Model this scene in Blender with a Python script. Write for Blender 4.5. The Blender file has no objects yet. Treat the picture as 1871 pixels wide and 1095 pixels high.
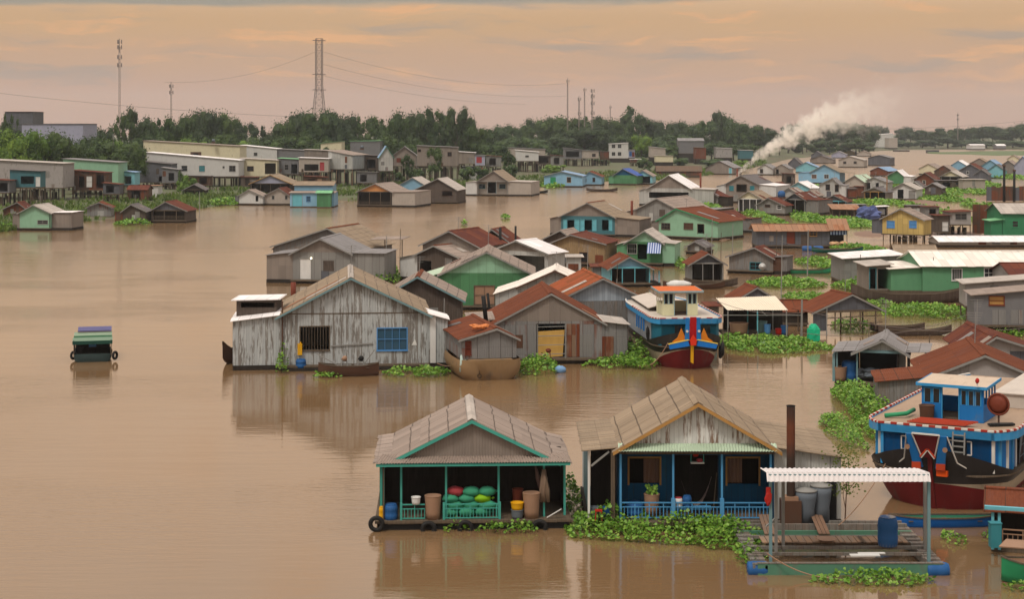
import bpy, math, random
from math import sin, cos, pi, radians, atan2, sqrt, hypot, floor
from mathutils import Vector, Matrix, noise as MN
random.seed(7)
SC = bpy.context.scene
COL = SC.collection
# ---- survey of the site: camera 18 m up, level, lens shifted down -------------------------------------------------
F, CX, YH, HC = 3000.0, 935.5, 236.0, 18.0
def px(x, y, z=0.0):
    Y = F * (HC - z) / (y - YH)
    return Vector(((x - CX) * Y / F, Y, z))
def zat(Y, y): return HC - (y - YH) * Y / F
def xat(Y, x): return (x - CX) * Y / F
def dist(y, z=0.0): return F * (HC - z) / (y - YH)

# ---- colour ---------------------------------------------------------------------------------------------------------
LIGHT = (1.02, 0.93, 0.84)
def lin1(c):
    c /= 255.0
    return c / 12.92 if c <= .04045 else ((c + .055) / 1.055) ** 2.4
def S(r, g, b, k=1.0):
    c = [lin1(v) / l * k for v, l in zip((r, g, b), LIGHT)]; y = .25 * c[0] + .6 * c[1] + .15 * c[2]
    return tuple(max(.004, min(.92, y + (v - y) * 1.08)) for v in c)

# ---- node helper ------------------------------------------------------------------------------------------------------
class NT:
    def __init__(s, tree): s.t = tree
    def n(s, typ, ins=(), **pr):
        nd = s.t.nodes.new(typ)
        for k, v in pr.items(): setattr(nd, k, v)
        for k, v in (ins.items() if isinstance(ins, dict) else enumerate(ins)):
            if v is None: continue
            if isinstance(v, bpy.types.NodeSocket): s.t.links.new(v, nd.inputs[k])
            else:
                if isinstance(v, tuple) and len(v) == 3 and nd.inputs[k].type == 'RGBA': v = (*v, 1)
                nd.inputs[k].default_value = v
        return nd
    def m(s, op, a, b=None, c=None, clamp=False):
        return s.n('ShaderNodeMath', [a, b, c], operation=op, use_clamp=clamp).outputs[0]
    def vm(s, op, a, b=None):
        return s.n('ShaderNodeVectorMath', [a, b], operation=op).outputs[0]
    def mix(s, f, a, b, blend='MIX'):
        nd = s.n('ShaderNodeMix', data_type='RGBA', blend_type=blend)
        for k, v in ((0, f), (6, a), (7, b)):
            if isinstance(v, bpy.types.NodeSocket): s.t.links.new(v, nd.inputs[k])
            else: nd.inputs[k].default_value = (*v, 1) if isinstance(v, tuple) else v
        return nd.outputs[2]
    def ss(s, v, a, b):
        return s.n('ShaderNodeMapRange', [v, a, b, 0., 1.], interpolation_type='SMOOTHSTEP').outputs[0]
    def noise(s, vec, scale, detail=3., rough=.55, out=0, dim='3D'):
        return s.n('ShaderNodeTexNoise', {'Vector': vec, 'Scale': scale, 'Detail': detail, 'Roughness': rough}, noise_dimensions=dim).outputs[out]
    def white(s, vec): return s.n('ShaderNodeTexWhiteNoise', [vec]).outputs[0]
    def xyz(s, a, b, c=0.): return s.n('ShaderNodeCombineXYZ', [a, b, c]).outputs[0]
    def sep(s, v): return s.n('ShaderNodeSeparateXYZ', [v]).outputs

def newmat(name):
    m = bpy.data.materials.new(name); m.use_nodes = True
    t = m.node_tree; t.nodes.clear()
    nt = NT(t)
    b = nt.n('ShaderNodeBsdfPrincipled'); o = nt.n('ShaderNodeOutputMaterial', [b.outputs[0]])
    return m, nt, b
def link(nt, b, **kw):
    for k, v in kw.items():
        k = k.replace('_', ' ')
        if isinstance(v, bpy.types.NodeSocket): nt.t.links.new(v, b.inputs[k])
        else: b.inputs[k].default_value = (*v, 1) if isinstance(v, tuple) and len(v) == 3 else v
_mc = {}
def cached(fn):
    def g(*a, **k):
        key = (fn.__name__, a, tuple(sorted(k.items())))
        if key not in _mc: _mc[key] = fn(*a, **k)
        return _mc[key]
    return g
def uvrand(nt):
    uv = nt.n('ShaderNodeTexCoord').outputs['UV']
    r = nt.m('MULTIPLY', nt.n('ShaderNodeObjectInfo').outputs['Random'], 91.)
    u, v, _ = nt.sep(uv)
    return u, v, r
RUST1, RUST2 = (.078, .022, .012), (.165, .050, .022)
@cached
def corr(col, rust=.1, seam=.6, pitch=.13, rough=.55, dirt=.5, bump=.35, rcol=None, lap=0.):
    """corrugated sheet metal or fibre cement: sheets of slightly different tone, streaks, rust, dark lapped seams"""
    m, nt, b = newmat('corrugated_sheet')
    u, v, r = uvrand(nt)
    su = nt.m('DIVIDE', u, .86); sv = nt.m('DIVIDE', nt.m('ADD', v, r), 2.3)
    wob = nt.noise(nt.xyz(nt.m('MULTIPLY', v, 1.1), r, 0.), 1., 2.)
    suw = nt.m('ADD', su, nt.m('MULTIPLY', nt.m('SUBTRACT', wob, .5), .06))
    sid = nt.white(nt.xyz(nt.m('FLOOR', su), nt.m('FLOOR', sv), r))
    st = nt.noise(nt.xyz(nt.m('MULTIPLY', u, 2.6), nt.m('MULTIPLY', v, .28), r), 1., 4., .6)
    big = nt.noise(nt.xyz(nt.m('MULTIPLY', u, .33), nt.m('MULTIPLY', v, .3), r), 1., 3.)
    fine = nt.noise(nt.xyz(nt.m('MULTIPLY', u, 9.), nt.m('MULTIPLY', v, 3.), r), 1., 3.)
    tone = nt.m('ADD', nt.m('MULTIPLY', sid, .20), nt.m('ADD', nt.m('MULTIPLY', st, .36 * dirt + .12), nt.m('MULTIPLY', big, .3 * dirt)))
    c = nt.mix(1., col, nt.n('ShaderNodeCombineColor', [nt.m('ADD', tone, .66 - .14 * dirt)] * 3).outputs[0], 'MULTIPLY')
    rm = nt.m('ADD', nt.m('ADD', nt.m('MULTIPLY', st, .42), nt.m('MULTIPLY', big, .48)), nt.m('MULTIPLY', sid, .16))
    th = .74 - .46 * rust
    rmask = nt.m('MULTIPLY', nt.ss(rm, th, th + .13), min(1., .25 + rust * 1.2) if rust > 0 else 0.)
    rc = nt.mix(fine, rcol[0] if rcol else RUST1, rcol[1] if rcol else RUST2)
    rc = nt.mix(nt.ss(sid, .2, .9), rc, nt.mix(.45, rc, RUST2))
    c = nt.mix(rmask, c, rc)
    if seam > 0:
        fr = nt.m('ABSOLUTE', nt.m('SUBTRACT', nt.m('FRACT', suw), .5))
        sm = nt.m('MULTIPLY', nt.ss(fr, .455, .485), nt.m('MULTIPLY', min(1., seam * 1.25), nt.ss(fine, .1, .45)))
        fv = nt.m('ABSOLUTE', nt.m('SUBTRACT', nt.m('FRACT', sv), .5))
        sm2 = nt.m('MULTIPLY', nt.ss(fv, .485, .497), .35 * seam)
        c = nt.mix(nt.m('MAXIMUM', sm, sm2), c, (.03, .022, .017))
    if lap:      # laps of the fibre sheets, running level along the slope
        lv_ = nt.m('ADD', nt.m('DIVIDE', v, .98), nt.m('MULTIPLY', nt.m('SUBTRACT', nt.noise(nt.xyz(nt.m('MULTIPLY', u, .9), r, nt.m('FLOOR', nt.m('DIVIDE', v, .98))), 1., 3.), .5), .05))
        fl_ = nt.m('ABSOLUTE', nt.m('SUBTRACT', nt.m('FRACT', lv_), .5))
        c = nt.mix(nt.m('MULTIPLY', nt.ss(fl_, .458, .48), lap), c, (.035, .026, .02))
        c = nt.mix(nt.m('MULTIPLY', nt.white(nt.xyz(nt.m('FLOOR', lv_), nt.m('FLOOR', su), nt.m('ADD', r, 3.))), .12), c, nt.mix(.5, c, (.05, .04, .032)))
    hgt = nt.m('ADD', nt.m('SINE', nt.m('MULTIPLY', u, 2 * pi / pitch)), nt.m('MULTIPLY', big, 1.4))
    bp = nt.n('ShaderNodeBump', {'Strength': bump, 'Distance': .02, 'Height': hgt}).outputs[0]
    link(nt, b, Base_Color=c, Roughness=nt.m('ADD', rough, nt.m('MULTIPLY', rmask, .25)), Normal=bp, Specular_IOR_Level=.14)
    return m
@cached
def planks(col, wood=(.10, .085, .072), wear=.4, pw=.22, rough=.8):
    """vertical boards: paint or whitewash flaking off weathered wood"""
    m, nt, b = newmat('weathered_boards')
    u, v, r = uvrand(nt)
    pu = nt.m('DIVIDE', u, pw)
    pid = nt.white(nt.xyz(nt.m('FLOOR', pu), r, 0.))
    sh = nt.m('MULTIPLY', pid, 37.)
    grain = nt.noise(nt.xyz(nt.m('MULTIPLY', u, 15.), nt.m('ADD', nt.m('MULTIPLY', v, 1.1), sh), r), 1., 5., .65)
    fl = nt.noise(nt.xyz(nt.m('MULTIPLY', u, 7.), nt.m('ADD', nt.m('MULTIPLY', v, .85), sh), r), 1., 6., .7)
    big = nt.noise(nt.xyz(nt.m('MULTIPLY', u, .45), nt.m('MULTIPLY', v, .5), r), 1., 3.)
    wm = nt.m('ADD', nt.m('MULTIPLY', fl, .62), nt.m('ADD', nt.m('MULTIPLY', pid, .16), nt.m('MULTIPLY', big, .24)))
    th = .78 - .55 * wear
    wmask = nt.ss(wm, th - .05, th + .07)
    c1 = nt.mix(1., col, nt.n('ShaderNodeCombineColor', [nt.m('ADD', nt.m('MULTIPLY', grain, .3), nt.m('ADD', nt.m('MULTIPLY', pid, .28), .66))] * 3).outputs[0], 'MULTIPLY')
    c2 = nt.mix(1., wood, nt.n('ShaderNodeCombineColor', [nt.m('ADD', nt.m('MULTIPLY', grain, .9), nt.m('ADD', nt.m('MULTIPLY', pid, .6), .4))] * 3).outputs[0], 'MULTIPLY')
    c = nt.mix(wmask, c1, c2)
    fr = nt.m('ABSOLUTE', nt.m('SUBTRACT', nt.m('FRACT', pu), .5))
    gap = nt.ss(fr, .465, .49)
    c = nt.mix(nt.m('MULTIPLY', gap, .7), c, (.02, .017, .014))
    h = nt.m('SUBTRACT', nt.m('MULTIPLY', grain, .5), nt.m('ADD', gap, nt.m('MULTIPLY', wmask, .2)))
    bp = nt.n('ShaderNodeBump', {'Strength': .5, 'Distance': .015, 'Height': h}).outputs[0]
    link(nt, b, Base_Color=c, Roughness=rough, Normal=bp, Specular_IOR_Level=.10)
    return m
@cached
def plain(col, var=.35, rough=.6, metal=0., stain=.25, stc=(.05, .04, .03), spec=.2):
    """painted, plastered or plastic surface with uneven tone and stains"""
    m, nt, b = newmat('worn_surface')
    u, v, r = uvrand(nt)
    st = nt.noise(nt.xyz(nt.m('MULTIPLY', u, 2.2), nt.m('MULTIPLY', v, .45), r), 1., 5., .62)
    big = nt.noise(nt.xyz(nt.m('MULTIPLY', u, .7), nt.m('MULTIPLY', v, .7), r), 1., 4.)
    c = nt.mix(1., col, nt.n('ShaderNodeCombineColor', [nt.m('ADD', nt.m('MULTIPLY', nt.m('ADD', st, big), var), 1. - var)] * 3).outputs[0], 'MULTIPLY')
    c = nt.mix(nt.m('MULTIPLY', nt.ss(nt.m('ADD', nt.m('MULTIPLY', st, .6), nt.m('MULTIPLY', big, .4)), .55 - .16 * max(0., stain - .5), .70 - .12 * max(0., stain - .5)), stain), c, stc)
    bp = nt.n('ShaderNodeBump', {'Strength': .15, 'Distance': .02, 'Height': st}).outputs[0]
    link(nt, b, Base_Color=c, Roughness=rough, Metallic=metal, Normal=bp, Specular_IOR_Level=spec)
    return m
@cached
def stripes(a, c2, w=.12):
    m, nt, b = newmat('striped_cloth')
    u, v, r = uvrand(nt)
    f = nt.ss(nt.m('ABSOLUTE', nt.m('SUBTRACT', nt.m('FRACT', nt.m('DIVIDE', u, w * 2)), .5)), .22, .28)
    link(nt, b, Base_Color=nt.mix(f, a, c2), Roughness=.7)
    return m
@cached
def leafmat(c1, c2, rough=.5, sc=.6, trans=.25):
    m, nt, b = newmat('foliage')
    tc = nt.n('ShaderNodeTexCoord').outputs['Object']
    r = nt.n('ShaderNodeObjectInfo').outputs['Random']
    v = nt.vm('ADD', tc, nt.xyz(nt.m('MULTIPLY', r, 50.), r))
    n1 = nt.noise(v, sc, 3.); n2 = nt.noise(v, sc * 7., 2.)
    f = nt.ss(nt.m('ADD', nt.m('MULTIPLY', n1, .55), nt.m('MULTIPLY', n2, .45)), .36, .64)
    c = nt.mix(f, c1, c2)
    c = nt.mix(1., c, nt.n('ShaderNodeCombineColor', [nt.m('ADD', nt.m('MULTIPLY', r, .5), .72), nt.m('ADD', nt.m('MULTIPLY', r, .35), .8), nt.m('ADD', nt.m('MULTIPLY', r, .3), .8)]).outputs[0], 'MULTIPLY')
    link(nt, b, Base_Color=c, Roughness=rough, Specular_IOR_Level=.3)
    tr = nt.n('ShaderNodeBsdfTranslucent', [c])
    ms = nt.n('ShaderNodeMixShader', [trans, b.outputs[0], tr.outputs[0]])
    nt.t.links.new(ms.outputs[0], nt.t.nodes['Material Output'].inputs[0])
    return m
@cached
def glassy(col=(.012, .014, .017)):
    m, nt, b = newmat('dark_glass')
    link(nt, b, Base_Color=col, Roughness=.12, Specular_IOR_Level=.5)
    return m

# ---- mesh builder ------------------------------------------------------------------------------------------------------
class MB:
    def __init__(s): s.v = []; s.f = []; s.mi = []; s.cur = 0
    def add(s, vs, fs):
        o = len(s.v); s.v += [tuple(p) for p in vs]
        for f in fs: s.f.append(tuple(i + o for i in f)); s.mi.append(s.cur)
        return s
    def quad(s, *p): return s.add(p, [tuple(range(len(p)))])
    def box(s, x0, x1, y0, y1, z0, z1):
        return s.add([(x0, y0, z0), (x1, y0, z0), (x1, y1, z0), (x0, y1, z0), (x0, y0, z1), (x1, y0, z1), (x1, y1, z1), (x0, y1, z1)],
                     [(3, 2, 1, 0), (4, 5, 6, 7), (0, 1, 5, 4), (1, 2, 6, 5), (2, 3, 7, 6), (3, 0, 4, 7)])
    def hexa(s, b, t):   # bottom four, top four (ccw from above)
        return s.add(list(b) + list(t), [(3, 2, 1, 0), (4, 5, 6, 7), (0, 1, 5, 4), (1, 2, 6, 5), (2, 3, 7, 6), (3, 0, 4, 7)])
    def slab(s, a, b, c, d, t):    # top quad a b c d, thickness t straight down
        A = [Vector(p) for p in (a, b, c, d)]; dn = Vector((0, 0, -t))
        return s.hexa([p + dn for p in A], A)
    def beam(s, p, q, w, h=None, up=(0, 0, 1)):
        h = h or w; p = Vector(p); q = Vector(q); d = (q - p)
        if d.length < 1e-6: return s
        d.normalize(); up = Vector(up)
        if abs(d.dot(up)) > .98: up = Vector((0, 1, 0))
        x = d.cross(up).normalized() * (w / 2); z = x.cross(d).normalized() * (h / 2)
        r = [p - x - z, p + x - z, p + x + z, p - x + z]; t = [q - x - z, q + x - z, q + x + z, q - x + z]
        return s.add(r + t, [(3, 2, 1, 0), (4, 5, 6, 7), (0, 1, 5, 4), (1, 2, 6, 5), (2, 3, 7, 6), (3, 0, 4, 7)])
    def tube(s, pts, r, n=8, cap=True):
        P = [Vector(p) for p in pts]; R = r if isinstance(r, (list, tuple)) else [r] * len(P)
        o = len(s.v); ref = None
        for i, p in enumerate(P):
            d = (P[min(i + 1, len(P) - 1)] - P[max(i - 1, 0)]).normalized()
            if ref is None: ref = Vector((1, 0, 0)) if abs(d.x) < .8 else Vector((0, 0, 1))
            a = (ref - d * ref.dot(d)).normalized(); b = d.cross(a); ref = a
            for k in range(n):
                t = 2 * pi * k / n
                s.v.append(tuple(p + (a * cos(t) + b * sin(t)) * R[i]))
        for i in range(len(P) - 1):
            for k in range(n):
                k2 = (k + 1) % n
                s.f.append((o + i * n + k, o + i * n + k2, o + (i + 1) * n + k2, o + (i + 1) * n + k)); s.mi.append(s.cur)
        if cap:
            s.f.append(tuple(o + k for k in reversed(range(n)))); s.mi.append(s.cur)
            e = o + (len(P) - 1) * n
            s.f.append(tuple(e + k for k in range(n))); s.mi.append(s.cur)
        return s
    def lathe(s, prof, c=(0, 0, 0), n=14):
        o = len(s.v)
        for r, z in prof:
            for k in range(n):
                t = 2 * pi * k / n; s.v.append((c[0] + r * cos(t), c[1] + r * sin(t), c[2] + z))
        for i in range(len(prof) - 1):
            for k in range(n):
                k2 = (k + 1) % n
                s.f.append((o + i * n + k, o + i * n + k2, o + (i + 1) * n + k2, o + (i + 1) * n + k)); s.mi.append(s.cur)
        for i, rev in ((0, 1), (len(prof) - 1, 0)):
            if prof[i][0] > 1e-4:
                ids = [o + i * n + k for k in range(n)]
                s.f.append(tuple(reversed(ids) if rev else ids)); s.mi.append(s.cur)
        return s
    def torus(s, c, R, r, axis='y', n=18, m=8):
        o = len(s.v)
        for i in range(n):
            a = 2 * pi * i / n
            for j in range(m):
                b = 2 * pi * j / m; q = R + r * cos(b)
                p = (q * cos(a), r * sin(b), q * sin(a)) if axis == 'y' else ((r * sin(b), q * cos(a), q * sin(a)) if axis == 'x' else (q * cos(a), q * sin(a), r * sin(b)))
                s.v.append((c[0] + p[0], c[1] + p[1], c[2] + p[2]))
        for i in range(n):
            for j in range(m):
                s.f.append((o + i * m + j, o + ((i + 1) % n) * m + j, o + ((i + 1) % n) * m + (j + 1) % m, o + i * m + (j + 1) % m)); s.mi.append(s.cur)
        return s
    def prism(s, poly, y0, y1):      # polygon of (x, z), extruded in y
        n = len(poly)
        vs = [(x, y0, z) for x, z in poly] + [(x, y1, z) for x, z in poly]
        return s.add(vs, [tuple(range(n)), tuple(reversed(range(n, 2 * n)))] + [((i + 1) % n, i, n + i, n + (i + 1) % n) for i in range(n)])
    def wavy(s, a, b, c, d, pitch=.13, amp=.02, per=6):
        """corrugated sheet as real waves: a-b runs across the ribs, c-d opposite edge (d above a, c above b)"""
        a, b, c, d = map(Vector, (a, b, c, d))
        n = max(2, int((b - a).length / pitch * per)); nr = ((b - a).cross(d - a)).normalized()
        o = len(s.v)
        for i in range(n + 1):
            t = i / n; w = sin(t * (b - a).length / pitch * 2 * pi) * amp
            s.v.append(tuple(a.lerp(b, t) + nr * w)); s.v.append(tuple(d.lerp(c, t) + nr * w))
        for i in range(n):
            s.f.append((o + 2 * i, o + 2 * i + 2, o + 2 * i + 3, o + 2 * i + 1)); s.mi.append(s.cur)
        return s
    def blob(s, c, r, n=8, m=6, jit=.1, seed=0):
        rr = random.Random(seed)
        o = len(s.v); r = r if isinstance(r, tuple) else (r, r, r)
        for i in range(m + 1):
            ph = pi * i / m
            for k in range(n):
                t = 2 * pi * k / n; j = 1 + rr.uniform(-jit, jit) * (0 < i < m)
                s.v.append((c[0] + r[0] * sin(ph) * cos(t) * j, c[1] + r[1] * sin(ph) * sin(t) * j, c[2] + r[2] * cos(ph) * j))
        for i in range(m):
            for k in range(n):
                k2 = (k + 1) % n
                s.f.append((o + i * n + k2, o + i * n + k, o + (i + 1) * n + k, o + (i + 1) * n + k2)); s.mi.append(s.cur)
        return s
    def mesh(s, name, mats, smooth=False, uv=True):
        me = bpy.data.meshes.new(name)
        me.from_pydata(s.v, [], s.f)
        for m in (mats if isinstance(mats, (list, tuple)) else [mats]): me.materials.append(m)
        if any(s.mi): me.polygons.foreach_set('material_index', s.mi)
        if smooth: me.polygons.foreach_set('use_smooth', [True] * len(s.f))
        if uv:
            L = me.uv_layers.new(name='UVMap'); data = [0.] * (2 * len(me.loops)); vs = s.v
            for p in me.polygons:
                n = p.normal
                if abs(n.z) > .985: ux, uy, vx, vy, vz = 1, 0, 0, 1, 0
                else:
                    l = hypot(n.x, n.y); ux, uy = -n.y / l, n.x / l
                    vx, vy, vz = -n.z * uy, n.z * ux, n.x * uy - n.y * ux
                for li in p.loop_indices:
                    q = vs[me.loops[li].vertex_index]
                    data[2 * li] = q[0] * ux + q[1] * uy; data[2 * li + 1] = q[0] * vx + q[1] * vy + q[2] * vz
            L.data.foreach_set('uv', data)
        me.update()
        return me
    def build(s, name, mats, parent=None, smooth=False, uv=True):
        o = bpy.data.objects.new(name, s.mesh(name, mats, smooth, uv)); COL.objects.link(o)
        if parent is not None: o.parent = parent
        return o
def tag(o, label=None, cat=None, group=None, kind=None):
    for k, v in (('label', label), ('category', cat), ('group', group), ('kind', kind)):
        if v: o[k] = v
    return o
def empty(name, loc, rz=0., label=None, cat=None, group=None):
    o = bpy.data.objects.new(name, None); o.empty_display_size = .3; COL.objects.link(o)
    o.location = loc; o.rotation_euler = (0, 0, rz)
    return tag(o, label, cat, group)
def struct(name, mb, m, smooth=False, uv=True): return tag(mb.build(name, m, None, smooth, uv), kind='structure')
def copy_tree(o, parent=None):
    c = o.copy(); COL.objects.link(c)
    if parent is not None: c.parent = parent
    for ch in list(o.children): copy_tree(ch, c)
    return c
# ---- camera --------------------------------------------------------------------------------------------------------------
cam = bpy.data.cameras.new('camera'); co = bpy.data.objects.new('camera', cam); COL.objects.link(co)
co.location = (0, 0, HC); co.rotation_euler = (pi / 2, 0, 0)
cam.sensor_fit = 'HORIZONTAL'; cam.sensor_width = 36.; cam.lens = 36. * F / 1871.; cam.shift_y = (YH - 547.5) / 1871.
cam.clip_start = 1.; cam.clip_end = 20000.
SC.camera = co
SC.view_settings.view_transform = 'Standard'; SC.view_settings.look = 'None'; SC.view_settings.gamma = 1.
SC.view_settings.exposure = 0.
SC.cycles.max_bounces = 6; SC.cycles.diffuse_bounces = 3; SC.cycles.glossy_bounces = 3; SC.cycles.volume_bounces = 3
SC.cycles.transmission_bounces = 2; SC.cycles.transparent_max_bounces = 8
SC.cycles.sample_clamp_indirect = 4.
# ---- world: veiled evening sky ---------------------------------------------------------------------------------------------
SUN_EL, SUN_AZ = radians(58), radians(212)      # azimuth clockwise from +Y: behind the camera, to the left
wd = bpy.data.worlds.new('World'); SC.world = wd; wd.use_nodes = True
wt = wd.node_tree; wt.nodes.clear(); nt = NT(wt)
sky = nt.n('ShaderNodeTexSky', sky_type='NISHITA', sun_disc=False, sun_elevation=SUN_EL, sun_rotation=SUN_AZ, air_density=1.5, dust_density=4.)
tc = nt.n('ShaderNodeTexCoord').outputs['Generated']
dx, dy, dz = nt.sep(tc)
hyp = nt.m('SQRT', nt.m('ADD', nt.m('MULTIPLY', dx, dx), nt.m('MULTIPLY', dy, dy)))
el = nt.m('DIVIDE', dz, nt.m('MAXIMUM', hyp, .001))      # tangent of elevation
az = nt.m('ARCTAN2', dx, dy)
def ramp(f, stops, interp='EASE'):
    nd = nt.n('ShaderNodeValToRGB', [f]); cr = nd.color_ramp; cr.interpolation = interp
    while len(cr.elements) < len(stops): cr.elements.new(.5)
    for e, (p, c) in zip(cr.elements, stops): e.position = p; e.color = (*c, 1)
    return nd.outputs[0]
lx = lambda r, g, b: (lin1(r), lin1(g), lin1(b))
# tangent elevations: horizon 0 .. picture top .0787 .. zenith
elr = nt.m('MULTIPLY', el, 2.)
base = ramp(elr, [(0., lx(198, 156, 134)), (.045, lx(199, 158, 135)), (.085, lx(202, 162, 131)), (.13, lx(207, 166, 124)), (.19, lx(232, 196, 160)),
                  (.36, lx(236, 206, 178)), (.62, lx(226, 208, 190)), (1., lx(240, 232, 226))])
# long low cloud streaks
v1 = nt.xyz(nt.m('MULTIPLY', az, 12.), nt.m('MULTIPLY', el, 105.), 3.1)
warp = nt.noise(nt.xyz(nt.m('MULTIPLY', az, 9.), nt.m('MULTIPLY', el, 34.), 9.), 1., 4.)
n1 = nt.noise(nt.vm('ADD', v1, nt.xyz(0., nt.m('MULTIPLY', warp, 3.5))), 1., 6., .58)
lit = nt.m('MULTIPLY', nt.ss(n1, .53, .70), nt.ss(el, .005, .05))
v2 = nt.xyz(nt.m('MULTIPLY', az, 7.), nt.m('MULTIPLY', el, 60.), 17.4)
n2 = nt.noise(nt.vm('ADD', v2, nt.xyz(0., nt.m('MULTIPLY', warp, 2.))), 1., 5., .55)
drk = nt.m('MULTIPLY', nt.ss(n2, .52, .70), nt.ss(el, .012, .035))
c = nt.mix(nt.m('MULTIPLY', drk, .62), base, lx(158, 148, 142))
c = nt.mix(nt.m('MULTIPLY', lit, .85), c, lx(234, 176, 124))
# grey underside of the higher cloud sheet along the top of the view, thinning towards +X
edge = nt.m('ADD', nt.m('ADD', .0742, nt.m('MULTIPLY', nt.m('ADD', az, .1), .010)), nt.m('MULTIPLY', nt.m('SUBTRACT', nt.noise(nt.xyz(nt.m('MULTIPLY', az, 9.), nt.m('MULTIPLY', el, 40.), 2.), 1., 4.), .5), .010))
top = nt.m('MULTIPLY', nt.ss(nt.m('SUBTRACT', el, edge), -.0006, .003), nt.m('SUBTRACT', 1., nt.ss(el, .080, .092)))
c = nt.mix(nt.m('MULTIPLY', top, .85), c, lx(148, 146, 138))
c = nt.mix(1., c, nt.n('ShaderNodeCombineColor', [nt.m('ADD', 1., nt.m('MULTIPLY', nt.ss(el, .2, 1.3), .75))] * 3).outputs[0], 'MULTIPLY')   # overcast: the zenith outshines the horizon
cover = .93
skyv = nt.mix(cover, sky.outputs[0], nt.mix(1., c, (10., 10., 10.), 'MULTIPLY'))
bg = nt.n('ShaderNodeBackground', [skyv, .1])
nt.n('ShaderNodeOutputWorld', [bg.outputs[0]])
# ---- sun through the cloud veil ----------------------------------------------------------------------------------------------
sl = bpy.data.lights.new('sun', 'SUN'); so = bpy.data.objects.new('sun', sl); COL.objects.link(so)
sl.energy = 2.2; sl.angle = radians(12); sl.color = (1., .90, .78)
sd = Vector((sin(SUN_AZ) * cos(SUN_EL), cos(SUN_AZ) * cos(SUN_EL), sin(SUN_EL)))
so.rotation_euler = sd.to_track_quat('Z', 'Y').to_euler(); so.location = (0, -50, 80)

# ---- river ---------------------------------------------------------------------------------------------------------------------
m, nt, b = newmat('river_water')
gp = nt.n('ShaderNodeNewGeometry').outputs['Position']
gx, gy, gz = nt.sep(gp)
rip = nt.noise(nt.xyz(nt.m('MULTIPLY', gx, .55), nt.m('MULTIPLY', gy, 2.1), 0.), 1., 4., .6)
swl = nt.noise(nt.xyz(nt.m('MULTIPLY', gx, .10), nt.m('MULTIPLY', gy, .42), 4.), 1., 3., .5)
cat = nt.noise(nt.xyz(nt.m('MULTIPLY', gx, .018), nt.m('MULTIPLY', gy, .030), 7.), 1., 3., .55)
calm = nt.ss(cat, .46, .60)
hgt = nt.m('ADD', nt.m('MULTIPLY', rip, nt.m('ADD', nt.m('MULTIPLY', calm, .030), .005)), nt.m('MULTIPLY', swl, .022))
bp = nt.n('ShaderNodeBump', {'Strength': 1., 'Distance': 1., 'Height': hgt}).outputs[0]
silt = nt.noise(nt.xyz(nt.m('MULTIPLY', gx, .03), nt.m('MULTIPLY', gy, .02), 1.), 1., 4.)
link(nt, b, Base_Color=nt.mix(silt, (.158, .094, .044), (.190, .118, .060)), Roughness=nt.n('ShaderNodeMapRange', [gy, 90., 900., .06, .30]).outputs[0], IOR=2.1, Normal=bp)
WATER = m
w = MB(); w.quad((-3000, -200, 0), (3000, -200, 0), (3000, 5200, 0), (-3000, 5200, 0))
struct('river_water', w, WATER)
# ---- palette ---------------------------------------------------------------------------------------------------------------
R_ = {'tan': corr(S(142, 124, 110), .05, .15, rough=.75, bump=.12, lap=.75), 'tan2': corr(S(138, 118, 96), .05, .15, rough=.75, bump=.12, lap=.75), 'grey': corr(S(124, 117, 112), .05, .55),
      'greyd': corr(S(92, 84, 80), .18, .6), 'white': corr(S(232, 220, 210), .02, .3, dirt=.3), 'cream': corr(S(234, 218, 200), .02, .25, dirt=.25, bump=.6),
      'rust': corr(S(104, 62, 48), .92, .6, rough=.8), 'rustd': corr(S(86, 48, 44), .9, .5, rough=.85, rcol=((.060, .019, .014), (.125, .038, .026))), 'rustl': corr(S(150, 112, 86), .42, .5, rough=.8, rcol=((.22, .085, .038), (.30, .13, .06))),
      'rusto': corr(S(150, 76, 46), .65, .4, rough=.8, rcol=((.17, .045, .016), (.26, .085, .03))), 'green': corr(S(120, 168, 120), .04, .3), 'blue': corr(S(48, 78, 140), .03, .3), 'lblue': corr(S(126, 148, 168), .04, .4),
      'pale': corr(S(172, 158, 144), .04, .2, bump=.15, lap=.5), 'thatch': planks(S(104, 82, 66), (.08, .06, .045), .5, .15)}
LIGHT = (1.24, 1.13, 1.03)
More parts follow.
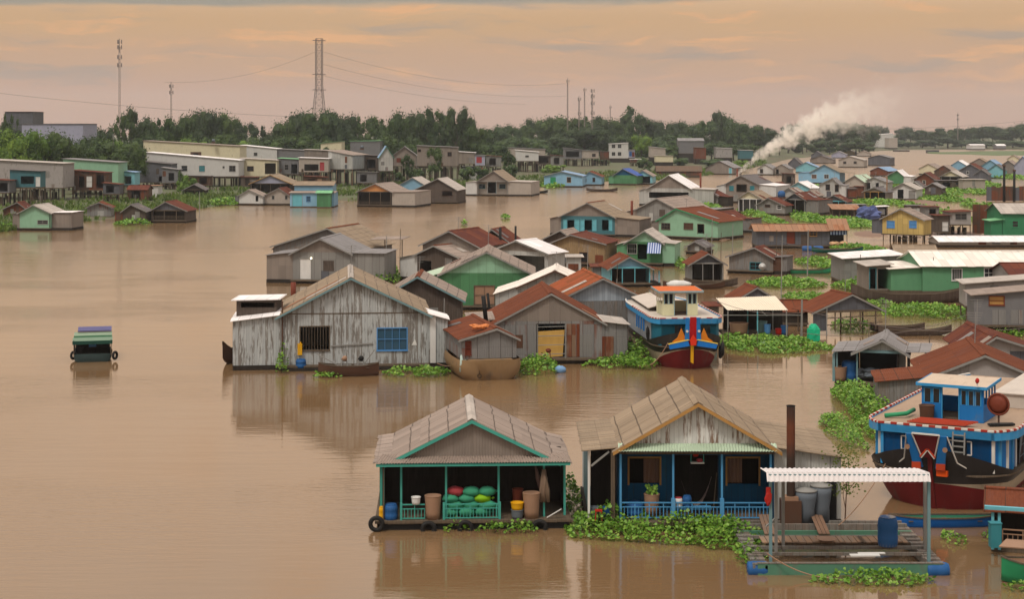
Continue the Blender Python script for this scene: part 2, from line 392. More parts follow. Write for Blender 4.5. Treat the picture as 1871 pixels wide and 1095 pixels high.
W_ = {'gcorr': corr(S(140, 134, 126), .05, .35, bump=.6), 'gdark': corr(S(98, 96, 98), .08, .4, bump=.6), 'wcorr': corr(S(186, 180, 170), .02, .3, bump=.6, dirt=.35), 'taupe': corr(S(138, 124, 112), .04, .12, bump=.5),
      'grust': corr(S(138, 132, 126), .40, .5, bump=.6), 'brown': corr(S(92, 70, 56), .5, .6), 'plank': planks(S(130, 124, 118), (.115, .10, .088), .45), 'plankd': planks(S(96, 82, 72), (.06, .048, .04), .55),
      'wwash': planks(S(184, 182, 176), (.125, .118, .108), .46, .20), 'flaky': planks(S(216, 210, 200), (.14, .095, .07), .37, .2), 'tanp': planks(S(158, 130, 96), (.14, .10, .066), .4, .25), 'bluep': planks(S(160, 164, 166), (.13, .12, .11), .25, .24), 'mint': plain(S(138, 170, 140), stain=.35),
      'mintc': corr(S(150, 184, 152), .02, .2, bump=.4), 'green': plain(S(98, 142, 104), stain=.4, stc=(.06, .08, .05)), 'greenc': corr(S(84, 128, 88), .03, .2, bump=.5), 'dkgreen': plain(S(58, 116, 80), stain=.15), 'lblue': plain(S(134, 168, 186), stain=.4, stc=(.14, .15, .15)),
      'blue': planks(S(24, 74, 104), (.012, .04, .06), .3, .3, .6), 'sky': plain(S(124, 156, 172), stain=.3), 'cream': plain(S(206, 192, 160), stain=.5, stc=(.18, .14, .09)), 'conc': plain(S(158, 148, 140), stain=.7), 'concd': plain(S(112, 108, 106), stain=.6),
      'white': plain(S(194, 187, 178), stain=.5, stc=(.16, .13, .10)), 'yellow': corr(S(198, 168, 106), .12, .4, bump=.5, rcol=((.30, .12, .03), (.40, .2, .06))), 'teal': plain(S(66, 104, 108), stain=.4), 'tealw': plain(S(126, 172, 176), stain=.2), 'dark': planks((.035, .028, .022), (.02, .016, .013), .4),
      'lav': plain(S(156, 152, 164), stain=.15), 'beige': plain(S(164, 150, 136), stain=.5), 'rusty': corr(S(120, 86, 66), .8, .4, bump=.5), 'orange': plain(S(190, 130, 80), stain=.2)}
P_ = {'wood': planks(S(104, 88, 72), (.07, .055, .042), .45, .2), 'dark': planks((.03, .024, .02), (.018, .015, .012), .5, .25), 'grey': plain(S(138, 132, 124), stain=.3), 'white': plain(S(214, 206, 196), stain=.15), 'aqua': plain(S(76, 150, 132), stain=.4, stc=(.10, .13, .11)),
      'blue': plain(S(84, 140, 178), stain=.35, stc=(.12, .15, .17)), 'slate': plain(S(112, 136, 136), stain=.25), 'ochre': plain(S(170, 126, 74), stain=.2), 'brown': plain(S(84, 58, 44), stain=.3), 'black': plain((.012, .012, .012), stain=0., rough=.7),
      'teal': plain(S(60, 120, 124), stain=.2), 'lteal': plain(S(110, 170, 176), stain=.2), 'bluew': plain(S(90, 136, 180), stain=.1), 'red': plain(S(168, 44, 36), stain=.1), 'green': plain(S(60, 140, 96), stain=.1), 'paleg': corr(S(196, 208, 178), .02, .2, dirt=.3),
      'yellow': plain(S(214, 156, 40), stain=.15), 'dblue': plain(S(42, 84, 130), stain=.35), 'rust': plain(S(110, 52, 36), stain=.3), 'sack': plain(S(66, 140, 106), stain=.1, rough=.7), 'lime': plain(S(128, 170, 40), stain=.1), 'pinkr': plain(S(156, 62, 64), stain=.1),
      'tub': plain(S(150, 116, 92), stain=.35), 'bgrey': plain(S(100, 104, 108), stain=.3)}
GLASS = glassy(); BLUEGLASS = glassy((.02, .07, .12))
VILLAGE = 'floating houses of the river village'
def inplane(M, yaw, X, y, yo):
    """where the sight line of a survey pixel meets the front plane of a house (local u, z)"""
    c, s_ = cos(yaw), sin(yaw); k = (X - CX) / F
    u = (k * (M.y + yo * c) - M.x + yo * s_) / (c - k * s_)
    Yp = M.y + u * s_ + yo * c
    return u, HC - (y - YH) * Yp / F
def wall_holes(mb, x0, x1, z0, z1, y0, t, holes):
    us = sorted({x0, x1, *[min(max(h[i], x0), x1) for h in holes for i in (0, 1)]})
    zs = sorted({z0, z1, *[min(max(h[i], z0), z1) for h in holes for i in (2, 3)]})
    for a, b_ in zip(us, us[1:]):
        run = None
        for c_, d_ in zip(zs, zs[1:]):
            um, zm = (a + b_) / 2, (c_ + d_) / 2
            solid = not any(h[0] < um < h[1] and h[2] < zm < h[3] for h in holes)
            if solid: run = (run[0], d_) if run else (c_, d_)
            if (not solid or d_ == zs[-1]) and run:
                mb.box(a, b_, y0, y0 + t, *run); run = None
def opening(root, o, u0, u1, z0, z1, y, t, proud):
    """kinds: w glazed window, b barred, s shuttered, d shut door, o open doorway, k bare hole"""
    kind = o[0]
    if kind == 'k' and not proud: return
    fm = P_[o[5]] if len(o) > 5 and o[5] else P_['grey']; nb = o[6] if len(o) > 6 else 2
    fw = min(.08, (u1 - u0) * .14); ya, yb_ = y - .035, y + (.06 if not proud else .01)
    nm = 'door' if kind in 'do' else 'window'
    f = MB()
    f.box(u0 - fw, u0, ya, yb_, z0 - fw, z1 + fw); f.box(u1, u1 + fw, ya, yb_, z0 - fw, z1 + fw)
    f.box(u0, u1, ya, yb_, z1, z1 + fw)
    if nm == 'window': f.box(u0, u1, ya, yb_, z0 - fw, z0); f.box(u0 - fw - .03, u1 + fw + .03, ya - .05, ya, z0 - fw - .03, z0 - fw + .02)
    if kind in 'wbs':
        for i in range(1, nb):
            u = u0 + (u1 - u0) * i / nb; f.box(u - .018, u + .018, ya + .01, ya + .045, z0, z1)
        if kind != 'b' or nb < 5: f.box(u0, u1, ya + .012, ya + .043, (z0 + z1) / 2 - .02, (z0 + z1) / 2 + .02)
    fo = f.build(nm, fm, root)
    yp = (y + t * .6) if not proud else y - .012
    if kind == 'w' or proud and kind in 'bok': MB().box(u0, u1, yp, yp + .012, z0, z1).build('pane', BLUEGLASS if len(o) > 5 and o[5] == 'bluew' else GLASS, fo)
    if kind == 's': MB().box(u0, u1, yp - .01, yp + .012, z0, z1).build('shutter', P_[o[7]] if len(o) > 7 else fm, fo)
    if kind == 'd': MB().box(u0, u1, yp - .01, yp + .015, z0, z1).build('door_leaf', P_[o[7]] if len(o) > 7 else W_['plank'], fo)
def slope(mb, r0, r1, e1, e0, near, rnd, t=.05):
    """one roof slope, ridge r0-r1, eave e0-e1; near roofs are laid sheet by sheet"""
    r0, r1, e1, e0 = map(Vector, (r0, r1, e1, e0))
    L = (r1 - r0).length
    n = max(1, round(L / .86)) if near else 1
    up = Vector((0, 0, 1))
    for i in range(n):
        a, b_ = i / n, (i + 1) / n
        j = [up * rnd.uniform(-.005, .005) for _ in range(4)] if near else [up * 0] * 4
        sl_ = (e0 - r0).normalized() * (rnd.uniform(-.035, .035) if near else 0)
        ov_ = .03 / L if near and i < n - 1 else 0
        lift = up * (.010 * (i % 2)) if near else up * 0
        q = [r0.lerp(r1, a) + j[0] + lift, e0.lerp(e1, a) + j[1] + sl_ + lift, e0.lerp(e1, b_ + ov_) + j[2] + sl_ + lift, r0.lerp(r1, b_ + ov_) + j[3] + lift]
        nrm = (q[1] - q[0]).cross(q[3] - q[0])
        if nrm.z < 0: q = [q[0], q[3], q[2], q[1]]
        mb.slab(*q, t)
class House: pass
def G(label, xl, xr, yb, ye, ax, ay, bx, by, wall, roof, gab=None, trim=None, ov=.4, wl=None, wr=None, op=(), porch=0., posts=(), pm='grey', zb=0., yf=None, d=None, cap=None,
      cat='house', name='floating_house', group=VILLAGE, fwall=None, zf=None, ovf=.45, rail=None, deck=True, dmax=16., gholes=True, sidewall=True, base=True):
    M = px((xl + xr) / 2, yb, zb); sc = F / M.y; rnd = random.Random(label)
    zr, ze = zat(M.y, ay), zat(M.y, ye)
    Yk = F * (HC - zr) / max(by - YH, 1.); Xk = xat(Yk, bx); Xa = xat(M.y, ax)
    yaw = max(-.6, min(.6, atan2(-(Xk - Xa), Yk - M.y)))
    if d is None: d = max(3.5, min(dmax, hypot(Xk - Xa, Yk - M.y)))
    q = M.x / M.y; pw = (cos(yaw) - q * sin(yaw))
    w = (xr - xl) / sc / pw; rx = max(-w / 2 + .5, min(w / 2 - .5, (ax - (xl + xr) / 2) / sc / pw))
    if zf is None: zf = zat(M.y, yf) if yf else zb + .42
    near = sc > 9; t = .09
    root = empty(name, M, yaw, label, cat, group)
    h = House(); h.root, h.M, h.yaw, h.w, h.d, h.zf, h.ze, h.zr, h.rx, h.sc, h.near = root, M, yaw, w, d, zf, ze - M.z, zr, rx, sc, near
    zz = M.z     # local z = world z - M.z
    zr -= zz; ze -= zz; zf -= zz
    h.zr, h.ze, h.zf = zr, ze, zf
    loc = lambda X, y, yo=0.: (lambda uz: (uz[0], uz[1] - zz))(inplane(M, yaw, X, y, yo))
    h.loc = loc
    hw = w / 2
    # walls
    holes, dets = [], []
    for o in op:
        (u0, z1), (u1, z0) = loc(o[1], o[3], porch), loc(o[2], o[4], porch)
        inside = u0 > -hw - .1 and u1 < hw + .1 and z0 < ze
        u0, u1, z0, z1 = u0, u1, max(z0, zf + .02), (min(z1, ze - .06) if z0 < ze else z1)
        if inside: holes.append((u0, u1, z0, z1))
        dets.append((o, u0, u1, z0, z1, not inside))
    mb = MB()
    if fwall is not False and (porch == 0 or fwall is None): wall_holes(mb, -hw, hw, zf, ze, porch, t, holes)
    if sidewall:
        y0 = t if porch == 0 else 0.
        mb.box(-hw, -hw + t, y0, d, zf, ze); mb.box(hw - t, hw, y0, d, zf, ze)
    mb.box(-hw + t, hw - t, d - t, d, zf, ze)
    mb.prism([(-hw, ze), (hw, ze), (rx, zr - .03)], d - t, d)
    if gab is None: mb.prism([(-hw, ze), (hw, ze), (rx, zr - .03)], 0., t)
    mb.build('wall', W_[wall], root)
    if fwall not in (None, False):
        mb = MB(); wall_holes(mb, -hw + t, hw - t, zf, ze, porch, t, holes); mb.build('front_wall', W_[fwall] if isinstance(fwall, str) else fwall, root)
    if gab: MB().prism([(-hw, ze), (hw, ze), (rx, zr - .03)], -.012, t).build('gable', W_[gab], root)
    for dt in dets: opening(root, dt[0], *dt[1:5], porch, t, dt[5])
    if sc > 6 and porch == 0 and fwall is None and wall in ('gcorr', 'plank', 'plankd', 'taupe', 'tanp', 'gdark', 'wcorr', 'grust', 'brown', 'conc'): patches(root, rnd, -hw, hw, zf, ze, 0., holes, 1 + int(w / 2.5))
    # floor and floats
    if base:
        pf = .7 if sc > 12 else .35
        if yf is None:
            m2 = MB(); m2.box(-hw - .15, hw + .15, -pf, d + .3, zf - .14, zf)
            m2.build('deck', P_['wood'], root)
            m2 = MB(); m2.box(-hw - .05, hw + .05, -pf + .18, d + .2, -.5, zf - .143)
            m2.build('pontoon', P_['dark'], root)
        else:
            MB().box(-hw - .1, hw + .1, -.3, d + .1, zf - .16, zf - .003).build('floor_frame', P_['wood'], root)
            stilts(root, -hw, hw, 0., d, zf - .16, rnd)
    # roof
    zL = ze - ov * (zr - ze) / max(.3, rx + hw); zR = ze - ov * (zr - ze) / max(.3, hw - rx)
    m2 = MB()
    slope(m2, (rx, -ovf, zr), (rx, d + .3, zr), (-hw - ov, d + .3, zL), (-hw - ov, -ovf, zL), near, rnd)
    slope(m2, (rx, -ovf, zr), (rx, d + .3, zr), (hw + ov, d + .3, zR), (hw + ov, -ovf, zR), near, rnd)
    ro = m2.build('roof', R_[roof] if isinstance(roof, str) else roof, root)
    if 6 < sc < 30 and rnd.random() < .7 and roof not in ('white', 'cream'):
        for _ in range(rnd.randint(1, 3)):
            sg = rnd.choice((-1, 1)); a, b_ = sorted((rnd.uniform(.02, .6), rnd.uniform(.5, .98))); y0_ = rnd.uniform(-ovf + .05, d - 1.); E = (sg * (hw + ov), zL if sg < 0 else zR); k_ = lambda t: (rx + (E[0] - rx) * t, zr + (E[1] - zr) * t + .05)
            (xa, za), (xb, zb_) = k_(a), k_(b_); p_ = [(xa, y0_, za), (xb, y0_, zb_), (xb, y0_ + .86, zb_), (xa, y0_ + .86, za)]
            if sg < 0: p_ = [p_[0], p_[3], p_[2], p_[1]]
            MB().slab(*p_, .02).build('roof_patch', R_[rnd.choice(('rust', 'rustl', 'greyd', 'tan', 'pale', 'grey', 'rustd'))], ro)
    if sc > 5:
        c1 = MB(); k = .22
        for sg, zz2 in ((-1, (zr - ze) / max(.3, rx + hw)), (1, (zr - ze) / max(.3, hw - rx))):
            a = [(rx, -ovf - .02, zr + .055), (rx + sg * k, -ovf - .02, zr + .055 - k * zz2), (rx + sg * k, d + .32, zr + .055 - k * zz2), (rx, d + .32, zr + .055)]
            if sg > 0: c1.slab(*a, .03)
            else: c1.slab(a[0], a[3], a[2], a[1], .03)
        c1.build('ridge_cap', R_[cap or roof] if isinstance(cap or roof, str) else roof, ro)
        fb = MB(); fh = .16
        for sg, zE in ((-1, zL), (1, zR)):
            xe = sg * (hw + ov)
            p = [(rx, -ovf - .03, zr - .03), (xe, -ovf - .03, zE - .03), (xe, -ovf + .02, zE - .03), (rx, -ovf + .02, zr - .03)]
            if sg > 0: fb.slab(*p, fh)
            else: fb.slab(p[0], p[3], p[2], p[1], fh)
        fb.build('bargeboard', P_[trim or 'grey'], root)
    # side rooms / lean-to roofs
    for sg, wg in ((-1, wl), (1, wr)):
        if not wg: continue
        xo, yeo, wm, rm = wg[:4]; a0, a1 = (wg[4], wg[5]) if len(wg) > 5 else (0., 1.)
        uo, zo = loc(xo, yeo); ui = sg * (hw + .006); y0_, y1_ = d * a0 + .03, d * a1 - .02
        zi = ze - .08
        if abs(uo - ui) < .4: continue
        po = [(ui, zf), (uo, zf), (uo, zo), (ui, zi)]
        if sg < 0: po = [po[1], po[0], po[3], po[2]]
        m3 = MB()
        if wm:
            m3.prism(po, y0_, y0_ + .07); m3.prism(po, y1_ - .07, y1_)
            xx = sorted((uo, uo - sg * .07)); m3.box(xx[0], xx[1], y0_ + .07, y1_ - .07, zf, zo - .02)
            m3.build('side_wall', W_[wm], root)
        else:
            for yy in (y0_ + .1, y1_ - .1): MB().box(uo - sg * .15 - .05, uo - sg * .15 + .05, yy - .05, yy + .05, zf - .3, zo - .02).build('post', P_['white' if pm == 'blue' else pm], root)
        m3 = MB(); ue = uo + sg * .18; zx = zo + .06 - .18 * (zi - zo) / abs(uo - ui)
        slope(m3, (ui, y0_ - .25, zi + .06), (ui, y1_ + .2, zi + .06), (ue, y1_ + .2, zx), (ue, y0_ - .25, zx), near, rnd, .04)
        m3.build('side_roof', R_[rm], root)
        if base and yf is None:
            xx = sorted((ui, uo)); MB().box(xx[0], xx[1], -.1, y1_, -.4, zf - .02).build('side_pontoon', P_['dark'], root)
    if 6 < sc < 30 and rnd.random() < .5:
        m3 = MB(); ya, ha = rnd.uniform(.2, .8) * d, rnd.uniform(1.2, 2.4); m3.tube([(rx, ya, zr - .1), (rx + .05, ya, zr + ha)], .03, 5)
        for i in range(4): m3.beam((rx - .5 + .06 * i, ya, zr + ha - .05 - .16 * i), (rx + .5 - .06 * i, ya, zr + ha - .05 - .16 * i), .025)
        m3.build('aerial', P_['grey'], root)
    # porch posts and rail (px columns, front plane)
    pr = .045 if sc > 12 else .06
    for X in posts:
        u = loc(X, ye, -.1)[0]
        MB().box(u - pr, u + pr, -.14, -.14 + 2 * pr, zf - .05, ze - .02).build('post', P_[pm], root)
    if posts or porch: MB().box(-hw - .02, hw + .02, -.17, -.02, ze - .16, ze + .02).build('beam', P_[pm], root)
    if rail:
        u0, u1 = loc(rail[0], ye, -.1)[0], loc(rail[1], ye, -.1)[0]; railing(root, u0, u1, -.11, zf + .06, zf + rail[3], P_[rail[2]])
    return h
def railing(root, u0, u1, y, z0, z1, m, step=.16, name='railing'):
    r = MB()
    r.box(u0, u1, y - .03, y + .03, z1 - .05, z1); r.box(u0, u1, y - .022, y + .022, z1 - .24, z1 - .20); r.box(u0, u1, y - .022, y + .022, z0, z0 + .05)
    n = max(1, round((u1 - u0) / step))
    for i in range(n + 1):
        u = u0 + (u1 - u0) * i / n
        big = i % 4 == 0
        r.box(u - (.022 if big else .014), u + (.022 if big else .014), y - .014, y + .014, z0 + .05, (z1 - .05) if big else z1 - .24)
    return r.build(name, m, root)
def stilts(root, x0, x1, y0, y1, ztop, rnd, zbot=-1.2, step=2.3, pm=None):
    n = max(2, min(8, round((x1 - x0) / step) + 1))
    for row, yy in enumerate((y0 + .1, y1 - .3)):
        for i in range(n):
            x = x0 + .1 + (x1 - x0 - .2) * i / (n - 1); dx_ = rnd.uniform(-.15, .15); r = rnd.uniform(.07, .13)
            MB().tube([(x + dx_, yy, zbot), (x, yy, ztop + .01)], r, 6).build('stilt', pm or P_['wood'], root)
    b_ = MB()
    for i in range(3):
        xa, xb = sorted((rnd.uniform(x0, x1), rnd.uniform(x0, x1)))
        z_ = rnd.uniform(zbot + 1.6, ztop - .3) if ztop - .3 > zbot + 1.6 else ztop - .3
        b_.beam((xa, y0 + .02, z_), (xb, y0 + .02, z_ + rnd.uniform(-.3, .3)), .07, .12)
    b_.build('brace', P_['wood'], root)
    b_ = MB(); x = x0 + .2
    while x < x1 - .3:
        wv = rnd.uniform(.15, .6)
        if rnd.random() < .62: yy = rnd.uniform(.5, max(.8, (y1 - y0) * .8)); MB().box(x, min(x + wv, x1 - .1), yy, yy + .04, zbot, ztop - rnd.uniform(.02, .35) * (ztop - zbot) * .5).build('underfloor_board', P_['dark' if rnd.random() < .5 else 'wood'], root)
        x += wv * rnd.uniform(.7, 1.2)
def patches(root, rnd, x0, x1, z0, z1, y, holes, n):
    for _ in range(n):
        w = rnd.uniform(.5, 1.3); x = rnd.uniform(x0 + .1, max(x0 + .2, x1 - w - .1)); a = rnd.choice((z0 + .02, rnd.uniform(z0, (z0 + z1) / 2))); b_ = min(z1 - .08, a + rnd.uniform(.7, 1.9))
        if x + w > x1 - .05 or b_ - a < .3 or any(h[0] - .12 < x + w and x < h[1] + .12 and h[2] - .12 < b_ and a < h[3] + .12 for h in holes): continue
        MB().box(x, x + w, y - .016 - rnd.uniform(0, .008), y - .002, a, b_).build('wall_patch', W_[rnd.choice(('grust', 'gcorr', 'plankd', 'taupe', 'rusty', 'plank', 'wcorr', 'brown', 'gdark'))], root)
def T(label, xl, xr, yg, yf, tl, tr, d, wall, roof, zg=0., yaw=0., op=(), ridge=None, ov=.35, side=None, name='stilt_house', group='stilt houses along the far bank', cat='house', stilt=True, trim=None, posts=(), pm='grey', fwall=True, stm=None):
    """house seen on its long side: base line at yg, floor at yf, wall top tl / tr at the two ends (survey pixels)"""
    M = px((xl + xr) / 2, yg, zg); sc = F / M.y; rnd = random.Random(label); q = M.x / M.y; pw = cos(yaw) - q * sin(yaw)
    w = (xr - xl) / sc / pw; hw = w / 2; t = .09; near = sc > 9
    Yl, Yr = M.y - hw * sin(yaw), M.y + hw * sin(yaw)
    zf, zl, zrr = zat(M.y, yf) - zg, zat(Yl, tl) - zg, zat(Yr, tr) - zg
    root = empty(name, M, yaw, label, cat, group)
    h = House(); h.root, h.M, h.yaw, h.w, h.d, h.zf, h.sc = root, M, yaw, w, d, zf, sc
    loc = lambda X, y, yo=0.: (lambda uz: (uz[0], uz[1] - zg))(inplane(M, yaw, X, y, yo)); h.loc = loc
    zm = min(zl, zrr) - .02
    holes, dets = [], []
    for o in op:
        (u0, z1), (u1, z0) = loc(o[1], o[3]), loc(o[2], o[4])
        u0, u1 = max(u0, -hw + .15), min(u1, hw - .15); ins = z0 < zm - .2; z0 = max(z0, zf + .02); z1 = min(z1, zm - .06) if ins else z1
        if u1 - u0 < .1 or z1 - z0 < .1: continue
        if ins: holes.append((u0, u1, z0, z1))
        dets.append((o, u0, u1, z0, z1, not ins))
    mb = MB()
    if fwall: wall_holes(mb, -hw, hw, zf, zm, 0., t, holes)
    if abs(zl - zrr) > .05: mb.prism([(-hw, zm), (hw, zm), (hw, zrr), (-hw, zl)] if zl > zm + .03 and zrr > zm + .03 else ([(-hw, zm), (hw, zm), (-hw, zl)] if zl > zrr else [(-hw, zm), (hw, zm), (hw, zrr)]), 0., t)
    else: mb.box(-hw, hw, 0., t, zm, max(zl, zrr) - .003)
    mb.box(-hw, -hw + t, t, d, zf, zl - .01); mb.box(-hw + t, hw - t, d - t, d, zf, zm)
    if not side: mb.box(hw - t, hw, t, d, zf, zrr - .01)
    mb.build('wall', W_[wall], root)
    if side: MB().box(hw - t, hw, t, d, zf, zrr - .01).build('end_wall', W_[side], root)
    for dt in dets: opening(root, dt[0], *dt[1:5], 0., t, dt[5])
    if sc > 5 and wall in ('conc', 'gdark', 'plankd', 'brown', 'concd', 'taupe', 'beige', 'grust', 'wcorr'): patches(root, rnd, -hw, hw, zf, zm, 0., holes, 1 + int(w / 3.5))
    m2 = MB()
    if ridge is None:
        m2.slab((-hw - ov, -ov, zl + .06), (hw + ov, -ov, zrr + .06), (hw + ov, d + ov, zrr + .06), (-hw - ov, d + ov, zl + .06), .07)
    else:
        zg2 = zat(M.y + d / 2, ridge) - zg; k = (zg2 - zl) / (d / 2)
        for a, b_, sgn in ((0., -ov, 1), (0., d + ov, -1)):
            ya = b_; ze_ = zl - ov * k
            slope(m2, (-hw - ov, d / 2, zg2), (hw + ov, d / 2, zg2), (hw + ov, ya, ze_), (-hw - ov, ya, ze_), near, rnd)
        e = MB()
        for xx in (-hw, hw - t): e.add([(xx, .0, zl), (xx, d, zl), (xx, d / 2, zg2 - .05), (xx + t, .0, zl), (xx + t, d, zl), (xx + t, d / 2, zg2 - .05)], [(0, 2, 1), (3, 4, 5), (0, 1, 4, 3), (1, 2, 5, 4), (2, 0, 3, 5)])
        e.build('gable', W_[side or wall], root)
    ro = m2.build('roof', R_[roof], root)
    if ridge is not None and sc > 5: MB().box(-hw - ov, hw + ov, d / 2 - .18, d / 2 + .18, zg2 - .02, zg2 + .045).build('ridge_cap', R_[roof], ro)
    MB().box(-hw - .05, hw + .05, -.08, d, zf - .2, zf - .004).build('floor_frame', P_['wood'], root)
    for X in posts:
        u = loc(X, tl)[0]; MB().box(u - .06, u + .06, -.22, -.10, zf - .1, zm + .02).build('post', P_[pm], root)
    if stilt: stilts(root, -hw, hw, 0., d, zf - .2, rnd, zbot=-1.5, pm=stm)
    else: MB().box(-hw + .05, hw - .05, .02, d, -.5, zf - .2).build('pontoon', P_['dark'], root)
    return h
# ---- houses on the river, nearest rows first (survey pixels: left, right, base, eave, ridge front, ridge back) -----------
HS = {}
HS['open'] = G('open fronted floating house with aqua trim holding green feed sacks and barrels', 716, 1010, 962, 838, 862, 765, 857, 724, 'gcorr', 'tan', gab='taupe', trim='aqua', fwall=False, porch=2.8, sidewall=False, wl=(690, 846, None, 'tan'), wr=(1038, 846, None, 'tan'), posts=(701, 733, 815, 911, 994), pm='aqua', cap='pale', ov=.35, ovf=.25)
HS['blue'] = G('floating house with blue veranda railing, flaking white gable and green eave strip', 1131, 1414, 966, 815, 1274, 733, 1247, 691, 'blue', 'tan2', gab='flaky', trim='ochre', fwall='blue', porch=1.7, wl=(1070, 824, None, 'tan2'), wr=(1537, 836, 'wcorr', 'tan2', 0., .95), posts=(1134, 1230, 1319, 1408), pm='blue',
    op=(('o', 1150, 1205, 838, 884, 'ochre'), ('k', 1232, 1312, 832, 946), ('o', 1329, 1386, 838, 885, 'ochre')), rail=(1134, 1408, 'blue', .78), ov=.3, ovf=.5)
HS['plank'] = G('large whitewashed plank house with a blue four pane window and a barred window', 513, 781, 674, 573, 641, 506, 640, 484, 'wwash', 'tan2', trim='slate', wl=(425, 588, 'wwash', 'white', 0., .55), wr=(818, 584, 'wwash', 'white', 0., .3), cap='pale', zf=.35,
    op=(('b', 549, 601, 598, 639, 'wood', 10), ('w', 690, 743, 601, 639, 'bluew', 4)))
HS['rusty'] = G('grey sheet metal house with rust red roof and a yellow tarp hung in its doorway', 908, 1100, 664, 587, 1007, 535, 999, 525, 'grust', 'rust', gab='taupe', wr=(1147, 594, 'grust', 'pale', 0., .5), wl=(858, 592, None, 'tan', .2, .8), op=(('k', 980, 1033, 592, 654),), d=9., ovf=.2)
HS['g1'] = G('grey sheet metal house with ridged grey roof beside the wide empty river', 535, 640, 518, 461, 586, 435, 620, 426, 'gcorr', 'grey', gab='taupe', wl=(487, 467, 'taupe', 'grey', 0., .8), wr=(702, 464, 'gcorr', 'grey', 0., .75), op=(('d', 548, 568, 473, 510, 'grey', 1, 'white'),))
HS['g2'] = G('plank house with wide tan roof and red ridge behind the grey metal house', 500, 665, 498, 450, 600, 416, 653, 408, 'plank', 'tan2', cap='rust', wl=(493, 456, 'plank', 'tan', .1, .9))
HS['r1'] = G('brown grey house with a long dark rust roof at the river edge', 772, 874, 512, 447, 823, 421, 872, 415, 'taupe', 'rustd')
HS['r1b'] = G('low house with plain dark rust roof between two black chimney pipes', 872, 938, 500, 445, 900, 418, 920, 414, 'plankd', 'rustd')
HS['r2'] = G('weathered grey plank house with a white side annex and dark doorway', 762, 838, 516, 466, 796, 448, 838, 447, 'plankd', 'tan', wl=(731, 471, 'white', 'pale', 0., .8), cap='rust', op=(('k', 767, 788, 476, 506),))
HS['g3'] = G('big green house with tan roof and pale green eave strip', 806, 972, 566, 499, 889, 459, 893, 447, 'greenc', 'tan', gab='mintc', wl=(770, 512, 'greenc', 'paleg2', .1, .9), op=(('s', 867, 903, 523, 556, 'wood', 2, 'tub'),)) if False else None
R_['paleg'] = P_['paleg']
HS['g3'] = G('big green house with tan roof and pale green eave strip', 806, 972, 566, 499, 889, 459, 893, 447, 'greenc', 'tan', gab='mintc', wl=(772, 511, 'greenc', 'paleg', .1, .9), op=(('s', 867, 903, 523, 556, 'wood', 2, 'tub'),))
HS['w4'] = G('grey gabled house with one bright white roof slope and a shaded front', 902, 1001, 520, 459, 946, 439, 979, 436, 'wcorr', 'white', gab='taupe', op=(('k', 936, 995, 466, 500),))
HS['p5'] = G('tall brown grey plank house with tan roof behind the whitewashed house', 692, 842, 626, 545, 763, 504, 768, 496, 'tanp2' if 'tanp2' in W_ else 'plankd', 'tan', cap='rust', trim='slate', d=6.)
HS['w6'] = G('white corrugated house with stepped cream roof', 951, 1078, 592, 521, 1014, 493, 1017, 482, 'wcorr', 'cream', wl=(905, 537, 'wcorr', 'cream', 0., .9), trim='brown')
HS['r7'] = G('house with pale blue plank gable and long orange rust roof', 1010, 1190, 628, 550, 1100, 507, 1067, 491, 'plank', 'rusto', gab='bluep', dmax=11.)
# second line of the village, across the narrow channel
HS['c1'] = G('tan roofed house with turquoise shutters along its front, facing the river', 1025, 1123, 432, 395, 1074, 370, 1103, 366, 'teal', 'tan2', gab='taupe', wl=(1005, 399, 'taupe', 'tan', 0., .8), wr=(1168, 402, 'taupe', 'tan2', 0., .8), cap='rust',
    op=(('s', 1030, 1035, 402, 421, 'lteal', 1), ('k', 1037, 1049, 402, 421), ('s', 1051, 1058, 402, 421, 'lteal', 1), ('s', 1061, 1067, 402, 421, 'lteal', 1), ('k', 1068, 1081, 402, 421), ('s', 1083, 1089, 402, 421, 'lteal', 1), ('k', 1100, 1112, 402, 421), ('s', 1113, 1118, 402, 421, 'lteal', 1)))
HS['c2'] = G('large pale grey house with a white roof and a rusty stove pipe', 1183, 1262, 376, 344, 1222, 320, 1248, 315, 'wcorr', 'white', gab='taupe', wl=(1168, 348, 'wcorr', 'grey', 0., .8), wr=(1304, 347, 'wcorr', 'pale', 0., .6), op=(('k', 1186, 1258, 351, 362),))
HS['c3'] = G('wide low grey house with broad pinkish grey roof behind the mint green house', 1164, 1240, 412, 382, 1201, 362, 1255, 357, 'gcorr', 'tan', gab='gcorr', wl=(1130, 390, 'taupe', 'white', 0., .7), wr=(1310, 383, 'plankd', 'grey', 0., .6))
HS['c4'] = G('mint green house with rust brown roof, two windows and an open door', 1203, 1311, 437, 403, 1237, 381, 1257, 380, 'mint', 'rust', gab='mint', wl=(1180, 405, 'taupe', 'pale', .2, .9), trim='green', d=9., op=(('w', 1209, 1224, 408, 419, 'wood', 3), ('s', 1250, 1266, 408, 419, 'wood', 3, 'brown'), ('o', 1275, 1286, 410, 427, 'brown')))
HS['c5'] = G('pale green house with a blue and white striped awning on its front', 1145, 1210, 486, 442, 1178, 421, 1192, 416, 'greenc', 'pale', gab='mint', wl=(1127, 447, 'green', 'pale', 0., .8), wr=(1233, 446, 'mint', 'pale', 0., .8), op=(('b', 1147, 1163, 446, 463, 'grey', 4), ('k', 1165, 1182, 446, 474)))
HS['c6'] = G('tan plank house with red rust roof and a black window', 1008, 1104, 486, 443, 1044, 428, 1070, 422, 'tanp', 'rustd', op=(('w', 1059, 1073, 462, 479, 'brown', 1),))
HS['c7'] = G('small dark plank house with tan roof tucked beside the red roofed tan house', 992, 1050, 470, 437, 1025, 420, 1047, 416, 'plankd', 'tan')
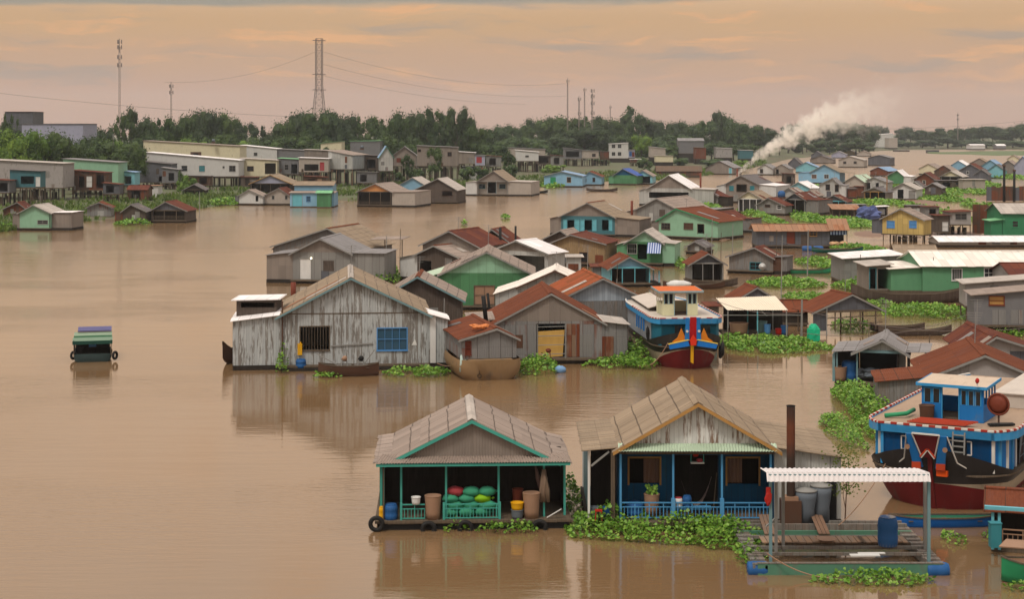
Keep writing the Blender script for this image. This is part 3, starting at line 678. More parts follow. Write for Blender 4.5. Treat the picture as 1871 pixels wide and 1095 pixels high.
HS['c8'] = G('open porch house with light blue gable and rust red roof slope', 1115, 1188, 524, 488, 1149, 468, 1132, 461, 'tealw', 'rust', gab='sky', fwall='dark', porch=2.2, posts=(1117, 1137, 1160, 1187), pm='lteal', wr=(1207, 494, None, 'rust', 0., .6))
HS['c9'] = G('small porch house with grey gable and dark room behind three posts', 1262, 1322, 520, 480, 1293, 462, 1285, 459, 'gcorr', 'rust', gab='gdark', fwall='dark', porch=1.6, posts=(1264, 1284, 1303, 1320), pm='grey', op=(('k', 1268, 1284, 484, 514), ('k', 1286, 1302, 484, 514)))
HS['c10'] = G('tiny grey hut with shallow roof between mint house and long tan shed', 1256, 1288, 464, 449, 1271, 440, 1276, 439, 'plank', 'greyd')
HS['c11'] = G('little plank hut with dark red roof beside the green reeds', 1296, 1340, 424, 398, 1318, 386, 1342, 384, 'plank', 'rustd', wr=(1374, 400, 'plank', 'rustd', .0, .8), op=(('d', 1320, 1330, 400, 420, 'brown', 1, 'dark'),))
HS['c12'] = G('low grey house with dark red roof beside the wide pinkish roof', 1268, 1312, 376, 357, 1290, 346, 1310, 345, 'plank', 'rustd', wr=(1330, 360, 'dark', 'rustd', 0., .6), op=(('k', 1290, 1302, 360, 372),))
HS['d1'] = T('long low metal shed with streaked tan roof and striped cloth over its open end', 1382, 1516, 454, 448, 420, 420, 4.5, 'gdark', 'rustl', ridge=409, ov=.5, name='floating_house', group=VILLAGE, stilt=False, op=(('d', 1438, 1452, 424, 446, 'brown', 1, 'rust'), ('w', 1480, 1492, 423, 431, 'ochre', 2)))
HS['d2'] = G('grey plank house with satellite dish by its dark window', 1332, 1412, 500, 468, 1380, 451, 1393, 448, 'plank', 'rustd', wr=(1438, 470, 'plank', 'greyd', 0., .8), op=(('w', 1371, 1390, 480, 493, 'teal', 2), ('d', 1414, 1426, 470, 498, 'brown', 1, 'brown')))
HS['d3'] = G('house with dark grey gable and rust roof behind the cream awning', 1349, 1414, 586, 544, 1383, 524, 1368, 519, 'gdark', 'rust', gab='gdark', ovf=.2)
HS['d5'] = G('open post frame house with dark grey gable and rust roof above bare stilts', 1487, 1612, 612, 567, 1556, 537, 1527, 531, 'gdark', 'rust', gab='gdark', fwall=False, porch=.1, sidewall=False, posts=(1526, 1554, 1572, 1600), pm='wood', ov=.3, ovf=.2, deck=False)
HS['d6'] = G('open boat shed with grey metal roof and white corrugated gable', 1566, 1652, 712, 641, 1613, 619, 1620, 603, 'wcorr', 'grey', gab='wcorr', fwall=False, porch=.1, sidewall=False, wl=(1525, 643, None, 'grey', 0., 1.), wr=(1695, 645, None, 'grey', 0., .9), posts=(1566,), pm='slate')
HS['d7'] = G('broad house with rust red roof and plain grey gable behind the big blue boat', 1694, 1905, 772, 690, 1799, 647, 1770, 617, 'conc', 'rust', gab='conc', wl=(1604, 698, 'plank', 'rust', .0, .55), ovf=.3)
HS['d8'] = G('further rust roofed house with short orange ridge at the water channel', 1778, 1905, 704, 640, 1818, 613, 1812, 610, 'conc', 'rustd', d=8.)
HS['e1'] = G('yellow metal house on stilts with two blue windows', 1612, 1687, 442, 399, 1647, 381, 1664, 380, 'yellow', 'tan', gab='yellow', yf=428, op=(('s', 1621, 1634, 404, 416, 'bluew', 1, 'bluew'), ('s', 1662, 1674, 404, 416, 'bluew', 1, 'bluew')), wl=(1593, 401, 'gdark', 'greyd', .0, .8), name='stilt_house')
HS['e2'] = T('tall dark green house with pale roof beside the brown metal fence', 1832, 1900, 436, 431, 389, 388, 9., 'dkgreen', 'pale', ridge=371, name='floating_house', group=VILLAGE, stilt=False, op=(('w', 1850, 1860, 404, 415, 'green', 1),))
HS['e2b'] = T('low green lean-to against the tall dark green house', 1811, 1831, 436, 431, 404, 401, 4., 'dkgreen', 'green', name='side_shed', group=VILLAGE, stilt=False, cat='shed')
HS['e4'] = T('small patched shack with grey window under a red brown roof', 1736, 1774, 432, 410, 388, 386, 5., 'conc', 'rustd', name='stilt_house', group=VILLAGE, op=(('w', 1746, 1766, 391, 401, 'grey', 2),))
HS['e4b'] = T('dark open shelter with white sheet hung under its red roof', 1712, 1735, 432, 424, 394, 394, 4., 'plankd', 'rustd', name='shelter', group=VILLAGE, cat='shelter', op=(('s', 1722, 1732, 406, 422, 'grey', 1, 'white'),))
HS['e5a'] = T('long house with pinkish white roof behind the cream roofed green house', 1718, 1905, 452, 447, 441, 441, 7., 'beige', 'white', ridge=431, name='floating_house', group=VILLAGE, stilt=False)
HS['e5b'] = T('house with plain tan roof beside the long cream roof', 1640, 1712, 488, 482, 466, 466, 8., 'concd', 'tan2', ridge=447, name='floating_house', group=VILLAGE, stilt=False, yaw=-.12)
HS['e5'] = T('long green house with cream corrugated roof and two white framed windows', 1686, 1905, 548, 532, 485, 485, 10., 'green', 'cream', ridge=458, name='floating_house', group=VILLAGE, stilt=True, op=(('b', 1740, 1757, 492, 512, 'white', 5), ('w', 1799, 1814, 491, 507, 'white', 2)))
HS['e5c'] = T('green front room with white slanted roof built onto the long green house', 1628, 1685, 547, 531, 492, 488, 8., 'green', 'cream', name='side_room', cat='house', group=VILLAGE)
HS['e5d'] = T('store room with open teal doors beside the green front room', 1587, 1627, 545, 530, 487, 483, 6., 'taupe', 'pale', name='store_room', group=VILLAGE, op=(('o', 1589, 1600, 491, 528, 'teal'), ('k', 1604, 1624, 492, 528)), cat='shed')
HS['e5e'] = T('grey box shaped house with flat pinkish roof above the hyacinths', 1543, 1649, 522, 516, 473, 466, 8., 'gcorr', 'white', name='floating_house', group=VILLAGE, stilt=False)
HS['e6'] = T('grey concrete house with white slab roof edge near the green house', 1764, 1905, 592, 560, 519, 508, 4., 'conc', 'pale', yaw=-.12, name='stilt_house', group=VILLAGE)
HS['e7'] = T('stained grey metal house with tan slab roof and an orange board on its wall', 1780, 1905, 612, 594, 540, 528, 4., 'concd', 'tan', yaw=-.12, name='stilt_house', group=VILLAGE, op=(('s', 1808, 1834, 538, 557, 'rust', 1, 'ochre'),))
HS['rr'] = T('dark red roofed block at the end of the long green house', 1853, 1905, 562, 552, 506, 506, 8., 'conc', 'rustd', ridge=480, name='floating_house', group=VILLAGE, stilt=False)
# ---- the middle and far village ---------------------------------------------------------------------------------------------
FV = [
 ('grey house with dark gable roof, teal windows and smoke rising behind it', 1326, 1387, 371, 336, 1354, 320, 1381, 318, 'taupe', 'greyd', dict(wl=(1309, 340, 'white', 'white'), wr=(1418, 340, 'white', 'white'), op=(('s', 1333, 1340, 340, 348, 'teal', 1), ('b', 1346, 1364, 337, 350, 'wood', 6), ('s', 1371, 1378, 340, 348, 'teal', 1)))),
 ('tan roofed porch house with yellowish gable and white posts', 1348, 1394, 390, 363, 1369, 349, 1406, 348, 'concd', 'tan2', dict(gab='cream', fwall='concd', porch=1.5, posts=(1350, 1358, 1370, 1382, 1392), pm='white')),
 ('plain grey house with one small window between two porch houses', 1383, 1434, 393, 374, 1405, 361, 1420, 360, 'gcorr', 'rustd', dict(op=(('w', 1398, 1407, 371, 378, 'brown', 1), ('w', 1420, 1427, 374, 382, 'white', 1)))),
 ('porch house with grey gable under a bright dark red roof', 1435, 1472, 392, 364, 1453, 352, 1482, 350, 'gdark', 'rustd', dict(fwall='dark', porch=1.5, posts=(1437, 1453, 1470), gab='gdark', wr=(1495, 366, 'plank', 'rustd'))),
 ('white walled house with tan roof behind the dark red roofed porch house', 1422, 1462, 372, 355, 1442, 343, 1456, 342, 'wcorr', 'tan', {}),
 ('teal gabled house with white roof beside the tall white house', 1440, 1480, 352, 343, 1459, 332, 1475, 330, 'tealw', 'white', dict(wr=(1494, 344, 'white', 'white'))),
 ('tall white grey house with black windows and pale roof', 1497, 1534, 363, 337, 1521, 325, 1528, 324, 'wcorr', 'grey', dict(wr=(1545, 339, 'white', 'grey'), op=(('w', 1509, 1516, 337, 347, 'brown', 1), ('w', 1526, 1532, 338, 350, 'brown', 1)))),
 ('little porch hut with dark red roof and teal posts among green plants', 1499, 1547, 386, 367, 1524, 356, 1534, 355, 'teal', 'rustd', dict(fwall='dark', porch=1.2, posts=(1501, 1512, 1532, 1545), pm='lteal', gab='gdark')),
 ('big sky blue house with tan roof in the middle of the village', 1481, 1534, 336, 314, 1506, 300, 1530, 297, 'lblue', 'tan2', dict(gab='sky', wl=(1459, 316, 'lblue', 'lblue'), wr=(1552, 317, None, 'tan2'), op=(('s', 1483, 1492, 319, 326, 'white', 1, 'brown'), ('w', 1506, 1514, 319, 326, 'white', 2)))),
 ('green grey house wall under a teal roof near the smoke', 1454, 1496, 316, 306, 1472, 296, 1480, 294, 'tealw', 'lblue', {}),
 ('long greyish white house with two dark windows past the sky blue house', 1532, 1578, 306, 292, 1552, 285, 1562, 284, 'beige', 'pale', dict(op=(('w', 1541, 1546, 295, 299, 'brown', 1), ('w', 1560, 1565, 295, 299, 'brown', 1)))),
 ('long dark grey house with jetty at the open water', 1586, 1626, 303, 288, 1606, 283, 1620, 282, 'gdark', 'grey', {}),
 ('purple grey roofed hut among far roofs', 1519, 1546, 289, 282, 1532, 276, 1538, 275, 'lav', 'grey', {}),
 ('dark roofed far hut at the upper river bend', 1482, 1504, 290, 283, 1492, 276, 1498, 275, 'gdark', 'greyd', {}),
 ('grey far house with wide roof behind the teal roof', 1480, 1522, 299, 291, 1500, 284, 1508, 283, 'taupe', 'greyd', {}),
 ('yellow roofed far hut behind the long greyish white house', 1540, 1566, 284, 279, 1552, 274, 1557, 273, 'yellow', 'pale', {}),
 ('pale far hut with brown roof next to the yellow roofed hut', 1566, 1590, 286, 280, 1577, 275, 1582, 274, 'beige', 'tan', {}),
 ('green gabled house with white roof slope facing the open water', 1620, 1651, 338, 321, 1639, 311, 1652, 309, 'greenc', 'white', dict(wr=(1664, 323, 'white', 'white'))),
 ('red brown gabled house with pale teal roof beside the green gable', 1590, 1622, 322, 312, 1605, 305, 1626, 304, 'rusty', 'lblue', {}),
 ('grey house with pale green roof and red panel by the tall white house', 1544, 1578, 352, 331, 1562, 320, 1584, 318, 'beige', 'paleg', dict(op=(('d', 1551, 1561, 342, 352, 'brown', 1, 'rust'),))),
 ('white gabled house with small dark doors beside the pale green roof', 1577, 1620, 352, 332, 1597, 323, 1608, 322, 'wcorr', 'grey', dict(op=(('k', 1583, 1590, 334, 346), ('k', 1600, 1606, 334, 347)))),
 ('clean white house with dark open door standing alone on a brown mudbank', 1629, 1674, 366, 345, 1650, 334, 1662, 332, 'white', 'pale', dict(op=(('o', 1640, 1651, 346, 365, 'white'), ('s', 1661, 1672, 349, 362, 'grey', 1, 'grey')))),
 ('brown open shed with tan railings under a sagging roof', 1578, 1618, 368, 350, 1598, 342, 1612, 341, 'taupe', 'greyd', dict(fwall='dark', porch=1., posts=(1580, 1590, 1605), pm='ochre')),
 ('yellowish gabled house in the far right cluster', 1679, 1714, 319, 308, 1696, 299, 1708, 298, 'cream', 'tan', {}),
 ('brown house with white edged roof beside the yellowish gable', 1707, 1741, 324, 312, 1724, 302, 1734, 301, 'brown', 'tan', dict(trim='white')),
 ('pale yellow gable above a dark porch on the far water', 1718, 1757, 344, 322, 1737, 312, 1748, 311, 'dark', 'pale', dict(gab='cream', fwall='dark', porch=1.5, posts=(1720, 1736, 1755))),
 ('dark rust gabled hut with small white window', 1670, 1708, 344, 327, 1690, 315, 1700, 314, 'rusty', 'rustd', dict(op=(('w', 1686, 1691, 330, 336, 'white', 1),))),
 ('pale blue gabled house with white edge at the river bend', 1735, 1768, 313, 303, 1751, 293, 1760, 292, 'sky', 'white', {}),
 ('dark gabled house with red roof edge in the far right cluster', 1752, 1794, 328, 311, 1773, 299, 1782, 298, 'gdark', 'rustd', dict(op=(('w', 1766, 1770, 313, 318, 'white', 1),))),
 ('wide tan roofed house in the far right cluster', 1772, 1806, 309, 298, 1789, 289, 1796, 288, 'taupe', 'tan2', {}),
 ('white blue gabled house with pale roof beside the wide tan roof', 1793, 1826, 322, 303, 1809, 292, 1818, 291, 'sky', 'lblue', {}),
 ('teal walled hut behind the tall dark river posts', 1806, 1834, 326, 310, 1820, 300, 1826, 299, 'tealw', 'greyd', {}),
 ('brown gabled house between the two dark river posts', 1828, 1856, 322, 303, 1842, 293, 1850, 292, 'taupe', 'tan', {}),
 ('grey blue house with white wall band at the picture edge', 1853, 1890, 324, 302, 1868, 286, 1872, 284, 'lav', 'lblue', {}),
 ('pale yellow house standing high at the far bend', 1840, 1862, 306, 290, 1851, 283, 1856, 282, 'cream', 'tan', {}),
 ('small grey hut with low roof ahead of the teal walled hut', 1780, 1806, 332, 318, 1793, 309, 1798, 308, 'gdark', 'greyd', {}),
 ('grey hut with pale roof at the near end of the open water', 1690, 1720, 358, 342, 1704, 334, 1712, 333, 'plankd', 'grey', {}),
 ('grey rounded far house with white door left of the smoke', 1289, 1340, 319, 306, 1315, 294, 1330, 293, 'taupe', 'grey', dict(op=(('d', 1332, 1337, 307, 317, 'white', 1, 'lteal'),))),
 ('white far house with dark windows partly behind the smoke', 1384, 1412, 320, 308, 1398, 300, 1408, 299, 'white', 'grey', dict(op=(('w', 1389, 1394, 309, 316, 'brown', 1),))),
 ('grey white far house with posts beside the smoke plume', 1413, 1442, 320, 308, 1428, 300, 1436, 299, 'beige', 'grey', dict(op=(('k', 1418, 1423, 309, 318),))),
 ('dark far hut just past the smoke plume', 1440, 1462, 308, 298, 1451, 288, 1458, 287, 'gdark', 'greyd', {}),
]
for r in FV: G(*r[:11], **{'dmax': 12., **r[11]})
# ---- floating houses moored along the far bank ---------------------------------------------------------------------------------
MO = 'floating houses moored along the far bank'
LV = [
 ('mint green floating house with pinkish roof and a small window awning', 36, 92, 421, 388, 62, 374, 88, 371, 'mint', 'pale', dict(wl=(23, 391, 'taupe', 'pale'), wr=(128, 389, 'taupe', 'white', .1, 1.), op=(('w', 69, 87, 403, 409, 'grey', 2), ('k', 90, 92, 391, 419)))),
 ('grey metal hut with rust red roof standing in bank reeds', 159, 203, 399, 378, 181, 369, 187, 367, 'grust', 'rust', {}),
 ('dark plank boathouse with a half grey half red roof', 224, 266, 408, 385, 240, 373, 252, 371, 'plankd', 'greyd', dict(wl=(210, 388, 'brown', 'rustd'))),
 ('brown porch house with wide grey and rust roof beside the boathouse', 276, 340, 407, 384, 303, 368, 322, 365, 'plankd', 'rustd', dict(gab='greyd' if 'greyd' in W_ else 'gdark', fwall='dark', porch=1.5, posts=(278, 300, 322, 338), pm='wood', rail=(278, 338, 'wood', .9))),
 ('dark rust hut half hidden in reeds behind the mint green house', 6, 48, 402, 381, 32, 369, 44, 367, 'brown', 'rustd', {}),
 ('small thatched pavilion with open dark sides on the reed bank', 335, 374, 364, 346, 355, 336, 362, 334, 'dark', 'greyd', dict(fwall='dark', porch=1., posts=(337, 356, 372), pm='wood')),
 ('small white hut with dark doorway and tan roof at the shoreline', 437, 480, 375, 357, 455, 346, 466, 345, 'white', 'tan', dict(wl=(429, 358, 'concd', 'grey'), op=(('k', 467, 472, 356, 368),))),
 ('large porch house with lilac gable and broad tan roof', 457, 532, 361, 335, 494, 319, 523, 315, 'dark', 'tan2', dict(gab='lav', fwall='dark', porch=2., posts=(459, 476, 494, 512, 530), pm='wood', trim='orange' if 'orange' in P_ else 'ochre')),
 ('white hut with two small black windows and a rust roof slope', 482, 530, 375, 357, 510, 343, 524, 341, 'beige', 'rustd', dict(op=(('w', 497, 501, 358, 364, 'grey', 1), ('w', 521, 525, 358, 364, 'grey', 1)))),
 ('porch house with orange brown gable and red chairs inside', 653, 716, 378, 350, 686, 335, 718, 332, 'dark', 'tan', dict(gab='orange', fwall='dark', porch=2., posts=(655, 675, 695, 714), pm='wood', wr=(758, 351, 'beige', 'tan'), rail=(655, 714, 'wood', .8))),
 ('bright blue gabled hut half hidden behind weathered plank house', 730, 776, 354, 337, 754, 324, 770, 322, 'sky', 'pale', dict(gab='sky')),
 ('weathered plank house with pale roof and two barred windows', 758, 834, 372, 346, 800, 326, 827, 322, 'plankd', 'pale', dict(op=(('b', 771, 784, 349, 358, 'brown', 4), ('b', 808, 826, 349, 358, 'brown', 5)))),
 ('white veranda house with tan hipped roof and teal doors', 871, 929, 358, 331, 902, 312, 929, 309, 'beige', 'tan2', dict(gab='taupe', wl=(851, 333, 'white', 'pale'), wr=(970, 333, 'beige', 'pale'), fwall='beige', porch=1.5, posts=(873, 891, 907, 927), pm='grey', op=(('w', 876, 886, 337, 344, 'teal', 1), ('o', 891, 906, 334, 353, 'teal'), ('w', 913, 923, 337, 344, 'teal', 1)))),
 ('pale blue long house with green door and blue roof', 994, 1064, 342, 321, 1026, 313, 1034, 311, 'lblue', 'lblue', dict(op=(('s', 1006, 1015, 324, 337, 'green', 1), ('w', 1036, 1043, 324, 333, 'ochre', 1)))),
 ('white blue house with tan and red roof beside the pale blue long house', 1065, 1099, 339, 322, 1077, 313, 1094, 309, 'sky', 'rust', dict(op=(('w', 1067, 1071, 326, 332, 'brown', 1), ('w', 1083, 1087, 325, 332, 'brown', 1)), d=9.)),
 ('dark green house with deep blue roof', 1121, 1163, 338, 320, 1138, 308, 1150, 307, 'greenc', 'blue', dict(gab='blue', wl=(1112, 322, 'green', 'grey'))),
 ('teal sided house with tan roof beside the deep blue roof', 1160, 1192, 337, 321, 1174, 311, 1186, 308, 'tealw', 'tan', dict(op=(('k', 1172, 1188, 322, 335),))),
 ('small grey hut pulled up on the grass behind the white veranda house', 856, 892, 334, 318, 872, 306, 884, 303, 'wcorr', 'rust', {}),
]
for r in LV: G(*r[:11], group=MO, **{'dmax': 12., **r[11]})
T('two storey house with lower front of pale blue boards and tan roof', 530, 610, 379, 377, 352, 352, 9., 'lblue', 'tan', ridge=349, name='floating_house', group=MO, stilt=False, op=(('w', 560, 567, 359, 368, 'bluew', 1), ('d', 534, 552, 355, 377, 'grey', 2, 'lteal')))
T('upper storey block of pale blue boards under an overhanging tan roof', 538, 608, 374, 351, 338, 338, 8., 'sky', 'tan2', ridge=331, name='upper_storey', group=MO, stilt=False, cat='house')
T('small bright green annex beside the pale blue two storey house', 579, 604, 380, 378, 352, 352, 4., 'greenc', 'green', ridge=348, name='annex', group=MO, stilt=False, cat='shed')
T('rust roofed shelter with yellow drum on the reedy bank', 233, 268, 372, 366, 346, 346, 6., 'brown', 'rustd', zg=.3, ridge=338, name='shelter', cat='shelter', group=MO, op=(('k', 240, 256, 349, 364),))
T('white box hut behind the rust roofed shelter', 262, 289, 366, 362, 340, 339, 5., 'white', 'rustl', zg=.3, name='hut', cat='hut', group=MO)
T('long moored barge house with brown thatch roof', 1200, 1282, 324, 321, 312, 312, 6., 'brown', 'thatch', ridge=303, name='thatched_barge', cat='houseboat', group=MO, stilt=False)
# ---- stilt houses on the bank -----------------------------------------------------------------------------------------------------
T('long beige concrete house on tall stilts', -40, 115, 376, 343, 291, 299, 10., 'conc', 'pale', op=(('b', 74, 82, 318, 328, 'grey', 3),))
T('dark teal front room with open balcony under the beige concrete house', 18, 74, 384, 342, 310, 313, 4., 'teal', 'greyd', op=(('k', 38, 62, 322, 336), ('s', 66, 73, 324, 340, 'white', 1, 'white')))
T('lean grey shack with torn awning at the bank corner', -30, 17, 386, 352, 327, 330, 5., 'concd', 'rustd', op=(('k', -6, 14, 334, 350),))
T('brown patched plank house with broken wall boards on stilts', 132, 192, 372, 347, 311, 316, 7., 'brown', 'rustd', op=(('k', 144, 154, 322, 342), ('s', 158, 168, 322, 342, 'wood', 1, 'white'), ('k', 176, 190, 320, 344)))
T('long light green house on stilts with thin sloping roof', 115, 216, 366, 337, 290, 297, 10., 'mint', 'tealroof' if 'tealroof' in R_ else 'grey', op=())
T('teal rear porch of the light green stilt house', 218, 246, 364, 338, 312, 315, 6., 'tealw', 'lblue', op=(('k', 222, 240, 322, 336),))
T('low rust roofed row behind the light green stilt house', 136, 222, 340, 322, 284, 289, 8., 'brown', 'rustd', zg=1.)
T('dark grey tin house with small yellow window on stilts', 240, 312, 352, 333, 293, 300, 9., 'gdark', 'greyd', op=(('w', 298, 306, 318, 330, 'ochre', 1), ('k', 290, 296, 322, 332)))
T('grey shed with brown door leaning on the dark grey tin house', 296, 325, 356, 334, 306, 310, 5., 'concd', 'grey', op=(('k', 308, 318, 316, 330),))
T('long white stilt house with square windows facing the reeds', 268, 436, 346, 322, 278, 293, 10., 'white', 'white', op=(('w', 332, 342, 303, 312, 'grey', 1), ('s', 364, 374, 303, 313, 'grey', 1, 'teal'), ('w', 407, 410, 304, 307, 'grey', 1), ('w', 419, 430, 303, 313, 'grey', 2)), zg=.5)
T('wide cream hall with dull red panel and a star emblem on its wall', 262, 438, 326, 320, 257, 267, 14., 'cream', 'tan', zg=1.6, stilt=False, name='hall', cat='hall')
T('white block house with roof antennas beside the cream hall', 440, 506, 322, 316, 265, 272, 12., 'white', 'white', zg=1.6, stilt=False, name='block_house', op=(('w', 464, 470, 279, 284, 'grey', 1),))
T('cream yellow stilt house with one dark window and balcony', 437, 506, 343, 322, 289, 293, 9., 'cream', 'pale', op=(('w', 452, 463, 304, 312, 'brown', 2), ('k', 484, 504, 298, 318)), zg=.6)
T('grey green stilt house with green porch roof', 509, 545, 342, 318, 289, 291, 8., 'concd', 'green', zg=.6, op=(('w', 520, 527, 301, 310, 'grey', 1), ('k', 532, 543, 300, 317)))
T('stilt house with pale sagging roof and washing on its balcony', 546, 600, 344, 314, 288, 290, 8., 'beige', 'white', zg=.6, op=(('k', 556, 582, 300, 312), ('s', 585, 592, 297, 311, 'pinkr', 1, 'pinkr')))
T('big beige metal house raised on concrete posts', 600, 644, 343, 309, 275, 284, 14., 'wcorr', 'tan', zg=.6, yaw=-.25, stm=P_['tub'])
T('beige side wing of the big metal house', 556, 600, 338, 306, 273, 275, 10., 'taupe', 'pale', zg=.8, stm=P_['tub'])
T('cluttered dark verandah house on thin posts', 646, 690, 341, 309, 283, 284, 9., 'plankd', 'greyd', zg=.6, op=(('k', 650, 664, 292, 306), ('k', 670, 686, 291, 307)))
G('grey gabled house with green roof edge behind the verandah house', 694, 718, 342, 285, 706, 267, 690, 262, 'wcorr', 'lblue', trim='green', zb=1., yf=312, name='stilt_house', group='stilt houses along the far bank', dmax=14.)
G('brown grey gabled house with red window shutters on posts', 719, 760, 337, 282, 739, 267, 747, 262, 'taupe', 'grey', zb=.8, yf=303, name='stilt_house', group='stilt houses along the far bank', op=(('s', 725, 732, 289, 296, 'rust', 2, 'rust'),), d=8.)
T('long grey concrete stilt house beside the bushy lone tree', 762, 836, 330, 303, 266, 269, 10., 'taupe', 'grey', zg=1., op=(('w', 764, 769, 273, 277, 'brown', 1), ('w', 818, 825, 278, 285, 'brown', 2)))
T('plain grey stilt shed with white roof edge', 837, 868, 322, 299, 277, 279, 8., 'taupe', 'white', zg=1.)
T('pink walled stilt hut beside the plain grey shed', 868, 886, 322, 302, 283, 284, 5., 'lav', 'grey', zg=1., op=(('s', 871, 880, 287, 297, 'pinkr', 1, 'pinkr'),))
T('white stilt house with small window standing on thin poles', 942, 984, 318, 294, 274, 278, 9., 'white', 'white', zg=.8, op=(('w', 960, 966, 284, 287, 'grey', 1),))
T('dark plank stilt shack with open front next to white stilt house', 979, 1006, 316, 300, 284, 285, 6., 'plankd', 'greyd', zg=.8, op=(('k', 984, 1002, 287, 298),))
T('low white roof shed behind the white stilt house', 918, 996, 306, 290, 269, 273, 9., 'beige', 'grey', zg=1.2)
T('grey house with sloping roof under the broad dark tree', 1030, 1064, 306, 290, 270, 274, 9., 'concd', 'grey', zg=1.2, op=(('k', 1034, 1058, 276, 287),))
T('grey white house on posts beside the white two storey house', 1063, 1094, 306, 289, 275, 276, 9., 'beige', 'grey', zg=1.2, op=(('w', 1082, 1088, 281, 286, 'brown', 1),))
T('white two storey house with four square windows', 1114, 1148, 300, 289, 263, 261, 9., 'white', 'white', zg=1.2, stilt=False, name='two_storey_house', op=tuple(('w', x, x + 6, y, y + 6, 'grey', 2) for x in (1118, 1129) for y in (264, 278)))
T('red and blue hung porch beside the white two storey house', 1148, 1160, 300, 288, 274, 274, 7., 'lav', 'pale', zg=1.2, stilt=False, name='porch', cat='porch', op=(('s', 1150, 1154, 277, 285, 'dblue', 1, 'dblue'), ('s', 1155, 1159, 278, 286, 'rust', 1, 'rust')))
T('small pinkish kiosk on posts at the grassy bank', 1152, 1172, 308, 297, 291, 291, 5., 'brown', 'white', zg=.6, name='kiosk', cat='kiosk')
T('white house with layered tin roofs among the trees', 1188, 1216, 304, 287, 268, 271, 9., 'beige', 'white', zg=1.2, stilt=False)
T('yellowish shed with cream roof in front of the layered roofs', 1198, 1230, 306, 296, 284, 285, 7., 'cream', 'pale', zg=1., stilt=False)
T('long grey roofed house deep among the trees', 1240, 1286, 300, 280, 257, 259, 10., 'concd', 'grey', zg=1.2, stilt=False, ridge=252)
T('red fronted house under the long grey roofed house', 1270, 1290, 302, 290, 269, 270, 7., 'rusty', 'tan', zg=1.2, stilt=False)
T('pale low house between trees near the smoke', 1308, 1338, 300, 288, 270, 271, 8., 'conc', 'white', zg=1.2, stilt=False)
T('teal shed with white roof by the bank trees', 1352, 1376, 302, 290, 274, 275, 8., 'teal', 'white', zg=1., stilt=False)
# town buildings behind the bank trees
T('pale grey apartment building with flat roof and end balconies', 40, 152, 322, 318, 226, 226, 18., 'lav', 'grey', zg=2.5, stilt=False, name='apartment_building', cat='building', group='town buildings')
T('dark blue grey tower block with flat red edged roof', 9, 60, 312, 308, 204, 204, 14., 'gdark', 'rustd', zg=2.5, stilt=False, name='tower_block', cat='building', group='town buildings')
G('ochre house with tiled gable in front of the apartment building', 112, 150, 322, 258, 118, 244, 110, 240, 'orange', 'rustd', zb=2., yf=318, name='town_house', group='town buildings', d=10.)
T('green roofed warehouse rising behind the bank houses', 640, 694, 310, 304, 258, 257, 14., 'concd', 'green', zg=2.5, stilt=False, name='warehouse', cat='warehouse', group='town buildings')
T('cream house with green roof among trees beside the warehouse', 586, 624, 312, 306, 262, 258, 12., 'cream', 'green', zg=2.5, stilt=False, name='town_house', group='town buildings')
T('tall white building alone on the far shore', 1606, 1632, 270, 269, 246, 244, 20., 'white', 'white', zg=1.5, stilt=False, name='riverside_building', cat='building', group='buildings on the hazy far shore')
T('white ended wing of the tall far building', 1624, 1640, 271, 270, 252, 252, 16., 'beige', 'white', zg=1.5, stilt=False, name='riverside_building', cat='building', group='buildings on the hazy far shore')
T('low white house at the tree foot on the far shore', 1774, 1800, 273, 272, 265, 265, 14., 'white', 'white', zg=1.2, stilt=False, name='riverside_house', group='buildings on the hazy far shore', ridge=263)
T('low hut with pale roof further along the far shore', 1822, 1838, 272, 271, 266, 266, 12., 'concd', 'white', zg=1.2, stilt=False, name='riverside_house', group='buildings on the hazy far shore', ridge=263)
T('long pale shed at the water on the hazy far shore', 1496, 1520, 273, 272, 265, 265, 14., 'conc', 'grey', zg=1.2, stilt=False, name='riverside_house', group='buildings on the hazy far shore')

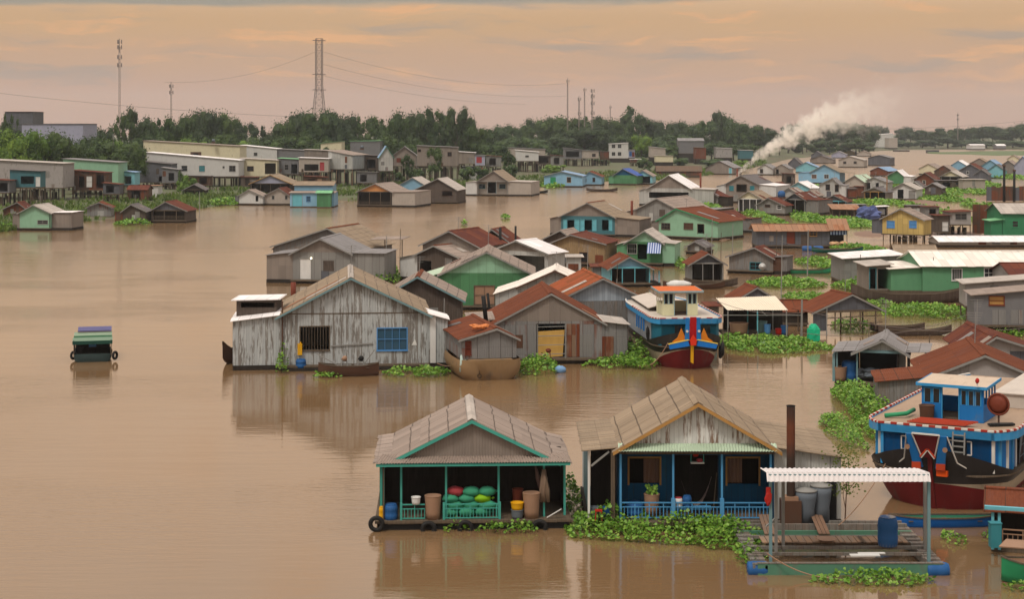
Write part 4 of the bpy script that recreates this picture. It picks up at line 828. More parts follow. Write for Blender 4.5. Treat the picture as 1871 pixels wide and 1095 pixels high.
# further rows that close the gaps
for r in [
 ('flat pale block behind the long beige concrete house', 6, 74, 340, 322, 286, 287, 9., 'white', 'grey', dict(zg=1.)),
 ('long low row of grey roofs behind the cream yellow stilt house', 506, 562, 324, 312, 272, 275, 10., 'concd', 'grey', dict(zg=1.2)),
 ('rust edged shed squeezed behind the sagging pale roof', 566, 604, 330, 314, 277, 279, 8., 'brown', 'rustd', dict(zg=1.)),
 ('dark plank stair porch between two gabled bank houses', 690, 718, 334, 318, 296, 297, 4., 'plankd', 'greyd', dict(zg=.6, op=(('k', 696, 712, 300, 316),))),
 ('white awning lean-to in front of the long grey stilt house', 760, 786, 332, 306, 284, 286, 4., 'plank', 'white', dict(zg=.6, op=(('k', 764, 780, 288, 304),))),
 ('small blue grey shed standing on grass by the pink stilt hut', 846, 870, 328, 322, 304, 304, 4., 'gdark', 'greyd', dict(zg=.4, op=(('s', 856, 864, 308, 318, 'bluew', 1, 'bluew'),))),
 ('grey tin hut with leaning posts under the dark broad tree line', 888, 916, 322, 304, 284, 286, 6., 'gcorr', 'rustd', dict(zg=.8, op=(('k', 894, 906, 289, 302),))),
 ('brown hut on stilts close to the white two storey house', 1097, 1113, 306, 291, 276, 277, 5., 'brown', 'greyd', dict(zg=1.)),
 ('patched grey stilt shack right of the dark plank stilt shack', 1006, 1030, 316, 302, 283, 285, 5., 'gcorr', 'rustd', dict(zg=.8, op=(('k', 1012, 1022, 288, 300),))),
 ('brown tin row with open fronts under the white stilt house', 340, 384, 352, 338, 321, 322, 4., 'brown', 'greyd', dict(zg=.4, op=(('k', 346, 360, 325, 337), ('k', 364, 378, 325, 337)))),
 ('dark store with plank door under the cream yellow stilt house', 440, 470, 350, 340, 323, 324, 4., 'plankd', 'rustd', dict(zg=.4, op=(('d', 448, 456, 326, 339, 'brown', 1, 'dark'),))),
 ('low brown shack with torn tin roof below the sagging pale roof', 556, 596, 352, 340, 322, 324, 4., 'brown', 'rustd', dict(zg=.4, op=(('k', 562, 576, 327, 339), ('s', 580, 588, 326, 337, 'wood', 1, 'tub')))),
 ('grey lean-to filling the gap under the cluttered verandah house', 652, 688, 346, 334, 314, 315, 4., 'concd', 'greyd', dict(zg=.4, op=(('k', 658, 670, 319, 332),))),
 ('tin shack with grey porch beside the brown patched plank house', 188, 218, 374, 354, 334, 337, 4., 'gdark', 'rustd', dict(zg=.3, op=(('k', 194, 208, 339, 352),))),
]: T(*r[:10], **r[10])
for r in [
 ('flat sheet roof on thin posts beside the plank hut', 1291, 1340, 428, 424, 395, 395, 3., 'plankd', 'pale', dict(fwall=False, posts=(1293, 1308, 1324, 1338), pm='wood')),
 ('narrow maroon sheet hut beside the tall white grey house', 1549, 1565, 363, 360, 345, 345, 4., 'rusty', 'greyd', {}),
 ('maroon and grey shed at the foot of the white gabled house', 1566, 1579, 361, 358, 341, 341, 4., 'brown', 'rustd', {}),
 ('long dark jetty house with low roof below the pale yellow gable', 1714, 1762, 348, 345, 330, 330, 5., 'plankd', 'greyd', dict(op=(('k', 1722, 1736, 333, 343), ('w', 1746, 1752, 333, 338, 'wood', 1)))),
 ('tan board enclosure at the water behind the jetty house', 1760, 1800, 351, 348, 328, 328, 5., 'beige', 'pale', {}),
 ('grey flat awning over a landing beside the brown open shed', 1550, 1582, 388, 386, 374, 374, 3., 'plankd', 'grey', dict(fwall=False, posts=(1552, 1566, 1580), pm='wood')),
 ('dark stacked barge hut on the channel beneath the sky blue house', 1433, 1453, 340, 337, 317, 318, 5., 'plankd', 'rustd', dict(op=(('k', 1437, 1446, 322, 334),))),
 ('narrow grey shack with teal door next to the cream awning', 1296, 1312, 616, 610, 560, 560, 3., 'taupe', 'rustd', dict(op=(('d', 1302, 1310, 574, 608, 'teal', 1, 'teal'),))),
 ('low lean-to of grey tin behind the tan plank house', 1100, 1132, 470, 464, 446, 447, 4., 'gdark', 'rustd', {}),
 ('small tin roofed kitchen behind the light blue gabled porch', 1084, 1112, 512, 506, 488, 487, 4., 'gcorr', 'rustd', {}),
 ('flat cream tin roof between the white house and the tan plank house', 1036, 1062, 500, 494, 470, 470, 4., 'wcorr', 'pale', {}),
 ('low grey tin landing hut at the mudbank edge', 1690, 1716, 398, 394, 378, 378, 4., 'plank', 'rustd', dict(op=(('k', 1698, 1710, 382, 393),))),
 ('dark tin roofed store behind the yellow stilt house', 1660, 1690, 394, 390, 376, 376, 4., 'brown', 'greyd', {}),
 ('white awning stall in the reeds by the low tan roofed shelter', 1604, 1622, 398, 394, 378, 377, 3., 'plankd', 'white', dict(fwall=False, posts=(1605, 1620), pm='wood')),
]: T(*r[:10], **{'name': 'floating_shack', 'group': VILLAGE, 'stilt': False, **r[10]})
G('small grey hut with dark red roof among the far roofs by the jetty', 1596, 1622, 346, 336, 1610, 328, 1618, 327, 'plank', 'rustd')
G('brown hut with pale roof edge behind the clean white house', 1656, 1684, 352, 340, 1671, 331, 1680, 330, 'brown', 'greyd', trim='white')
G('grey hut with maroon roof beside the teal gabled house', 1404, 1432, 352, 341, 1418, 333, 1428, 332, 'gcorr', 'rustd')
G('tan gabled hut in the row behind the porch houses', 1466, 1494, 370, 356, 1480, 347, 1490, 346, 'taupe', 'tan')
# ---- banks -----------------------------------------------------------------------------------------------------------------------
mg, nt, b = newmat('bank_soil')
gp = nt.n('ShaderNodeNewGeometry').outputs['Position']
n1 = nt.noise(nt.vm('MULTIPLY', gp, (.05, .05, .05)), 1., 5., .6); n2 = nt.noise(nt.vm('MULTIPLY', gp, (.6, .6, .6)), 1., 4., .6)
f = nt.ss(nt.m('ADD', nt.m('MULTIPLY', n1, .6), nt.m('MULTIPLY', n2, .4)), .36, .6)
link(nt, b, Base_Color=nt.mix(f, (.085, .060, .040), (.062, .088, .028)), Roughness=.9)
SHORE = [(-500, 440), (-150, 432), (0, 424), (60, 418), (140, 406), (215, 400), (290, 396), (345, 384), (400, 376), (480, 368), (620, 366), (640, 368), (760, 352), (860, 348), (985, 342), (1110, 331), (1215, 329), (1290, 321),
         (1345, 313), (1400, 301), (1440, 291), (1560, 278.5), (1640, 274.), (1720, 273.2), (1880, 272.8), (2400, 272.5)]
sp = [px(*p) for p in SHORE]
def shore_at(x):
    for (a, b_) in zip(SHORE, SHORE[1:]):
        if a[0] <= x <= b_[0]: return a[1] + (b_[1] - a[1]) * (x - a[0]) / (b_[0] - a[0])
    return SHORE[-1][1]
pts = []
for a, b_ in zip(SHORE, SHORE[1:]):
    n = max(1, int((b_[0] - a[0]) / 12))
    for i in range(n):
        t = i / n; x = a[0] + (b_[0] - a[0]) * t; y = a[1] + (b_[1] - a[1]) * t
        pts.append(px(x, y + MN.noise(Vector((x * .06, 3., 1.))) * (y - 236) * .014))
pts.append(sp[-1])
rows = [(-4, -.8), (0, -.02), (5, .35), (16, .5), (40, .8), (110, 1.5), (300, 2.4), (2800, 3.)]
mb = MB()
for p in pts:
    for k, (o, z) in enumerate(rows): mb.v.append((p.x * (1 + o / p.y), p.y + o, z + (MN.noise(Vector((p.x * .05, (p.y + o) * .05, 0))) * .25 if 1 < k < 6 else 0)))
R = len(rows)
for i in range(len(pts) - 1):
    for k in range(R - 1): mb.f.append((i * R + k, (i + 1) * R + k, (i + 1) * R + k + 1, i * R + k + 1)); mb.mi.append(0)
struct('river_bank', mb, mg, True, False)
def bank_z(o):
    for (a, za), (b_, zb_) in zip(rows, rows[1:]):
        if a <= o <= b_: return za + (zb_ - za) * (o - a) / (b_ - a)
    return 2.6
# low green spit on the far water
mb = MB(); n = 24; L_ = []
for i in range(n + 1):
    x = 1695 + (2300 - 1695) * i / n; k = min(1, i / 5)
    y0 = 280.5 + 3.8 * k + .4 * sin(i * 1.7); y1 = 280.3 - 3.5 * k
    a, c_ = px(x, y0), px(x, y1)
    for t, z in ((0, -.1), (.1, .8), (.5, 1.2), (.9, .8), (1, -.1)): mb.v.append((a.x + (c_.x - a.x) * t, a.y + (c_.y - a.y) * t, z))
for i in range(n):
    for k in range(4): mb.f.append((i * 5 + k, i * 5 + 5 + k, i * 5 + 6 + k, i * 5 + 1 + k)); mb.mi.append(0)
ms_, nt, b = newmat('spit_grass'); link(nt, b, Base_Color=nt.mix(nt.noise(nt.n('ShaderNodeNewGeometry').outputs['Position'], .05, 3.), (.05, .085, .03), (.10, .13, .045)), Roughness=.9)
struct('grassy_spit', mb, ms_, True, False)
# brown mud flats among the houses
mm, nt, b = newmat('wet_mud'); link(nt, b, Base_Color=nt.mix(nt.noise(nt.n('ShaderNodeNewGeometry').outputs['Position'], .4, 5.), (.11, .058, .032), (.19, .105, .062)), Roughness=.6)
for (cx_, cy_, rx_, ry_) in ((1690, 368, 52, 7), (1760, 352, 60, 4.5), (1590, 428, 34, 6), (1318, 432, 22, 9), (1826, 362, 44, 6), (1740, 428, 60, 7)):
    mb = MB(); c0 = px(cx_, cy_); n = 28; rr = random.Random(cx_)
    o0 = len(mb.v); mb.v.append((c0.x, c0.y, .25))
    for k in range(n):
        t = 2 * pi * k / n; j = 1 + rr.uniform(-.16, .16)
        p = px(cx_ + rx_ * cos(t) * j, cy_ + ry_ * sin(t) * j); mb.v.append((c0.x + (p.x - c0.x) * .7, c0.y + (p.y - c0.y) * .7, .18)); mb.v.append((p.x, p.y, -.15))
    for k in range(n):
        a, b2 = 1 + 2 * k, 1 + 2 * ((k + 1) % n); mb.f += [(0, b2, a), (a, b2, b2 + 1, a + 1)]; mb.mi += [0, 0]
    struct('mud_flat', mb, mm, True, False)
# ---- grasses and water plants ---------------------------------------------------------------------------------------------------------
GRASS = leafmat((.045, .088, .014), (.125, .195, .030), sc=.15)
HYA = leafmat((.060, .165, .016), (.160, .325, .040), rough=.40, sc=.9, trans=.35)
m, nt, b = newmat('hyacinth_leaf'); g_ = nt.n('ShaderNodeNewGeometry'); rnd_ = g_.outputs['Random Per Island']; big_ = nt.noise(g_.outputs['Position'], .9, 3.)
f_ = nt.m('ADD', nt.m('MULTIPLY', rnd_, .62), nt.m('MULTIPLY', big_, .5))
c_ = ramp(f_, [(0., (.040, .110, .014)), (.35, (.085, .205, .020)), (.6, (.155, .320, .036)), (.82, (.24, .40, .06)), (.93, (.24, .25, .07)), (1., (.17, .105, .05))], 'LINEAR')
link(nt, b, Base_Color=c_, Roughness=.42, Specular_IOR_Level=.3); tr_ = nt.n('ShaderNodeBsdfTranslucent', [c_]); ms_ = nt.n('ShaderNodeMixShader', [.3, b.outputs[0], tr_.outputs[0]]); nt.t.links.new(ms_.outputs[0], nt.t.nodes['Material Output'].inputs[0]); HYA = m
def tuft(mb, p, h, rr, n=4):
    for k in range(n):
        a = rr.uniform(0, 2 * pi); w = h * rr.uniform(.10, .2); l = rr.uniform(.15, .6) * h
        d = Vector((cos(a), sin(a), 0)); s_ = Vector((-sin(a), cos(a), 0)) * w
        q = p + d * rr.uniform(0, .4) * h
        mb.add([q - s_, q + s_, q + d * l * .6 + s_ * .6 + Vector((0, 0, h * .75)), q + d * l + Vector((0, 0, h * rr.uniform(.8, 1.1)))], [(0, 1, 2, 3)])
mb = MB(); rr = random.Random(3)
for i in range(11000):
    x = rr.uniform(-20, 1400); y = shore_at(x)
    p = px(x, y); o = rr.uniform(0, 1) ** 1.6 * 75
    if MN.noise(Vector((p.x * .035, (p.y + o) * .05, 5.))) + rr.uniform(-.3, .3) < -.12: continue
    q = Vector((p.x * (1 + o / p.y), p.y + o, bank_z(o) - .05)); tuft(mb, q, rr.uniform(.4, 1.0) * (1 + p.y / 1500), rr)
g = mb.build('grass', GRASS, None, False, False); tag(g, 'tall green grass and reeds covering the river bank', None, None, 'stuff')
def hyacinth(cx_, cy_, rx_, ry_, hgt=.4, dens=1., rot=0., sz=None, zz=0.):
    """floating mat of water hyacinth: rounded leaves on short stalks, mounded in the middle"""
    c0 = px(cx_, cy_); rr = random.Random(int(cx_ * 7 + cy_)); k = c0.y / F
    ra, rb = rx_ * k, (px(cx_, cy_ - ry_).y - px(cx_, cy_ + ry_).y) / 2
    sz = sz or max(.118, c0.y * .0012)
    n = int(min(9000, dens * 3.14 * ra * rb / (sz * sz) * 1.05)); mb = MB()
    for i in range(n):
        t = rr.uniform(0, 2 * pi); e = 1 + .32 * MN.noise(Vector((cos(t) * 1.6 + cx_, sin(t) * 1.6, cy_)))
        q = sqrt(rr.random()) * e; gx_, gy_ = ra * q * cos(t), rb * q * sin(t)
        nv = MN.noise(Vector((gx_ * .7 / max(1, k * 18) + cx_, gy_ * .7 / max(1, k * 18), 2.)))
        if nv < -.45 * (1.6 - dens) - .14: continue
        h = hgt * max(.08, (1 - q * q * .8)) * rr.uniform(.35, 1.3) * (1 + nv)
        L_ = sz * rr.uniform(.65, 1.3); a = rr.uniform(0, 2 * pi); tl = rr.uniform(.1, 1.15)
        d = Vector((cos(a) * cos(tl), sin(a) * cos(tl), sin(tl))); s_ = Vector((-sin(a), cos(a), rr.uniform(-.3, .3))) * L_ * .62
        p = Vector((c0.x + gx_, c0.y + gy_, h + .02 + zz))
        mb.add([p, p + d * L_ * .35 + s_, p + d * L_ * .9 + s_ * .75, p + d * L_ * 1.25, p + d * L_ * .9 - s_ * .75, p + d * L_ * .35 - s_], [(0, 1, 2, 3), (0, 3, 4, 5)])
        if rr.random() < .25: mb.add([p - s_ * .08, p + s_ * .08, (p.x, p.y, -.05)], [(0, 1, 2)])
    o = mb.build('water_hyacinth', HYA, None, False, False)
    return tag(o, 'floating mat of green water hyacinth on the brown river', None, None, 'stuff')
for a in [(1225, 975, 175, 20, .55, 1.3), (1120, 962, 85, 17, .75, 1.3), (1320, 985, 85, 22, .6, 1.2), (1372, 1024, 26, 26, .45, 1.), (1600, 1063, 108, 11, .3, 1.1), (1045, 920, 18, 28, .9, 1.), (1850, 985, 60, 10, .2, .5), (1745, 988, 22, 12, .25, .6),
          (835, 968, 34, 6, .35, .7), (930, 972, 60, 6, .35, .8), (1862, 1078, 30, 6, .3, .8), (765, 685, 62, 7, .45, 1.1), (600, 688, 30, 4, .3, .8), (518, 678, 12, 7, 1.3, 1.2), (983, 676, 40, 10, .8, 1.2), (1130, 668, 60, 8, .6, 1.1), (1165, 660, 40, 16, 1., 1.1),
          (1410, 632, 100, 15, .45, 1.5), (1345, 625, 34, 10, .4, 1.), (1585, 752, 48, 42, 1.1, 1.3), (1540, 795, 26, 30, .8, 1.), (1590, 790, 24, 22, .5, 1.), (1515, 775, 18, 10, .3, .7), (1700, 573, 86, 11, .6, 1.3), (1440, 520, 66, 8, .5, 1.1), (1420, 517, 40, 5, .4, 1.),
          (1520, 490, 24, 17, .7, 1.1), (1480, 548, 52, 8, .5, 1.1), (1575, 528, 44, 10, .8, 1.2), (1640, 524, 30, 6, .5, 1.), (1830, 606, 56, 9, .7, 1.), (1560, 455, 48, 7, .4, 1.1), (1600, 372, 60, 4, .6, 1.), (1720, 366, 50, 4, .6, 1.), (1800, 380, 30, 6, .7, 1.), (1480, 402, 30, 6, .7, 1.), (1655, 345, 30, 3, .6, .9), (1770, 336, 40, 4, .6, .9), (1470, 482, 16, 5, .5, 1.), (1545, 408, 52, 9, .6, 1.1), (1440, 388, 70, 6, .5, 1.1), (1395, 400, 16, 18, .7, 1.),
          (1290, 378, 24, 4, .5, .9), (1530, 382, 40, 6, .6, .9), (1690, 352, 50, 6, .6, .8), (1760, 350, 60, 6, .6, .8), (1840, 350, 50, 8, .6, .8), (1700, 388, 16, 14, 1., .8), (1520, 345, 40, 4, .5, .7), (1840, 325, 40, 4, .6, .8), (1243, 486, 10, 12, .9, 1.), (1290, 434, 24, 5, .5, .8),
          (1560, 600, 40, 8, .6, .7), (1600, 560, 40, 6, .4, .6), (848, 411, 5, 1.5, .6, 1.), (923, 399, 8, 2, .6, 1.), (18, 418, 24, 4, .8, .9), (240, 410, 30, 3, .7, .9), (415, 372, 40, 5, .9, .9), (1010, 340, 24, 4, .9, .9), (700, 510, 30, 12, 1.6, .9), (560, 672, 6, 5, .5, .8)]: hyacinth(*a)
# ---- trees ------------------------------------------------------------------------------------------------------------------------------
TREEM = [leafmat((.016, .040, .010), (.062, .108, .020), .6, 4.5), leafmat((.014, .032, .011), (.044, .076, .020), .6, 4.5), leafmat((.050, .115, .012), (.135, .225, .026), .6, 4.5)]
BARK = planks((.11, .085, .065), (.06, .05, .04), .5, .3)
def crown_mesh(kind, seed, nq, mat):
    rr = random.Random(seed); mb = MB(); L_ = []
    if kind == 'round': L_ = [(rr.gauss(0, .2), rr.gauss(0, .2), rr.uniform(.42, .86), rr.uniform(.13, .24)) for _ in range(15)] + [(0, 0, .6, .3)]
    elif kind == 'airy': L_ = [(rr.gauss(0, .22), rr.gauss(0, .22), rr.uniform(.32, .93), rr.uniform(.07, .17)) for _ in range(22)]
    elif kind == 'cone': L_ = [(rr.gauss(0, .13) * (1.25 - z), rr.gauss(0, .13) * (1.25 - z), z, .05 + .27 * (1. - z)) for z in [.16 + .8 * i / 15 for i in range(16)]]
    elif kind == 'wide': L_ = [(.42 * sqrt(rr.random()) * cos(t), .42 * sqrt(rr.random()) * sin(t), .80 - rr.uniform(0, .12), rr.uniform(.10, .17)) for t in [rr.uniform(0, 6.3) for _ in range(20)]] + [(0, 0, .78, .2)]
    elif kind == 'tall': L_ = [(rr.gauss(0, .09), rr.gauss(0, .09), z, rr.uniform(.10, .2) * (1.15 - .5 * z)) for z in [.12 + .8 * i / 13 for i in range(14)]]
    elif kind == 'bush': L_ = [(rr.gauss(0, .26), rr.gauss(0, .26), rr.uniform(.15, .75), rr.uniform(.16, .3)) for _ in range(12)]
    W = sum(l[3] ** 2 for l in L_)
    for i_, l in enumerate(L_):
        mb.blob((l[0], l[1], max(.1, l[2])), (l[3] * .74, l[3] * .74, l[3] * .62), 9, 6, .22, i_ + seed)
        for _ in range(int(nq * l[3] ** 2 / W) + 1):
            v = Vector((rr.gauss(0, 1), rr.gauss(0, 1), rr.gauss(0, 1))).normalized() * l[3] * (rr.uniform(.8, 1.1) if rr.random() < .72 else rr.uniform(1.05, 1.45))
            p = Vector(l[:3]) + Vector((v.x, v.y, v.z * .85))
            if p.z < .04: continue
            nrm = (v.normalized() + Vector((rr.gauss(0, .6), rr.gauss(0, .6), rr.gauss(.3, .6)))).normalized()
            a = nrm.orthogonal().normalized(); b_ = nrm.cross(a); s_ = rr.uniform(.014, .034); r_ = rr.uniform(0, 6.3)
            a, b_ = a * cos(r_) + b_ * sin(r_), b_ * cos(r_) - a * sin(r_)
            mb.add([p - a * s_, p - b_ * s_ * .6, p + a * s_, p + b_ * s_ * .6], [(0, 1, 2, 3)])
    return mb.mesh('crown', mat, False, False)
def trunk_mesh(kind, seed):
    rr = random.Random(seed); mb = MB(); top = .62 if kind != 'cone' else .9
    mb.tube([(0, 0, -.08), (.01, 0, .2), (rr.uniform(-.03, .03), 0, top)], [.032, .024, .008], 7)
    for k in range(5):
        a = rr.uniform(0, 6.3); z = rr.uniform(.22, .45); l = rr.uniform(.14, .3)
        mb.tube([(0, 0, z), (cos(a) * l * .5, sin(a) * l * .5, z + l * .5), (cos(a) * l, sin(a) * l, z + l * .8)], [.014, .009, .003], 5)
    return mb.mesh('trunk', BARK)
_proto = {}
_NQ = {'round': (4, 2600), 'airy': (4, 1700), 'cone': (2, 2400), 'wide': (2, 2400), 'tall': (3, 1900), 'bush': (3, 900)}
def proto(kind, m_i):
    if (kind, m_i) not in _proto:
        nv, nq = _NQ[kind]; _proto[kind, m_i] = [(crown_mesh(kind, 11 * i + len(kind) + m_i * 77, nq, TREEM[m_i]), trunk_mesh(kind, i)) for i in range(nv)]
    return _proto[kind, m_i]
_rt = random.Random(21)
def tree(x, ytop, Y, wpx, kind='round', mi=0, zb=1.8, label='', group=None, name='tree', squash=1.):
    h = zat(Y, ytop) - zb; w = wpx * Y / F
    cm, tm = _rt.choice(proto(kind, mi))
    fac = {'round': .80, 'airy': .80, 'cone': .62, 'wide': 1.06, 'tall': .50, 'bush': 1.05}[kind]; hf = {'wide': .95}.get(kind, .98)
    r = empty(name, (xat(Y, x), Y, zb - .1), _rt.uniform(0, 6.28), label, 'bush' if kind == 'bush' else 'tree', group)
    r.scale = (w / fac, w / fac, h / hf)
    for nm, me in (('crown', cm), ('trunk', tm)):
        o = bpy.data.objects.new(nm, me); COL.objects.link(o); o.parent = r
MARK = [(0, 'beside the pale apartment building'), (165, 'behind the slim aerial mast'), (300, 'behind the cream hall'), (440, 'left of the lattice tower'), (520, 'at the foot of the lattice tower'), (640, 'past the lattice tower'),
        (760, 'behind the long grey stilt house'), (860, 'behind the white veranda house'), (960, 'before the cluster of aerial masts'), (1110, 'near the white two storey house'), (1235, 'between the bank houses and the smoke'),
        (1340, 'behind the lower smoke'), (1420, 'veiled by the smoke plume'), (1590, 'beside the white building on the far shore'), (1680, 'on the hazy far shore'), (1790, 'at the far end of the hazy shore')]
KW = {'round': 'rounded', 'airy': 'loose airy', 'cone': 'tall cone shaped', 'wide': 'broad umbrella shaped', 'tall': 'slender upright', 'bush': 'low bushy'}
def treel(x, yt, Y, w, kind='round', mi=0, row='', zb=1.8):
    pl = [t for a, t in MARK if a <= x][-1] if x >= 0 else MARK[0][1]
    cw = ('dark green', 'dusky green', 'bright green')[mi]
    tree(x, yt, Y, w, kind, mi, zb, f'{row}{cw} {KW[kind]} {"bush" if kind == "bush" else "tree"} {pl}', f'trees {pl}', name={'bush': 'bush', 'cone': 'conical_tree', 'tall': 'slender_tree', 'wide': 'umbrella_tree'}.get(kind, 'broadleaf_tree'))
SKYLINE = [(-20, 232, 44), (8, 228, 30), (30, 236, 30), (75, 236, 44), (176, 236, 40), (200, 238, 36), (222, 214, 26, 'airy'), (242, 203, 34, 'airy'), (264, 226, 36, 'airy'), (278, 219, 34, 'airy'), (300, 219, 36, 'airy'), (318, 232, 36), (342, 214, 30), (358, 204, 32), (385, 207, 40), (408, 210, 40), (426, 220, 30, 'airy'), (446, 238, 36, 'airy'), (472, 229, 34, 'airy'), (490, 243, 26),
           (508, 236, 20, 'tall'), (526, 220, 38), (548, 208, 44), (574, 206, 46), (602, 205, 46), (626, 213, 36), (652, 222, 40, 'airy'), (676, 213, 38, 'airy'), (702, 216, 42, 'airy'), (726, 209, 38), (750, 208, 38), (772, 212, 34), (790, 200, 22, 'tall'), (806, 203, 22, 'tall'), (818, 199, 24, 'tall'), (836, 202, 34, 'airy'), (848, 212, 30), (866, 232, 36), (888, 238, 34), (908, 233, 34), (924, 231, 34),
           (944, 250, 34), (962, 230, 34), (982, 221, 38, 'airy'), (1003, 217, 42), (1024, 216, 42), (1046, 216, 38, 'airy'), (1066, 221, 38), (1088, 213, 34, 'airy'), (1108, 220, 40), (1128, 220, 36), (1147, 196, 46, 'cone'), (1168, 212, 34, 'airy'), (1186, 222, 34), (1204, 224, 36), (1226, 224, 34), (1250, 227, 40), (1272, 229, 34), (1296, 221, 36, 'airy'), (1310, 209, 28, 'airy'), (1326, 213, 36), (1346, 226, 34), (1366, 226, 36), (1388, 231, 32), (1406, 238, 30), (1424, 243, 26)]
FARLINE = [(1442, 229, 24), (1458, 226, 24), (1474, 232, 26), (1492, 234, 28), (1512, 229, 30), (1532, 224, 34), (1552, 227, 30), (1570, 226, 32), (1588, 230, 26), (1612, 231, 14, 'airy'), (1600, 246, 22), (1646, 236, 22), (1664, 233, 26), (1682, 238, 26), (1700, 241, 24), (1716, 236, 22, 'airy'), (1732, 239, 24), (1748, 235, 24), (1764, 238, 20, 'airy'), (1778, 233, 22), (1796, 231, 24), (1814, 232, 26), (1834, 240, 24), (1850, 231, 28), (1866, 226, 32), (1886, 226, 34)]
for i, t in enumerate(SKYLINE):
    x, yt, w = t[:3]; kd = t[3] if len(t) > 3 else 'round'
    Y = (600 if x < 330 else 680 if x < 900 else 960 if x < 1180 else 1000) + _rt.uniform(-25, 40)
    treel(x, yt - 1, Y, w * (1.12 if kd != 'tall' else 1.25), kd, 1 if _rt.random() < .45 else 0)
for i, t in enumerate(FARLINE):
    x, yt, w = t[:3]; kd = t[3] if len(t) > 3 else 'round'
    treel(x, yt - .5, 1560 + _rt.uniform(-40, 60) if x > 1590 else 1180 + _rt.uniform(-40, 40), w * 1.15, kd, 1)
# lower second row that closes the foot of the line
x = 150.
while x < 1430:
    base = shore_at(x); Y = dist(base) + (215 if x < 860 else 345) + _rt.uniform(-15, 30)
    yt = 246 + _rt.uniform(-5, 9) + (7 if 590 < x < 720 else 6 if 880 < x < 960 else 0) + (4 if x > 1180 else 0)
    treel(x, yt, Y, _rt.uniform(40, 56), ('round', 'bush', 'bush')[_rt.randrange(3)], 0 if _rt.random() < .75 else 2, 'low ')
    x += _rt.uniform(21, 27)
x = 1440.
while x < 1890:
    treel(x, 252 + _rt.uniform(-4, 5), 1480 if x > 1590 else 1120, _rt.uniform(34, 50), 'bush' if _rt.random() < .7 else 'round', 1, 'low '); x += _rt.uniform(21, 27)
# nearer trees and bushes among the bank houses
for t in [(28, 231, 430, 62, 'round', 2), (62, 232, 436, 64, 'round', 2), (96, 243, 440, 60, 'round', 0), (126, 256, 440, 50, 'round', 0), (10, 250, 470, 40, 'round', 0), (150, 262, 445, 44, 'round', 0), (190, 258, 470, 60, 'round', 0), (220, 262, 470, 56, 'round', 0), (250, 268, 460, 36, 'round', 0), (172, 252, 500, 50, 'round', 0),
          (12, 205, 560, 26, 'airy', 0), (1068, 231, 830, 92, 'wide', 1), (1035, 246, 830, 40, 'round', 1), (1040, 250, 820, 56, 'round', 1), (1090, 246, 830, 52, 'round', 1), (1172, 243, 800, 34, 'round', 2), (797, 268, 520, 26, 'airy', 0), (906, 264, 640, 44, 'round', 0), (890, 276, 620, 34, 'airy', 0), (930, 276, 560, 26, 'airy', 0), (1015, 272, 760, 30, 'round', 0),
          (1250, 264, 800, 40, 'round', 0), (1300, 262, 840, 46, 'round', 0), (1340, 264, 850, 44, 'round', 0), (1365, 264, 860, 40, 'round', 0), (1228, 266, 790, 30, 'round', 0), (745, 284, 500, 16, 'airy', 0)]: treel(*t, row='nearer ')
for t in [(340, 316, 440, 30, 'bush', 2), (352, 322, 430, 30, 'bush', 2), (328, 304, 445, 14, 'bush', 0), (880, 300, 540, 36, 'bush', 0), (935, 296, 545, 24, 'bush', 0), (1008, 296, 620, 40, 'bush', 2), (1016, 288, 740, 36, 'bush', 0), (1102, 288, 760, 40, 'bush', 0), (1176, 284, 770, 26, 'bush', 0), (1180, 286, 640, 30, 'bush', 0), (1240, 286, 740, 40, 'bush', 0), (1300, 288, 740, 44, 'bush', 0), (1320, 290, 690, 40, 'bush', 0), (1352, 290, 700, 30, 'bush', 2),
          (700, 300, 500, 36, 'bush', 0), (760, 304, 500, 28, 'bush', 0), (850, 300, 530, 30, 'bush', 0)]: treel(*t, row='', zb=.8)
# ---- masts, tower, cables --------------------------------------------------------------------------------------------------------------
STEEL = plain((.20, .17, .16), stain=.2, rough=.5); PALE = plain((.40, .34, .32), stain=.15)
def mast(x, yt, yb, Y, r, tiers, label, pale=False):
    zt, z0 = zat(Y, yt), 1.5; root = empty('aerial_mast', (xat(Y, x), Y, z0), 0, label, 'mast', 'aerial masts above the trees'); H_ = zt - z0
    m1 = MB()
    for k in range(3):
        a = 2 * pi * k / 3 + .4; m1.beam((cos(a) * r, sin(a) * r, 0), (cos(a) * r * .7, sin(a) * r * .7, H_ * .94), r * .34)
    n = int(H_ / (r * 3.2))
    for i in range(n):
        for k in range(3):
            a, b_ = 2 * pi * k / 3 + .4, 2 * pi * ((k + 1) % 3) / 3 + .4; z1, z2 = H_ * .94 * i / n, H_ * .94 * (i + 1) / n
            m1.beam((cos(a) * r * .9, sin(a) * r * .9, z1), (cos(b_) * r * .9, sin(b_) * r * .9, z2), r * .2)
    m1.build('shaft', PALE if pale else STEEL, root)
    MB().tube([(0, 0, H_ * .9), (0, 0, H_)], r * .3, 6).build('spire', STEEL, root)
    for z in tiers:
        for k in range(3):
            a = 2 * pi * k / 3; c_ = Vector((cos(a) * r * 1.9, sin(a) * r * 1.9, H_ * z))
            g_ = MB(); g_.beam((0, 0, H_ * z), tuple(c_), r * .2); g_.box(c_.x - r * .4, c_.x + r * .4, c_.y - r * .3, c_.y + r * .3, c_.z - r * 1.7, c_.z + r * 1.7); g_.build('panel_antenna', STEEL, root)
mast(218, 70, 236, 640, .46, (.975, .935, .86, .80), 'tallest slim mast with stacked antennas above the bank', True)
mast(312.5, 149, 236, 640, .40, (.95, .88), 'shorter slim mast with one antenna cluster at its top', True)
mast(1037, 142, 216, 900, .42, (.96,), 'plain thin mast, tallest of the distant cluster')
mast(1058, 175, 216, 900, .5, (.95, .72), 'short mast with round dish low in the distant cluster')
